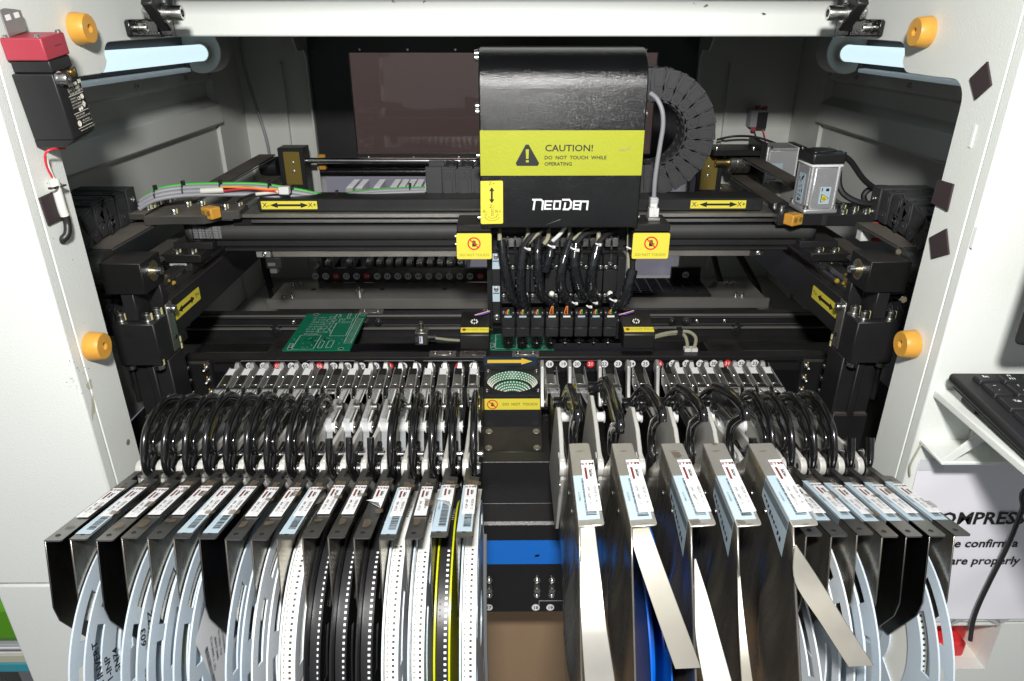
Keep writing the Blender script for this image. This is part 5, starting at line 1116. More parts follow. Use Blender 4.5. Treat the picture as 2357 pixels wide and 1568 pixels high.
mb.f = mb.f[:-2]; mb.m = mb.m[:-2]; mb2 = MB(); mb2.lathe((xc, yc, ZT_ - .0134), (0, 0, -1), [(0, .0228), (.009, .0125)], 40); mb2.f = mb2.f[:-2]; mb2.m = mb2.m[:-2]
lr = obj('upper_light_ring', mb, 'pcb_green', uc); lr2 = obj('lower_light_ring', mb2, 'pcb_green', uc)
for par_, z0, dz, r0, r1, rows, n0 in ((lr, ZT_ - .0041, .0085, .0309, .0248, 4, 44), (lr2, ZT_ - .0134, .009, .0228, .0125, 4, 34)):
    me = None
    for j in range(rows):
        q = (j + .5) / rows; r_ = r0 + (r1 - r0) * q - .0002; z = z0 - dz * q
        for i in range(n0 if j % 1 == 0 else n0):
            a = 2 * math.pi * (i + .5 * (j % 2)) / n0
            if me is None:
                b = MB(); b.lathe((0, 0, 0), (-.75, 0, .66), [(0, .0011), (.0008, .0011), (.0014, .0008), (.0016, .0002)], 6); o = obj('diode', b, 'led_white', par_, local=True); me = o
            else: o = me.copy(); COL.objects.link(o)
            o.location = Vector((xc + r_ * math.cos(a), yc + r_ * math.sin(a), z)) - uc.location; o.rotation_euler = (0, 0, a)
mb = MB(); mb.lathe((xc, yc, ZT_ - .0126), (0, 0, -1), [(0, .0249), (.0006, .0229)], 40); mb.f = mb.f[:-2]; mb.m = mb.m[:-2]; obj('ring_gap', mb, 'ink', uc)
mb = MB(); mb.cyl((xc, yc, ZT_ - .0245), (xc, yc, ZT_ - .0225), .0126, n=24); obj('lens_opening', mb, 'ink', uc)
mb = MB(); mb.box(X0, YF, -.4330, X0 + .002, YB, ZT_ - .0042); mb.box(X1 - .002, YF, -.4330, X1, YB, ZT_ - .0042); mb.box(X0 + .0022, YF, -.433, X1 - .0022, YF + .0025, ZT_ - .0042); obj('case', mb, 'black_plastic', uc)
mb = MB(); mb.prism([(YF - .0002, -.4332), (.670, -.4440), (.670, -.4535), (.7725, -.4535), (.7725, -.4332)], 'X', X0 - .0008, X1 + .0008); obj('lower_cover', mb, 'dusty_black', uc, bevel=.0008)
for x in (X0 + .006, X1 - .006):
    for y, z in ((.700, -.4348), (.676, -.4418)): screw((x, y, z), (0, -.27, .96), .0034, .0006, 'silver_dirty', uc)
    screw((x * .5 + .003, .6699, -.448), (0, -1, 0), .0018, .0006, 'ink', uc)
    for y in (YF + .006, YB - .008): screw((x - .002 if x < 0 else x + .002, y, ZT_ + .0002), (0, 0, 1), .0022, .0016, 'steel', uc)
c = Vector((xc, YF - .0002, -.4025)); lb = lab(uc, 'warning_label', c, X_, Z_, .0655, .0145, 'yellow'); warn(c, .0655, .0145, lb, True)

# ================================================================ front tape feeders
_mc = {}
JR = random.Random(77)
def part(t, name, key, make, m, bevel=0, smooth=35, parent=None, seg=1, stuff=False, x=0.):
    """a part built once per shape and shared; make(mb) draws it at x = 0 in world Y-Z"""
    key = (name,) + tuple(key)
    if key not in _mc:
        mb = MB(); make(mb); off = Vector((0, .6, -.36)); mb.v = [tuple(Vector(v) - off) for v in mb.v]
        o = obj(name, mb, m, parent or t, bevel, smooth, seg, local=True); _mc[key] = o
    else:
        o = _mc[key].copy(); COL.objects.link(o); o.parent = parent or t; o.location = (0, 0, 0)
        for k in ('label', 'kind'):
            if k in o: del o[k]
    if x: o.location.x = x
    if stuff: o['kind'] = 'stuff'
    return o
def pt(y, z, x=0): return Vector((x, y, z))
D_OUT = [(.4900, -.3450), (.4850, -.3385), (.4835, -.3290), (.4885, -.3155), (.4980, -.3050), (.5160, -.2990), (.5330, -.2983), (.5450, -.3012), (.5570, -.3085), (.5640, -.3150)]
D_IN = [(.5620, -.3160), (.5540, -.3148), (.5480, -.3160), (.5440, -.3125), (.5340, -.3095), (.5270, -.3110), (.5234, -.3085), (.5170, -.3125), (.5080, -.3145), (.5010, -.3190), (.4985, -.3270), (.5005, -.3335)]
C_OUT = [(.5960, -.3400), (.5860, -.3260), (.5690, -.3110), (.5530, -.2985), (.5270, -.2880), (.5000, -.2815), (.4790, -.2790), (.4750, -.2850)]
C_IN = [(.5860, -.3330), (.5760, -.3230), (.5650, -.3260), (.5570, -.3150), (.5460, -.3170), (.5370, -.3060), (.5180, -.3010), (.4920, -.2960)]
C_GRIP = [(.4790, -.2830), (.4920, -.2950), (.5020, -.3080), (.5030, -.3220), (.4960, -.3340), (.4930, -.3480)]
def feeder(x0, label, handle='D', tape='white', wide=False, yellow=None, lift=0):
    t = thing('wide_feeder' if wide else 'tape_feeder', label, 'tape feeder', (x0, .6, -.36), 'wide tape feeders' if wide else 'narrow tape feeders')
    lf_ = math.radians(lift); RT = lambda L: [(.495 + (y - .495) * math.cos(lf_) - (z + .345) * math.sin(lf_), -.345 + (y - .495) * math.sin(lf_) + (z + .345) * math.cos(lf_)) for y, z in L]
    W = .0135 if wide else .0110; gx = .0085 if wide else 0.; k = 'w' if wide else 'n'; h = W / 2
    # latch that hooks over the plate
    if wide:
        part(t, 'latch', (k,), lambda b: (b.prism([(.722, -.352), (.727, -.357), (.727, -.372), (.721, -.366), (.712, -.392), (.700, -.404), (.696, -.400), (.706, -.380), (.713, -.357)], 'X', -.0028, .0018), b.cyl((-.0028, .704, -.398), (.004, .704, -.398), .005)), 'cast_alu', .0008)
    else:
        def lt(b):
            top = [Vector((x, y, -.3505)) for x, y in ((-.0022, .7160), (.0022, .7160), (.0022, .7120), (-.0022, .7120))]; bot = [Vector((x, y, -.3635)) for x, y in ((-.0050, .7220), (.0050, .7220), (.0050, .7065), (-.0050, .7065))]; b.hexa(bot, top)
            b.cyl((-.0052, .7080, -.3640), (.0052, .7080, -.3640), .0040, n=12); b.box(-.0048, .7045, -.369, .0048, .7200, -.3637)
        part(t, 'latch', (k,), lt, 'cast_alu', .0006)
    # tape guide: a folded steel channel with bridges
    ty = lambda y, z: z - (.703 - y) * .09
    def gd(b):
        for s in (-1, 1):
            b.prism([(.704, -.3515), (.706, -.3560), (.700, -.372), (.655, -.376), (.655, -.3585), (.660, -.3555)], 'X', gx + s * h, gx + s * (h - .0009))
        b.box(gx - h + .0010, .660, -.3625, gx + h - .0010, .700, -.3605)
    part(t, 'tape_guide', (k,), gd, 'guide_steel', .0003)
    def br(b):
        b.prism([(.668, -.3556), (.668, -.3562), (.660, -.3572), (.659, -.3560), (.660, -.3552)], 'X', gx - h - .0006, gx + h + .0006)
        b.prism([(.688, -.3530), (.688, -.3536), (.6685, -.3556), (.6685, -.3549)], 'X', gx - h + .0010, gx + h - .0010 - (.0035 if wide else .0015))
        for s in (-1, 1): b.box(gx + s * (h + .0002), .657, -.366, gx + s * (h + .0008), .668, -.3560)
    part(t, 'guide_bridge', (k,), br, 'brushed', .0002)
    part(t, 'guide_window', (k, tape), lambda b: b.prism([(.7010, -.3520), (.7010, -.3526), (.6880, -.3540), (.6880, -.3534)], 'X', gx - h + .0011, gx + h - (.005 if wide else .0022)), 'label_white' if tape == 'white' else 'ink')
    for y, z in ((.696, -.360), (.680, -.364), (.664, -.368)):
        part(t, 'rivet', (k, y), lambda b: [b.lathe((gx + s * h, y, z), (s, 0, 0), [(0, .0022), (.0008, .0020), (.0011, .0008)], 10) for s in (-1, 1)], 'steel')
    # sprocket seen through the slot
    if tape != 'white': part(t, 'sprocket', (k,), lambda b: [b.box(gx - .003 + i * .0018, .690, -.3545, gx - .0022 + i * .0018, .698, -.3530) for i in range(4)], 'plate_steel', stuff=False) if 0 else part(t, 'sprocket', (k,), lambda b: b.lathe((gx - .003, .694, -.3605), X_, [(0, .007), (.001, .007), (.001, .005), (.003, .005), (.003, .007), (.004, .007)], 18), 'plate_steel')
    bx0, bx1 = (.0005, .0038) if not wide else (.0035, .0072)
    part(t, 'side_frame', (k, lift), lambda b: b.prism([(.4870, -.3300), (.4970, -.3300), (.5550, -.3395), (.6050, -.3375), (.6180, -.3450), (.6500, -.3700), (.6500, -.435), (.5200, -.425), (.4880, -.3600), (.4830, -.3480)] if not wide else ([(.4870, -.3300), (.4970, -.3300), (.5150, -.3180), (.5420, -.3120), (.5540, -.3180), (.5700, -.3400), (.6200, -.430), (.5200, -.43), (.4880, -.3600), (.4830, -.3480)] if not lift else [(.4870, -.3300), (.4970, -.3300), (.5300, -.3170), (.5620, -.3110), (.5740, -.3170), (.6200, -.430), (.5200, -.43), (.4880, -.3600), (.4830, -.3480)]), 'X', bx0, bx1), 'frame_alu', .0006)
    part(t, 'guide_arm', (k,), lambda b: b.prism([(.7000, -.3720), (.5300, -.3620), (.5300, -.3670), (.6600, -.3900), (.7000, -.3900)], 'X', gx + h - .0020, gx + h - .0010), 'plate_steel')
    part(t, 'lower_body', (k,), lambda b: b.prism([(.700, -.375), (.520, -.3700), (.490, -.3700), (.480, -.3950), (.500, -.4450), (.700, -.4450)], 'X', bx1 + .0008, bx1 + (.0085 if wide else .0060)), 'black_plastic', .0006)
    # carrier tape
    if tape:
        a, c = pt(.6600, -.3562, gx), pt(.5600, -.3385, .0065 if not wide else .0125); mtp = {'white': 'tape_white', 'black': 'tape_grey'}.get(tape, 'tape_white'); wv = .0037 if not wide else .0050
        if not wide:
            part(t, 'carrier_tape', (k, tape), lambda b: b.strip([a - Vector((.0, 0, .0012)), (a + c) / 2 - Z_ * .0016, c - Z_ * .002], (wv, 0, 0), (0, 0, .0006)), mtp)
            def pk(b):
                for i in range(34):
                    p = a + (c - a) * ((i + .5) / 34) - Z_ * (.0006 + .0006 * i / 34); b.box(p.x + .0010, p.y - .0007, p.z, p.x + .0026, p.y + .0006, p.z + .0004)
            part(t, 'tape_pocket', (k, tape), pk, 'pocket' if tape == 'white' else 'tape_white', smooth=0, stuff=True)
        part(t, 'cover_tape', (k, tape), lambda b: b.strip([a + Vector((-.0012, 0, .0001)), c + Vector((-.0004, 0, .0052))] + ([] if wide else [c + Vector((0, -.0045, .0030)), c + Vector((.001, -.0050, -.004)), c + Vector((.0015, -.02, -.035))]), (wv * .72, 0, 0), (0, 0, .0002)), 'clear_tape')
    rx = .0020 if not wide else .0075
    part(t, 'roller', (k,), lambda b: b.lathe((rx, .5600, -.3425 if not wide else -.3325), X_, [(0, .0058), (.0010, .0058), (.0012, .0046), (.0092, .0046), (.0094, .0058), (.0104, .0058), (.0104, .0018)], 20), 'nylon')
    part(t, 'roller_screw', (k,), lambda b: b.lathe((rx + .0105, .5600, -.3425 if not wide else -.3325), X_, [(0, .0020), (.0008, .0018)], 10), 'steel')
    part(t, 'guide_roller', (k,), lambda b: b.lathe((bx1 + .0004, .6020, -.3450), X_, [(0, .0048), (.001, .0048), (.0012, .0036), (.0046, .0036), (.0048, .0048), (.0056, .0048)], 18), 'steel')
    # pivot block and pins
    px_ = bx0
    part(t, 'pivot_block', (k,), lambda b: b.prism([(.4885 + .0080 * math.cos(math.radians(a)), -.3385 + .0080 * math.sin(math.radians(a))) for a in range(20, 320, 20)] + [(.503, -.3450), (.503, -.3330)], 'X', px_ - .0010, px_ + .0043), 'frame_alu', .0007, seg=2)
    part(t, 'pivot_hole', (k,), lambda b: b.cyl((px_ - .0012, .4885, -.3385), (px_ - .0009, .4885, -.3385), .0026, n=12), 'ink')
    hx = .0085 if not wide else .0150
    part(t, 'pivot_pin', (k,), lambda b: b.lathe((hx + .0031, .4935, -.3425), X_, [(0, .0052), (.0012, .0052), (.0016, .0046), (.0024, .0044), (.0026, .0030)], 18), 'chrome')
    part(t, 'link_pin', (k,), lambda b: b.lathe((hx + .0020, .5080, -.3380), X_, [(0, .0024), (.0045, .0024), (.0046, .0032), (.0058, .0028)], 12), 'chrome')
    part(t, 'frame_screw', (k,), lambda b: b.lathe((bx0 - .0012, .470, -.3435), (-1, 0, 0), [(-.0002, .0030), (.0008, .0028), (.0011, .0010)], 12), 'steel')
    # handle
    def ribbon(b, pts, w0, th, n=7):
        sp = spline([pt(*p) for p in pts], 5); b.tube([p + X_ * hx for p in sp], th, 10, sq=w0 / th)
    if handle in ('D', 'S'):
        out = D_OUT if handle == 'D' else [(.4900, -.3450), (.4850, -.3385), (.4835, -.3290), (.4870, -.3180), (.4900, -.3110)]
        hd_ = part(t, 'handle', (k, handle), lambda b: ribbon(b, out, .0030, .0042), 'handle_black', smooth=60)
        if handle == 'D':
            def web(b):
                so, si = spline([pt(*p) for p in D_OUT[3:]], 4), spline([pt(*p) for p in D_IN[:-2]][::-1], 4); n_ = min(len(so), len(si)); so = [so[int(i * (len(so) - 1) / (n_ - 1))] for i in range(n_)]; si = [si[int(i * (len(si) - 1) / (n_ - 1))] for i in range(n_)]
                for i in range(n_ - 1):
                    if (so[i] - si[i]).length < .002: pass
                    q = [so[i], so[i + 1], si[i + 1], si[i]]; b.hexa([p + X_ * (hx - .0008) for p in q], [p + X_ * (hx + .0008) for p in q])
            part(t, 'handle_web', (k,), web, 'handle_black', parent=None)
            part(t, 'finger_edge', (k,), lambda b: ribbon(b, D_IN, .0026, .0018), 'handle_black', smooth=60)
            part(t, 'handle_hub', (k,), lambda b: b.lathe((hx - .0075, .5640, -.3190), X_, [(0, .0030), (.0007, .0042), (.0085, .0042), (.0087, .0024), (.0100, .0022)], 16), 'handle_black')
        part(t, 'lower_lever', (k,), lambda b: b.prism([(.4860, -.3460), (.4870, -.3380), (.4990, -.3310), (.5030, -.3335), (.5140, -.3360), (.5260, -.3355), (.5270, -.3400), (.5130, -.3440), (.5000, -.3540)], 'X', hx - .0022, hx + .0022), 'handle_black', .0012, seg=2)
    else:
        part(t, 'handle', (k, handle, lift), lambda b: ribbon(b, RT(C_OUT), .0036, .0050), 'handle_black', smooth=60)
        def web(b):
            so, si = spline([pt(*p) for p in RT(C_OUT[:-1])], 4), spline([pt(*p) for p in RT(C_IN)], 4); n_ = min(len(so), len(si)); so = [so[int(i * (len(so) - 1) / (n_ - 1))] for i in range(n_)]; si = [si[int(i * (len(si) - 1) / (n_ - 1))] for i in range(n_)]
            for i in range(n_ - 1): q = [so[i], so[i + 1], si[i + 1], si[i]]; b.hexa([p + X_ * (hx - .0014) for p in q], [p + X_ * (hx + .0014) for p in q])
        part(t, 'handle_web', (k, 'C', lift), web, 'handle_black')
        part(t, 'finger_edge', (k, 'C', lift), lambda b: ribbon(b, RT(C_IN), .0026, .0016), 'handle_black', smooth=60)
        part(t, 'handle_grip', (k, 'C', lift), lambda b: ribbon(b, RT(C_GRIP), .0040, .0050), 'handle_black', smooth=60)
        part(t, 'handle_hub', (k, 'C', lift), lambda b: b.lathe((hx - .0110, *RT([(.5900, -.3340)])[0]), X_, [(0, .0042), (.0007, .0054), (.0100, .0054), (.0120, .0040)], 18), 'handle_black')
    if yellow:
        if yellow == 'handle': part(t, 'yellow_tape', ('h',), lambda b: b.strip([pt(y, z + .004, hx) for y, z in C_OUT[2:5]], (.0012, 0, 0), (.0035, 0, 0)), 'yellow')
        else: part(t, 'yellow_tape', ('g', yellow), lambda b: b.strip([pt(.628, -.3490, gx + .002), pt(.600, -.3435, gx + .0042)] if yellow == 'up' else [pt(.560, -.3320, .0088), pt(.530, -.3360, .0095)], (.0036, 0, 0), (0, 0, .0008)), 'yellow')
    jit = Vector((JR.uniform(-.0006, .0006), JR.uniform(-.0016, .0012), JR.uniform(-.0012, .0012)))
    for c_ in t.children:
        if c_.name.split('.')[0] in ('handle', 'handle_web', 'finger_edge', 'handle_hub', 'handle_grip'): c_.location = c_.location + jit
    return t
SL = Vector((0, -.109, .0235)).normalized()      # narrow covers rise towards the front
def sticker(t, c, ux, uy, wd, ln, num, mm, dirt=0, peeled=False, logo_bent=False):
    """white sticker: ux is its reading direction (towards the front), uy across"""
    n = ux.cross(uy)
    if n.z < 0: n = -n
    mb = MB(); q = [c - ux * ln / 2 - uy * wd / 2, c + ux * ln / 2 - uy * wd / 2, c + ux * ln / 2 + uy * wd / 2, c - ux * ln / 2 + uy * wd / 2]
    if peeled: q[1], q[2] = c + ux * ln * .10 - uy * wd / 2, c + ux * ln * .28 + uy * wd / 2
    mb.hexa(q, [p + n * .0003 for p in q]); s = obj('number_sticker', mb, 'label_white', t, smooth=0)
    if peeled:
        mb = MB(); a, b = q[1] + n * .0004, q[2] + n * .0004; e1, e2 = a + ux * ln * .10 + n * .004 - uy * wd * .25, b + ux * ln * .02 + n * .0075 - uy * wd * .2
        mb.add([a, b, (b + e2) / 2 + n * .002 + ux * .003, e2, e1, (a + e1) / 2 + n * .002 + ux * .002], [(0, 1, 2, 5), (5, 2, 3, 4)]); obj('peeled_corner', mb, 'label_white', s)
    e = n * .0005; k = wd / .0085; f = c - ux * ln / 2
    text('logo_lettering', 'STM', .0034 * k, f + ux * ln * .085 + uy * -.0002 + e, uy, -ux, 'ink_maroon', s, sx=1.35, bold=.0001)
    text('lettering', 'SakSan', .0029 * k, f + ux * ln * .28 + uy * wd * .13 + e, ux, uy, 'ink', s, bold=.0001)
    mb = MB(); o = f + ux * ln * .28 - uy * wd * .22 + e; mb.add([o + ux * a - uy * b for a, b in ((-ln * .12, -.0007 * k), (ln * .12, -.0007 * k), (ln * .12, .0008 * k), (-ln * .12, .0008 * k))], [(0, 1, 2, 3)]); obj('red_bar', mb, 'ink_maroon', s, smooth=0)
    mb = MB(); o = f + ux * ln * .43 + e; mb.add([o - uy * wd / 2, o + uy * wd / 2, o + uy * wd / 2 + ux * .0003, o - uy * wd / 2 + ux * .0003], [(0, 1, 2, 3)])
    if not peeled: mb.add([o, o + ux * ln * .56, o + ux * ln * .56 + uy * .0002, o + uy * .0002], [(0, 1, 2, 3)])
    obj('printed_rule', mb, 'ink_grey', s, smooth=0)
    if not peeled:
        text('lettering', 'FEEDER NO : %s' % num, .0026 * k, o + ux * ln * .27 + uy * wd * .24, ux, uy, 'ink', s, sx=.92)
        text('lettering', mm, .0026 * k, o + ux * ln * .27 - uy * wd * .24, ux, uy, 'ink', s, sx=.92)
    return s
def barcode(t, c, ux, uy, wd, ln, seed, digits=True, side='left'):
    n = ux.cross(uy); n = -n if n.z < -.1 else n
    mb = MB(); q = [c - ux * ln / 2 - uy * wd / 2, c + ux * ln / 2 - uy * wd / 2, c + ux * ln / 2 + uy * wd / 2, c - ux * ln / 2 + uy * wd / 2]
    mb.hexa(q, [p + n * .0002 for p in q]); s = obj('barcode_sticker', mb, 'label_blue', t, smooth=0)
    mb = MB(); rr = random.Random(seed); u = -ln * .42
    while u < ln * .42:
        w_ = rr.choice((.0003, .0005, .0009)); o = c + ux * u + n * .00035; mb.add([o - uy * wd * .12, o + uy * wd * .38, o + uy * wd * .38 + ux * w_, o - uy * wd * .12 + ux * w_], [(0, 1, 2, 3)]); u += w_ + rr.choice((.0003, .0006))
    obj('barcode_bars', mb, 'ink', s, smooth=0)
    if digits: text('lettering', 'CL-%s-%06d' % (('12' if ln > .035 else '8'), rr.randrange(10 ** 6)), .0019, c - uy * wd * .32 + n * .0004, ux, uy, 'ink', s, sx=.9)
    return s
def tape_scraps(t, pts, n, seed):
    rr = random.Random(seed)
    for p in pts:
        mb = MB(); w_, l_ = rr.uniform(.002, .0045), rr.uniform(.002, .006); u = Vector((0, SL.y, SL.z)); a = Vector((rr.uniform(.8, 1), rr.uniform(-.15, .15), 0)); q = [p - a * w_ - u * l_, p - a * w_ * .8 + u * l_, p + a * w_ * .2 + u * l_ * 1.1, p + a * w_ + u * l_ * .7, p + a * w_ * .9 - u * l_ * .8]
        mb.add([v + n * rr.uniform(.0002, .0008) for v in q], [(0, 1, 2, 3, 4)]); obj('old_tape', mb, 'brown_tape', t, smooth=0)
def narrow_cover(t, x0, num, seed, opts=''):
    rr = random.Random(seed); dz = rr.uniform(-.0012, .0012); xl, xr = x0 + .0030, x0 + .0146
    P = lambda x, d: Vector((x, .473, -.3310 + dz)) + SL * d
    n = X_.cross(-SL); n = n if n.z > 0 else -n
    L = .1115
    mb = MB(); out = [(xl, L), (xr - .0012, L), (xr, L - .0012), (xr, .016), (xr - .001, .0145), (xl + .0058, .0135), (xl + .0052, .012), (xl + .005, -.004), (xl, -.004)]
    q = [P(x, d) for x, d in out]; k = len(q); mb.add([p - n * .0010 for p in q] + q, [tuple(range(k))[::-1], tuple(range(k, 2 * k))] + [(i, (i + 1) % k, k + (i + 1) % k, k + i) for i in range(k)])
    cv_ = obj('reel_bracket', mb, 'cover_steel', t, smooth=30)
    f = P(xl, L); b0 = P(xl, -.004)
    pr = [(f.y, f.z - .0002), (f.y - .0120, f.z - .047), (f.y - .0105, f.z - .060), (f.y + .010, f.z - .100), (f.y + .050, f.z - .112), (.470, b0.z - .060), (b0.y, b0.z - .0002)]
    mb = MB(); mb.prism(pr, 'X', xl, xl + .0010); ky_ = rr.uniform(-.004, .03) * (0 if num in ('11', '15', '30', '25', '5') else 1); kz_ = rr.uniform(-.01, .03) * (0 if num in ('11', '15', '30', '25', '5') else 1)
    mb.v = [(v[0] + (v[1] - f.y) * 0 + ky_ * (f.y - v[1]) * -1 * .35 + kz_ * (f.z - v[2]) * .5, v[1], v[2]) for v in mb.v]; sp = obj('bracket_side', mb, 'polished_side' if ky_ else 'dark_side', t, bevel=.0002)
    mb = MB(); c = P(xl + .0050, L - .007); mb.cyl(c, c + n * .0003, .0016, n=12); obj('bracket_hole', mb, 'ink', t)
    mb = MB(); c = P(xl + .0058, .020); mb.add([c + X_ * .0004 + n * .0002, c - X_ * .0004 + n * .0002, c - X_ * .0004 + SL * .009 + n * .0002, c + X_ * .0004 + SL * .009 + n * .0002], [(0, 1, 2, 3)]); obj('slot', mb, 'ink', t)
    xm = (xl + xr) / 2 + .0006; 
    if 'B' in opts:
        barcode(t, P(xm - .0012 if 'L' not in opts else xm - .0022, .068 if 'L' not in opts else .058) + n * .0002, SL, X_, .0102, .064 if 'L' in opts else .074, seed)
        if 'W' in opts:   # the sticker folds down the side
            mb = MB(); a, b = P(xl - .0003, .027), P(xl - .0003, .088); mb.add([a, b, b - Z_ * .014, a - Z_ * .014], [(0, 1, 2, 3)]); s_ = obj('folded_sticker', mb, 'label_blue', t, smooth=0); mb = MB()
            for i in range(44): p = a + (b - a) * (i + .3) / 44 - X_ * .0002; mb.add([p - Z_ * .0016, p + SL * .0009 - Z_ * .0016, p + SL * .0009 - Z_ * .0105, p - Z_ * .0105], [(0, 1, 2, 3)])
            obj('barcode_bars', mb, 'ink', s_, smooth=0)
    sticker(t, P(xm, .056) + n * .0008, SL, X_, .0086, .048, num, '8MM - 4PITCH', peeled='P' in opts)
    tape_scraps(t, [P(xm, .027) + n * .0006] + ([P(xm - .001, .088 + rr.uniform(0, .006)) + n * .0006] if 'B' not in opts else []) + [P(xr - .001, rr.uniform(.03, .08)) + n * .0012], n, seed)
    return xl
# ---- reels
def flange(mb, x, cy, cz, R_, th, ph, hub=.028, win=True, cols=90, per=36):
    rs_ = [R_, R_ - .0095, R_ - .0190, R_ - .0350, R_ - .0580, hub * .75]
    for j in range(5):
        for i in range(cols):
            a = (i * 360 / cols + ph) % 120
            if j == 1 and ((i * 360 / cols + ph) % per) >= per * .24: continue
            if j == 3 and win and 22 < a < 98: continue
            a0, a1 = math.radians(i * 360 / cols), math.radians((i + 1) * 360 / cols)
            q = [(cy + r * math.cos(t), cz + r * math.sin(t)) for r, t in ((rs_[j], a0), (rs_[j], a1), (rs_[j + 1], a1), (rs_[j + 1], a0))]
            mb.hexa([Vector((x, *p)) for p in q], [Vector((x + th, *p)) for p in q])
RC = (.405, -.4210)
def reel(x0, m, label, rt=.070, mt='tape_white', R_=.0895, gap=.0086, ph=30, pockets=True, cy=RC[0], cz=RC[1], win=False, tape_w=.0078, solid=False):
    t = thing('component_reel', label, 'reel', (x0, cy, cz), 'component reels hanging in the feeders')
    for x in (x0, x0 + gap + .0012):
        mb = MB()
        if solid: mb.lathe((x, cy, cz), X_, [(0, R_), (.0012, R_), (.0012, .015), (0, .015)], 72); mb.f = mb.f[:-2]; mb.m = mb.m[:-2]
        else: flange(mb, x, cy, cz, R_, .0012, ph if x == x0 else ph + 17, win=win, per=(36, 45, 60)[int(ph) % 3])
        bmv = obj('flange', mb, m, t, smooth=30)
    mb = MB(); mb.cyl((x0 + .0013, cy, cz), (x0 + gap + .0011, cy, cz), .027, n=32); obj('hub', mb, m, t)
    xa = x0 + .0012 + (gap - tape_w) / 2
    mb = MB(); mb.lathe((xa, cy, cz), X_, [(0, .0272), (0, rt), (.0001, rt), (tape_w, rt), (tape_w, .0272)], 90); mb.f = mb.f[:-2]; mb.m = mb.m[:-2]; w_ = obj('wound_tape', mb, mt, t, smooth=30)
    if pockets:
        mb = MB(); hb_ = MB(); n_ = int(rt * 2 * math.pi * .5 / .0040)
        for i in range(n_):
            a = math.radians(60) + math.radians(170) * i / n_
            for u0, u1, l_, q in ((.60, .82, .0016, mb), (.14, .28, .0011, hb_)):
                rr_ = rt + .00015; c = Vector((0, cy + rr_ * math.cos(a), cz + rr_ * math.sin(a))); d = Vector((0, -math.sin(a), math.cos(a))) * l_ / 2
                q.add([c - d + X_ * (xa + tape_w * u0), c - d + X_ * (xa + tape_w * u1), c + d + X_ * (xa + tape_w * u1), c + d + X_ * (xa + tape_w * u0)], [(0, 1, 2, 3)])
        o = obj('tape_pocket', mb, 'pocket' if mt == 'tape_white' else 'ink_white', w_, smooth=0); o['kind'] = 'stuff'
        o = obj('feed_hole', hb_, 'soot' if mt == 'tape_white' else 'ink', w_, smooth=0); o['kind'] = 'stuff'
        # the free end runs up to the feeder
        a = math.radians(75); p0 = Vector((xa + tape_w / 2, cy + rt * math.cos(a), cz + rt * math.sin(a)))
        mb = MB(); mb.tube([p0, p0 + Vector((0, .03, -.004))], .0001, 3) if 0 else mb.strip([Vector((xa + tape_w / 2, cy + rt * math.cos(math.radians(q)), cz + rt * math.sin(math.radians(q)) + .0002)) for q in (100, 90, 80)] + [p0 + Vector((0, .020, -.010)), Vector((xa + tape_w / 2, .505, -.3735))], (tape_w / 2, 0, 0), (0, 0, .0005)); ft_ = obj('running_tape', mb, mt, t)
    return t
def write_on(t, x, s_list, m='ink', size=.009, base=(.355, -.40), rot=70):
    # handwriting on the right face of a flange
    a = math.radians(rot); uy_ = Vector((0, math.cos(a + math.pi / 2), math.sin(a + math.pi / 2)))
    ux_ = Vector((0, math.cos(a), math.sin(a)))
    for i, s in enumerate(s_list): text('handwriting', s, size, Vector((x, base[0], base[1])) + uy_ * (-i * size * 1.15), ux_, uy_, m, t, align='LEFT', shear=.25, bold=.0002)

NL = [-.3079 + (.3079 - .0372) * i / 16 for i in range(17)]
nums = ['11', '19', '15', '10', '3', '13', '30', '16', '17', '8', '20', '7', '9', '4', '1', '2', '22']
ords = ['first', 'second', 'third', 'fourth', 'fifth', 'sixth', 'seventh', 'eighth', 'ninth', 'tenth', 'eleventh', 'twelfth', 'thirteenth', 'fourteenth', 'fifteenth', 'sixteenth', 'seventeenth']
opt = {1: 'B', 5: 'B', 6: 'B', 9: 'B', 12: 'P', 13: 'B', 15: 'BP', 16: 'B'}
for i, x in enumerate(NL):
    hnd = 'S' if i in (9, 10, 11) else 'D'; tp = 'black' if i in (6, 10, 11, 12, 15) else 'white' if i != 7 else None
    what = 'a snapped-off black handle' if hnd == 'S' else 'a curved black handle'
    peel = ' and a peeling sticker' if 'P' in opt.get(i, '') else ' and sticker number %s' % nums[i]
    t = feeder(x, '%s narrow feeder from the left, with %s%s' % (ords[i], what, peel), hnd, tp, yellow='low' if i == 4 else None)
    narrow_cover(t, x, nums[i], 100 + i, opt.get(i, ''))
NR = [.1942, .2110, .2279, .2450, .2610, .2766, .2929]
numr = ['12', '26', '18', '24', '25', '5', '21']; hr = ['S', 'D', 'D', 'D', 'D', 'S', 'S']; tr_ = ['white', 'white', 'white', None, 'white', 'white', 'white']
for i, x in enumerate(NR):
    what = 'a snapped-off black handle' if hr[i] == 'S' else 'a curved black handle'
    t = feeder(x, '%s narrow feeder in the right group, with %s and sticker number %s' % (ords[i], what, numr[i]), hr[i], tr_[i], yellow='up' if i == 2 else None)
    narrow_cover(t, x, numr[i], 300 + i, 'BLW' if i != 0 else '')
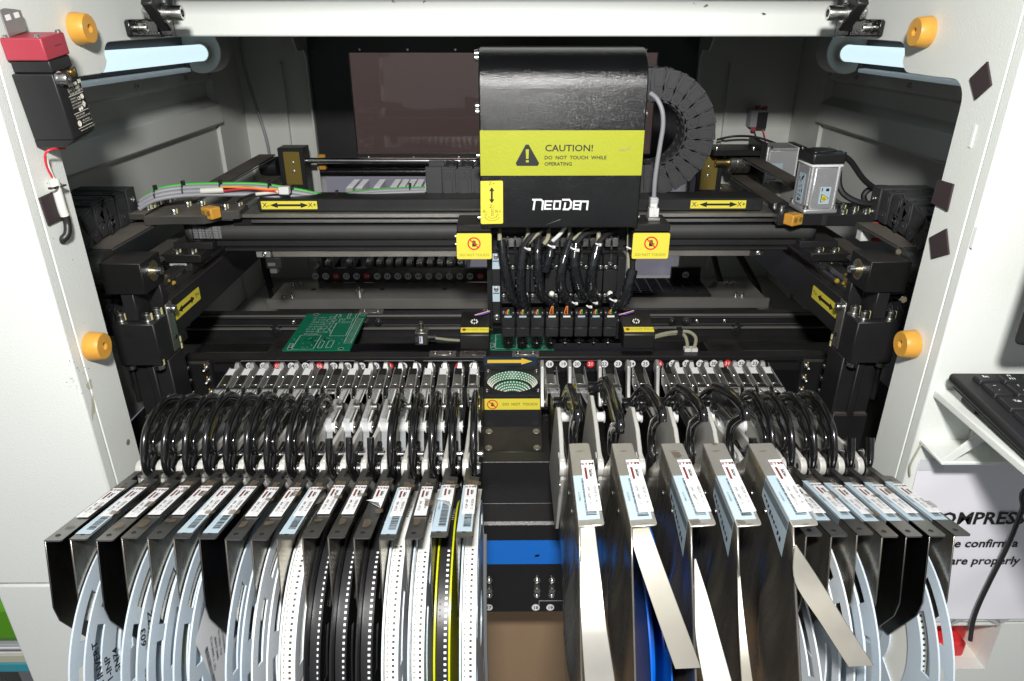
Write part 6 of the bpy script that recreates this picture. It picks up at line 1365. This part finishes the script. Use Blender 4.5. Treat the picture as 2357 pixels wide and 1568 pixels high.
# ---- wide feeders
NW = [.0408, .0726, .1073, .1403, .1739]; numw = ['44', '45', '41', '43', '42']; mmw = ['12MM - 4&8PITCH', '16MM - 4&8PITCH', '12MM - 4&8PITCH', '12MM - 4&8PITCH', '12MM - 4&8PITCH']
CXF = [(1332, 1392), (1452.5, 1514), (1589.5, 1650), (1696.8, 1755), (1825, 1886)]
CXB = [(1309, 1356), (1407, 1455), (1520.6, 1571), (1617.3, 1668), (1721.7, 1778)]
for i, x in enumerate(NW):
    t = feeder(x, 'wide steel feeder with sticker number %s, %s of the wide feeders from the light ring' % (numw[i], ords[i]), 'C', 'clear', True, 'handle' if i == 0 else None, 11 if i == 1 else 0)
    zc = -.2905; f0, f1 = aZ(CXF[i][0], 1212, zc), aZ(CXF[i][1], 1208, zc); b0, b1 = aZ(CXB[i][0], 1021, zc), aZ(CXB[i][1], 1019, zc)
    q = []
    for p, c_, d in ((f0, f1, b0), (f1, b1, f0), (b1, b0, f1), (b0, f0, b1)):
        u, v = (c_ - p).normalized(), (d - p).normalized()
        q += [p + u * .0001 if p is f0 or p is b0 else p + v * .0025, p + (u + v) * .0007 if p is not f0 and p is not b0 else p + v * .0001, p + u * .0025 if p is f1 or p is b1 else p + u * .0002]
    q = [f0, f1 + (f0 - f1).normalized() * .0022, f1 + ((f0 - f1).normalized() + (b1 - f1).normalized()) * .0006, f1 + (b1 - f1).normalized() * .0022, b1 + (f1 - b1).normalized() * .0022, b1 + ((b0 - b1).normalized() + (f1 - b1).normalized()) * .0006, b1 + (b0 - b1).normalized() * .0022, b0]
    k = len(q); mb = MB(); mb.add([p - Z_ * .0012 for p in q] + q, [tuple(range(k))[::-1], tuple(range(k, 2 * k))] + [(j, (j + 1) % k, k + (j + 1) % k, k + j) for j in range(k)]); obj('reel_bracket', mb, 'big_steel', t, bevel=.0004, smooth=30)
    # side plate: outline in Y-Z, leaning with the bracket
    def SPt(y, z): u = (y - f0.y) / (b0.y - f0.y); return f0.x + (b0.x - f0.x) * u
    ys_ = [f0.y + (.500 - f0.y) * j / 48 for j in range(49)]; mb = MB(); vs = []
    for y in ys_:
        u = (y - f0.y) / (.500 - f0.y); top = zc - .0006 if y <= b0.y else zc - .010 - (y - b0.y) * 1.1; bot = zc - .19 if u < .45 else zc - .19 + (u - .45) * .12
        for q in range(9):
            v = q / 8; z = top + (bot - top) * v; bulge = math.sin(math.pi * min(1, v * 1.25)) * ((.008 + .001 * (i % 3)) * math.exp(-((u - .22 - .05 * (i % 2) - .1 * v) / .07) ** 2) + .004 * math.exp(-((u - .62) / .12) ** 2)) * min(1, max(0, (v - .22) / .18))
            xx_ = SPt(min(y, b0.y + .02), z) - bulge; fw = min(.075, .62 * max(0, zc - .004 - z)) if z > zc - .12 else max(0, .075 - (zc - .12 - z) * .8); vs += [(xx_, y - fw * (1 - u) ** 1.3, z)]
    n9 = 9; mb.add(vs, [(j * n9 + q, (j + 1) * n9 + q, (j + 1) * n9 + q + 1, j * n9 + q + 1) for j in range(48) for q in range(8)])
    bs_ = obj('bracket_side', mb, 'polished_side', t, smooth=50); sd = bs_.modifiers.new('thick', 'SOLIDIFY'); sd.thickness = .0012; sd.offset = 1
    fr, ac = (f0 - b0).normalized(), (f1 - f0).normalized(); W = (f1 - f0).length; L = (f0 - b0).length
    n = Z_; A = lambda u, v: b0 + fr * (L * u) + (ac) * (v * W)
    barcode(t, A(.69, .44) + Z_ * .0002, fr, ac, W * .84, L * .50, 500 + i)
    sticker(t, A(.56, .70) + Z_ * .0007, fr, ac, W * .56, L * .62 if i != 0 else L * .60, numw[i], mmw[i])
    if i >= 2:   # the blue sticker folds down the side
        mb = MB(); a, b = A(.44, 0) - X_ * .0004 - Z_ * .0003, A(.94, 0) - X_ * .0004 - Z_ * .0003; mb.add([a, b, b - Z_ * .030, a - Z_ * .016], [(0, 1, 2, 3)]); s_ = obj('folded_sticker', mb, 'label_blue', t, smooth=0); mb = MB(); rr = random.Random(i)
        for j in range(40): p = a + (b - a) * (j + .3) / 40 - X_ * .0003; mb.add([p - Z_ * .0015, p + fr * .0006 - Z_ * .0015, p + fr * .0006 - Z_ * .008, p - Z_ * .008], [(0, 1, 2, 3)])
        for j in range(9): p = a + (b - a) * (.1 + j * .09) - X_ * .0003 - Z_ * (.011 + .001 * j); mb.add([p, p + fr * .0028, p + fr * .0028 - Z_ * rr.uniform(.001, .004), p - Z_ * rr.uniform(.001, .004)], [(0, 1, 2, 3)])
        obj('barcode_bars', mb, 'ink', s_, smooth=0)
    tape_scraps(t, [A(.02 + .08 * (i % 3), .5) + Z_ * .0005, A(.97, .2) + Z_ * .0009], Z_, 700 + i) if i in (2, 3) else None
    for u, v, l_ in ((.12, .45, .004), (.99, .5, .003)):
        mb = MB(); p = A(u, v) + Z_ * .0004; mb.add([p - ac * l_, p + fr * .0009, p + ac * l_, p - fr * .0007], [(0, 1, 2, 3)]); obj('rust_spot', mb, 'brown_tape', t, smooth=0)
    for u, z in ((.25, -.028), (.55, -.022)): mb = MB(); p = A(u, 0) - X_ * .0003 + Z_ * z; mb.lathe(p, (-1, 0, 0), [(0, .0018), (.0008, .0015)], 10); obj('rivet', mb, 'steel', t)
# flat steel guards in front of the wide feeders, each hooked on its bracket; the one at 43 stands in for a reflection
def guard(pts0, ys, wd_px, label, m='big_steel', notch=True):
    t = None; pts = [aY(px, py, y) for (px, py), y in zip(pts0, ys)]; w_ = [aY(px + q, py - 3, y) for (px, py), y, q in zip(pts0, ys, wd_px)]
    sp, sq_ = spline(pts, 6), spline(w_, 6); n = len(sp); mb = MB(); vs = []
    for a, b in zip(sp, sq_): vs += [a, b, b + Vector((0, .0012, .0002)), a + Vector((0, .0012, .0002))]
    mb.add(vs, [(4 * i + j, 4 * i + (j + 1) % 4, 4 * i + 4 + (j + 1) % 4, 4 * i + 4 + j) for i in range(n - 1) for j in range(4)] + [(3, 2, 1, 0), tuple(4 * (n - 1) + j for j in range(4))])
    t = tag(obj('reel_guard', mb, m, bevel=.0003), label, 'guard strip', 'steel reel guards'); return t
guard([(1333, 1216), (1335, 1330), (1338, 1440), (1347, 1580)], [.354, .338, .318, .300], [36, 48, 57, 70], 'bright white-lit steel guard strip hanging below the bracket numbered 44', 'big_steel')
guard([(1454, 1216), (1459, 1264), (1505, 1402), (1554, 1541)], [.356, .346, .324, .304], [40, 52, 57, 60], 'steel guard strip with a square tab end below the bracket numbered 45', 'guard_dull')
guard([(1598, 1290), (1599, 1380), (1602, 1470), (1621, 1580)], [.345, .330, .314, .296], [4, 32, 54, 66], 'rust-spotted steel guard strip below the bracket numbered 41', 'cast_alu')
guard([(1697, 1290), (1699, 1400), (1703, 1500), (1708, 1580)], [.345, .326, .308, .296], [4, 12, 20, 26], 'narrow steel strip standing in for the streak reflected below the bracket numbered 43', 'guard_dull')  # strip shaped in place of a bright streak reflected in the side plate
guard([(1829, 1258), (1830, 1341), (1890, 1437), (1953, 1536)], [.345, .333, .316, .300], [4, 58, 58, 59], 'long diagonal steel guard strip with a notched end crossing the white reel on the right', 'guard_dull')
# ---- reels on the left
def lx(i, d=.0052): return NL[i] + d
r = reel(lx(1), 'reel_blue', 'pale blue plastic reel with IC INVERT handwriting, leftmost of the reels', .045, 'reel_blue', pockets=False, ph=36, win=True)
write_on(r, lx(1) + .0111, ['IC INVERT', '1-INP', 'SN74'], size=.0085, base=(.333, -.412), rot=80)
r = reel(lx(3), 'reel_blue', 'pale blue reel with handwriting and a paper note, second reel from the left', .066, 'tape_white', ph=54, win=True)
write_on(r, lx(3) + .0111, ['603', '4K7Z'], size=.0085, base=(.337, -.375), rot=72)
mb = MB(); X = lx(3) + .0112; mb.add([Vector((X, y, z)) for y, z in ((.372, -.352), (.398, -.348), (.396, -.392), (.366, -.396))], [(0, 1, 2, 3)]); pn = obj('paper_note', mb, 'label_white', r, smooth=0); text('handwriting', 'LQR3', .008, (X + .0003, .382, -.386), (0, .35, .93), (0, -.93, .35), 'ink', pn, align='LEFT')
r = reel(lx(4), 'reel_blue', 'pale blue reel with a cream paper label, third reel from the left', .052, 'reel_blue', pockets=False, ph=81, win=True)
mb = MB(); X = lx(4) + .0112; mb.add([Vector((X, y, z)) for y, z in ((.345, -.378), (.372, -.368), (.382, -.440), (.350, -.446))], [(0, 1, 2, 3)]); pn = obj('paper_note', mb, 'beige', r, smooth=0); text('handwriting', 'Rata 10k', .008, (X + .0003, .366, -.440), (0, .05, 1), (0, -1, .05), 'ink', pn, align='LEFT')
r = reel(lx(5), 'reel_blue', 'pale grey reel with a printed barcode label and thick black letters', .052, 'reel_blue', pockets=False, ph=100)
mb = MB(); X = lx(5) + .0112; mb.add([Vector((X, y, z)) for y, z in ((.338, -.372), (.378, -.352), (.392, -.425), (.350, -.440))], [(0, 1, 2, 3)]); pn = obj('paper_label', mb, 'label_white', r, smooth=0)
for i, s in enumerate(('430029313T-10', 'PO 1055-16', '0805 JUMP', 'QT Y 5000 PCS')): text('lettering', s, .0042, (X + .0003, .372 - .0058 * i, -.404 + .001 * i), (0, .16, .98), (0, -.98, .16), 'ink', pn, sx=1.0)
text('handwriting', '0E', .020, (X + .0004, .384, -.392), (0, .16, .98), (0, -.98, .16), 'ink', pn, bold=.0006); text('lettering', 'SINCERA', .0062, (X + .0004, .391, -.410), (0, .16, .98), (0, -.98, .16), 'blue_wire', pn)
mb = MB(); rr = random.Random(9)
for j in range(34): y = .344 + j * .0004; p = Vector((X + .0004, .345, -.435 + j * .0014)); mb.add([p, p + Vector((0, .0045, 0)), p + Vector((0, .0045, rr.choice((.0004, .0009)))), p + Vector((0, 0, .0005))], [(0, 1, 2, 3)])
obj('barcode_bars', mb, 'ink', pn, smooth=0)
reel(lx(7), 'reel_blue', 'pale blue empty-looking reel with wide openings beside sticker number 16', .046, 'reel_blue', pockets=False, ph=20, win=True)
reel(lx(8), 'reel_white', 'frosted white reel with wide openings beside sticker number 17', .046, 'reel_white', pockets=False, ph=70, win=True)
reel(lx(9), 'reel_white', 'white reel full of cream paper tape beside sticker number 8', .086, 'tape_white', R_=.0870, ph=10)
reel(lx(10), 'reel_black', 'first of the three black reels from the left, beside sticker number 20', .080, 'tape_black', ph=0)
reel(lx(11), 'reel_black', 'middle one of the three black reels, beside sticker number 7', .080, 'tape_black', ph=40)
reel(lx(12), 'reel_black', 'black plastic reel of black tape under the left peeling sticker', .080, 'tape_black', ph=75)
reel(lx(13), 'reel_white', 'reel full of white paper tape beside sticker number 4', .0855, 'tape_white', ph=10)
reel(lx(14), 'reel_blue', 'clear-sided reel of white paper tape beside sticker number 1', .080, 'tape_white', ph=50)
reel(lx(15), 'reel_yellow', 'yellow-sided reel of black component tape near the middle', .083, 'tape_black', ph=20, solid=True)
reel(lx(16), 'reel_blue', 'reel of white paper tape beside sticker number 22, nearest the blue stripe', .084, 'tape_white', ph=20)
cable('loose_tape_end', 'strip of black carrier tape hanging down at the right edge of the left feeders', [Vector((NL[16] + .0195, .43, -.36)), Vector((NL[16] + .0200, .385, -.44)), Vector((NL[16] + .024, .36, -.54)), Vector((NL[16] + .028, .35, -.64))], .0016, 'tape_grey', 'tape')
# ---- reels on the right
def rx(i, d=.0052): return NR[i] + d
reel(rx(0) - .012, 'reel_white', 'large frosted white reel behind the long steel guard strip', .050, 'reel_white', pockets=False, R_=.105, gap=.014, ph=60, cy=.398, cz=-.455)
reel(rx(1), 'reel_white', 'frosted white reel between stickers numbered 26 and 18', .048, 'reel_white', pockets=False, ph=50, win=True)
reel(rx(2), 'reel_blue', 'pale blue reel just right of sticker number 18', .050, 'reel_blue', pockets=False, ph=95)
r = reel(rx(5), 'reel_blue', 'pale blue reel with a strip of white tape, rightmost of the reels', .062, 'tape_white', ph=16, win=True)
write_on(r, rx(5) - .0004, ['BLUE', '0.4A'], size=.010, base=(.395, -.47), rot=-80)
for px, py, m_, x_, lb_ in ((1490, 1330, 'reel_deep_blue', NW[1] + .022, 'deep blue plastic reel standing between brackets 45 and 41'), ):
    reel(x_, m_, lb_, .060, 'reel_deep_blue', R_=.100, gap=.012, pockets=False, ph=40, cy=.410, cz=-.448, solid=True)

# ================================================================ right hand panel: notice, shelf, keyboard, switch
nt = thing('paper_notice', 'white paper notice with COMPRESS in bold letters taped under the keyboard shelf', 'notice', (.47, .5, -.42))
mb = MB(); nx, nz = 24, 16; x0, x1, z0, z1 = .3545, .640, -.5245, -.3415; rr = random.Random(2)
for j in range(nz + 1):
    for i in range(nx + 1):
        u, v = i / nx, j / nz; mb.v.append((x0 + (x1 - x0) * u - .010 * (1 - v) * 0 + (.0 if i else .001 * math.sin(v * 9)), .5008 - .0009 * (1 + math.sin(u * 17 + v * 4) * math.sin(v * 11 + u * 3)) - (.001 if j in (0, nz) else 0), z1 + (z0 - z1) * v))
mb.f = [(j * (nx + 1) + i, j * (nx + 1) + i + 1, (j + 1) * (nx + 1) + i + 1, (j + 1) * (nx + 1) + i) for j in range(nz) for i in range(nx)]; mb.m = [0] * len(mb.f); obj('sheet', mb, 'paper', nt, smooth=80)
for s1, s2, px, py, sz, b in (('CO', 'MPRESS', 2203, 1195, .0186, .0005), ('Plea', 'se confirm a', 2185, 1252, .0128, .0003), ('', 'are properly', 2187, 1292, .0128, .0003)):
    p = aY(px, py, .4983)
    text('lettering', s2, sz, p, X_, Z_, 'ink', nt, align='LEFT', bold=b)
    if s1: text('lettering', s1, sz, p - X_ * .0006, X_, Z_, 'ink', nt, align='RIGHT', bold=b)
for x in (.3545, .45, .56): mb = MB(); mb.box(x, .4975, -.350, x + .022, .4979, -.338); obj('clear_tape', mb, 'clear_tape', nt)
# lower right panel with a recess for the main switch
lp2 = MB(); rx0, rx1, rz0, rz1 = .4210, .4845, -.5958, -.5362
for a in ((.3515, -1.25, rx0, -.5345), (rx1, -1.25, .74, -.5345), (rx0, -1.25, rx1, rz0), (rx0, rz1, rx1, -.5349)): lp2.box(a[0], .502, a[1], a[2], .515, a[3])
lp3 = obj('lower_panel', lp2, 'white_paint', cab)
mb = MB(); mb.box(rx0 - .002, .546, rz0 - .002, rx1 + .002, .549, rz1 + .002); mb.box(rx0 - .002, .5152, rz0 - .002, rx0, .5458, rz1); mb.box(rx1, .5152, rz0, rx1 + .002, .5458, rz1); mb.box(rx0, .5152, rz0 - .002, rx1, .5458, rz0); mb.box(rx0, .5152, rz1, rx1, .5458, rz1 + .002); obj('switch_recess', mb, 'tape_white', cab)
ms = thing('main_switch', 'red rotary main switch on a yellow disc in a square recess', 'switch', (.46, .53, -.585))
c = Vector((.4600, .5455, -.5860)); mb = MB(); mb.lathe(c, (0, -1, 0), [(0, .0235), (.003, .0235), (.004, .0225)], 40); obj('yellow_disc', mb, 'arrow_yellow', ms)
mb = MB(); mb.lathe(c - Y_ * .0041, (0, -1, 0), [(0, .0222), (.006, .0218), (.007, .0200)], 40); obj('red_dial', mb, 'red_print', ms)
mb = MB(); mb.box(c.x - .019, c.y - .030, c.z - .0085, c.x + .010, c.y - .0112, c.z + .0105); obj('grip', mb, 'red_print', ms, bevel=.003, seg=3)
ar_ = thing('switch_arc_sign', 'grey curved sign with a red arrow and ON above the red main switch', 'sign', (.44, .5016, -.535))
o = Vector((.4560, .5014, -.5570)); mb = MB(); n_ = 16; A0, A1 = 42, 138
vs = [o + Vector((math.cos(math.radians(A0 + (A1 - A0) * i / n_)) * r_, 0, math.sin(math.radians(A0 + (A1 - A0) * i / n_)) * r_)) for r_ in (.0310, .0470) for i in range(n_ + 1)]; k = n_ + 1
mb.add(vs + [v - Y_ * .0006 for v in vs], [(i, i + 1, k + i + 1, k + i) for i in range(n_)] + [(2 * k + i, 3 * k + i, 3 * k + i + 1, 2 * k + i + 1) for i in range(n_)] + [(k + i, k + i + 1, 3 * k + i + 1, 3 * k + i) for i in range(n_)]); obj('plate', mb, 'ink_grey', ar_, smooth=0)
mb = MB(); A0, A1 = 72, 112
for i in range(12):
    a, b = math.radians(A1 + (A0 - A1) * i / 12), math.radians(A1 + (A0 - A1) * (i + 1) / 12); mb.add([o + Vector((math.cos(t) * r_, -.0009, math.sin(t) * r_)) for t, r_ in ((a, .0392), (b, .0392), (b, .0415), (a, .0415))], [(0, 1, 2, 3)])
a, b = math.radians(72), math.radians(62); mb.add([o + Vector((math.cos(t) * r_, -.0009, math.sin(t) * r_)) for t, r_ in ((a, .0365), (b, .0402), (a, .0442))], [(0, 1, 2)]); obj('arrow', mb, 'red_print', ar_, smooth=0)
for s_, an, r_ in (('ON', 52, .0355), ('OFF', 130, .0355)):
    t_ = math.radians(an); text('lettering', s_, .0042, o + Vector((math.cos(t_) * r_, -.0009, math.sin(t_) * r_)), (math.sin(t_), 0, -math.cos(t_)), (math.cos(t_), 0, math.sin(t_)), 'ink', ar_)
t_ = math.radians(52); q = o + Vector((math.cos(t_) * .0420, -.0009, math.sin(t_) * .0420)); ux, uz = Vector((math.sin(t_), 0, -math.cos(t_))), Vector((math.cos(t_), 0, math.sin(t_))); mb = MB()
for (a, b), (c_, d) in (((-.0024, .0018), (.0024, .0018)), ((-.003, 0), (.003, 0)), ((-.001, .0018), (-.0018, -.0028)), ((.0012, .0018), (.0012, -.0028))): 
    p0, p1 = q + ux * a + uz * b, q + ux * c_ + uz * d; dd = (p1 - p0).normalized(); nn_ = dd.cross(Y_) * .0003; mb.add([p0 + nn_, p1 + nn_, p1 - nn_, p0 - nn_], [(0, 1, 2, 3)])
obj('character', mb, 'ink', ar_, smooth=0)
t_ = math.radians(130); q = o + Vector((math.cos(t_) * .0420, -.0009, math.sin(t_) * .0420)); ux, uz = Vector((math.sin(t_), 0, -math.cos(t_))), Vector((math.cos(t_), 0, math.sin(t_))); mb = MB()
for (a, b), (c_, d) in (((-.0014, .0028), (-.0006, .0016)), ((.0014, .0028), (.0006, .0016)), ((-.0022, .0012), (.0022, .0012)), ((-.0028, -.0002), (.0028, -.0002)), ((0, .0012), (-.0022, -.003)), ((0, -.0002), (.0022, -.003))):
    p0, p1 = q + ux * a + uz * b, q + ux * c_ + uz * d; dd = (p1 - p0).normalized(); nn_ = dd.cross(Y_) * .0003; mb.add([p0 + nn_, p1 + nn_, p1 - nn_, p0 - nn_], [(0, 1, 2, 3)])
obj('character', mb, 'ink', ar_, smooth=0)
# shelf on a folded bracket
sh = thing('keyboard_shelf', 'white sheet steel shelf with a triangular bracket holding the keyboard', 'shelf', (.50, .40, -.265))
mb = MB(); mb.box(.3515, .225, -.2800, .76, .5016, -.2730); obj('shelf_board', mb, 'white_paint', sh, bevel=.0015, seg=2)
g = MB(); gx0, gx1 = .3510, .4250
g.box(gx0 + .0, .468, -.3245, .60, .5016, -.3215); obj('bracket_floor', g, 'white_paint', sh, bevel=.0006)
g = MB(); a = [Vector((.3515, .4690, -.3214)), Vector((.3600, .4690, -.3214)), Vector((.3905, .4690, -.2940)), Vector((.3905, .4690, -.2802)), Vector((.3835, .4690, -.2802)), Vector((.3805, .4690, -.2890))]
k = len(a); g.add(a + [p + Y_ * .0025 for p in a], [tuple(range(k)), tuple(range(k, 2 * k))[::-1]] + [(i, k + i, k + (i + 1) % k, (i + 1) % k) for i in range(k)]); obj('diagonal_brace', g, 'white_paint', sh, bevel=.0004)
mb = MB(); mb.box(.392, .497, -.3214, .60, .5016, -.2803); obj('rear_flange', mb, 'inner_white', sh)
mb = MB(); mb.lathe((.415, .4968, -.303), (0, -1, 0), [(0, .0075), (.003, .0075), (.003, .0045), (.010, .0045), (.011, .0035)], 20); obj('screw', mb, 'black_plastic', sh)
cable('shrink_wrap_scrap', 'crumpled strip of clear tape hanging off the left end of the shelf bracket', [Vector((.352, .4985, -.322)), Vector((.3495, .498, -.330)), Vector((.3465, .4978, -.345)), Vector((.3490, .498, -.356))], .0008, 'clear_hose', 'tape')
# keyboard
kb = thing('keyboard', 'black computer keyboard on the white shelf at the right edge', 'keyboard', (.5, .42, -.25))
KM = Matrix.Translation((.3505, .4900, -.2590)) @ Matrix.Rotation(math.radians(-1), 4, 'Z') @ Matrix.Rotation(math.radians(4), 4, 'X')
def KB(nm, m, x0, y0, z0, x1, y1, z1, bv, par_=kb, seg=2):
    mb = MB(); mb.box(x0, y0, z0, x1, y1, z1, KM); return obj(nm, mb, m, par_, bevel=bv, seg=seg)
KB('case', 'key_black', 0, -.165, 0, .36, 0, .0085, .003); KB('base', 'black_plastic', .004, -.163, -.004, .356, -.004, -.0003, .001)
KB('foot', 'black_plastic', .008, -.030, -.0115, .014, -.012, -.0043, .001)
cols_ = [('Esc', 'F1\nF11', 'F2\nF12', 'F3', 'F4', 'F5'), ('~\n`', '!\n1', '@\n2', '#\n3', '$\n4', '%\n5'), ('Tab', 'Q', 'W', 'E', 'R', 'T'), ('Caps Lock', 'A', 'S', 'D', 'F', 'G'), ('Shift', 'Z', 'X', 'C', 'V', 'B'), ('Ctrl', 'Fn', 'Alt', '', '', '')]
yy = -.0100
for r_, row in enumerate(cols_):
    hh = .0100 if r_ == 0 else .0165; xx = .0120; 
    for c_, s_ in enumerate(row):
        ww = .0168
        if c_ == 0: ww = (.0168, .0150, .0245, .0285, .0225, .0200)[r_]
        mb = MB(); b0 = [KM @ Vector(v) for v in ((xx, yy - hh, .0087), (xx + ww, yy - hh, .0087), (xx + ww, yy, .0087), (xx, yy, .0087))]; t0 = [KM @ Vector(v) for v in ((xx + .001, yy - hh + .001, .0125), (xx + ww - .001, yy - hh + .001, .0125), (xx + ww - .001, yy - .0004, .0122), (xx + .001, yy - .0004, .0122))]
        mb.hexa(b0, t0); ky = obj('key', mb, 'key_black', kb, bevel=.0007, seg=2)
        if s_:
            n3 = KM.to_3x3()
            if s_ == 'Shift': s_ = '\u2191'
            lines = s_.split('\n'); sz = .0044 if len(s_) < 3 and r_ > 1 else .0034
            for j, ln in enumerate(lines):
                text('legend', ln, sz, KM @ Vector((xx + ww * .42, yy - hh * (.42 if len(lines) == 1 else .28 + .44 * j), .0130)), n3 @ X_, n3 @ Y_, 'ink_white', ky, bold=.0001)
        xx += ww + .0022
    yy -= hh + .0025
cable('keyboard_cable', 'black keyboard cable hanging in front of the paper notice', [Vector((.470, .440, -.262 - .03)), aY(2372, 1120, .470), aY(2352, 1175, .478), aY(2320, 1255, .484), aY(2280, 1335, .488), aY(2254, 1390, .488), aY(2240, 1430, .486), aY(2233, 1475, .480)], .0020, 'black_cable')
mn = thing('monitor', 'black monitor with a blue screen, only its lower left corner at the right edge', 'monitor', aY(2380, 720, .44))
a = aY(2343, 800, .44); mb = MB(); mb.box(a.x, .44, a.z, a.x + .40, .449, a.z + .24); obj('case', mb, 'black_plastic', mn, bevel=.006, seg=3)
mb = MB(); mb.box(a.x + .0035, .4394, a.z + .007, a.x + .39, .4398, a.z + .23); obj('screen', mb, 'screen_blue', mn)
mb = MB(); mb.box(a.x + .15, .4492, a.z + .05, a.x + .25, .4998, a.z + .15); obj('arm', mb, 'black_plastic', mn)
# ================================================================ things stacked beside the machine, lower left
def stack(name, label, cat, px0, py0, px1, py1, m, y=.62, dy=.18, rot=0, bv=.002):
    a, b = aY(px0, py0, y), aY(px1, py1, y); x1 = min(b.x, -.4855); mb = MB(); mb.box(a.x - .12, y, b.z, x1, y + dy, a.z); return tag(obj(name, mb, m, bevel=bv, seg=2), label, cat)
stack('green_bag', 'bright green vinyl bag lying beside the machine at the lower left', 'bag', -60, 1392, 66, 1484, 'green_vinyl', bv=.012)
for i in range(4): stack('paper_sheaf', 'grey sheaf of paper under the green bag, layer %s of the stack' % ords[i], 'paper stack', -60, 1485 + i * 5.5, 66 + i * 2, 1489.5 + i * 5.5, ('ink_grey', 'paper', 'soot', 'paper')[i], bv=.0008)
stack('beige_folder', 'beige folder between the grey paper and the teal folder at the lower left', 'folder', -60, 1508, 74, 1527, 'beige')
stack('teal_folder', 'teal folder in the stack beside the machine at the lower left', 'folder', -60, 1528, 80, 1548, 'teal')
stack('dark_box', 'dark box at the bottom of the stack beside the machine at the lower left', 'box', -60, 1549, 90, 2600, 'plate_steel')
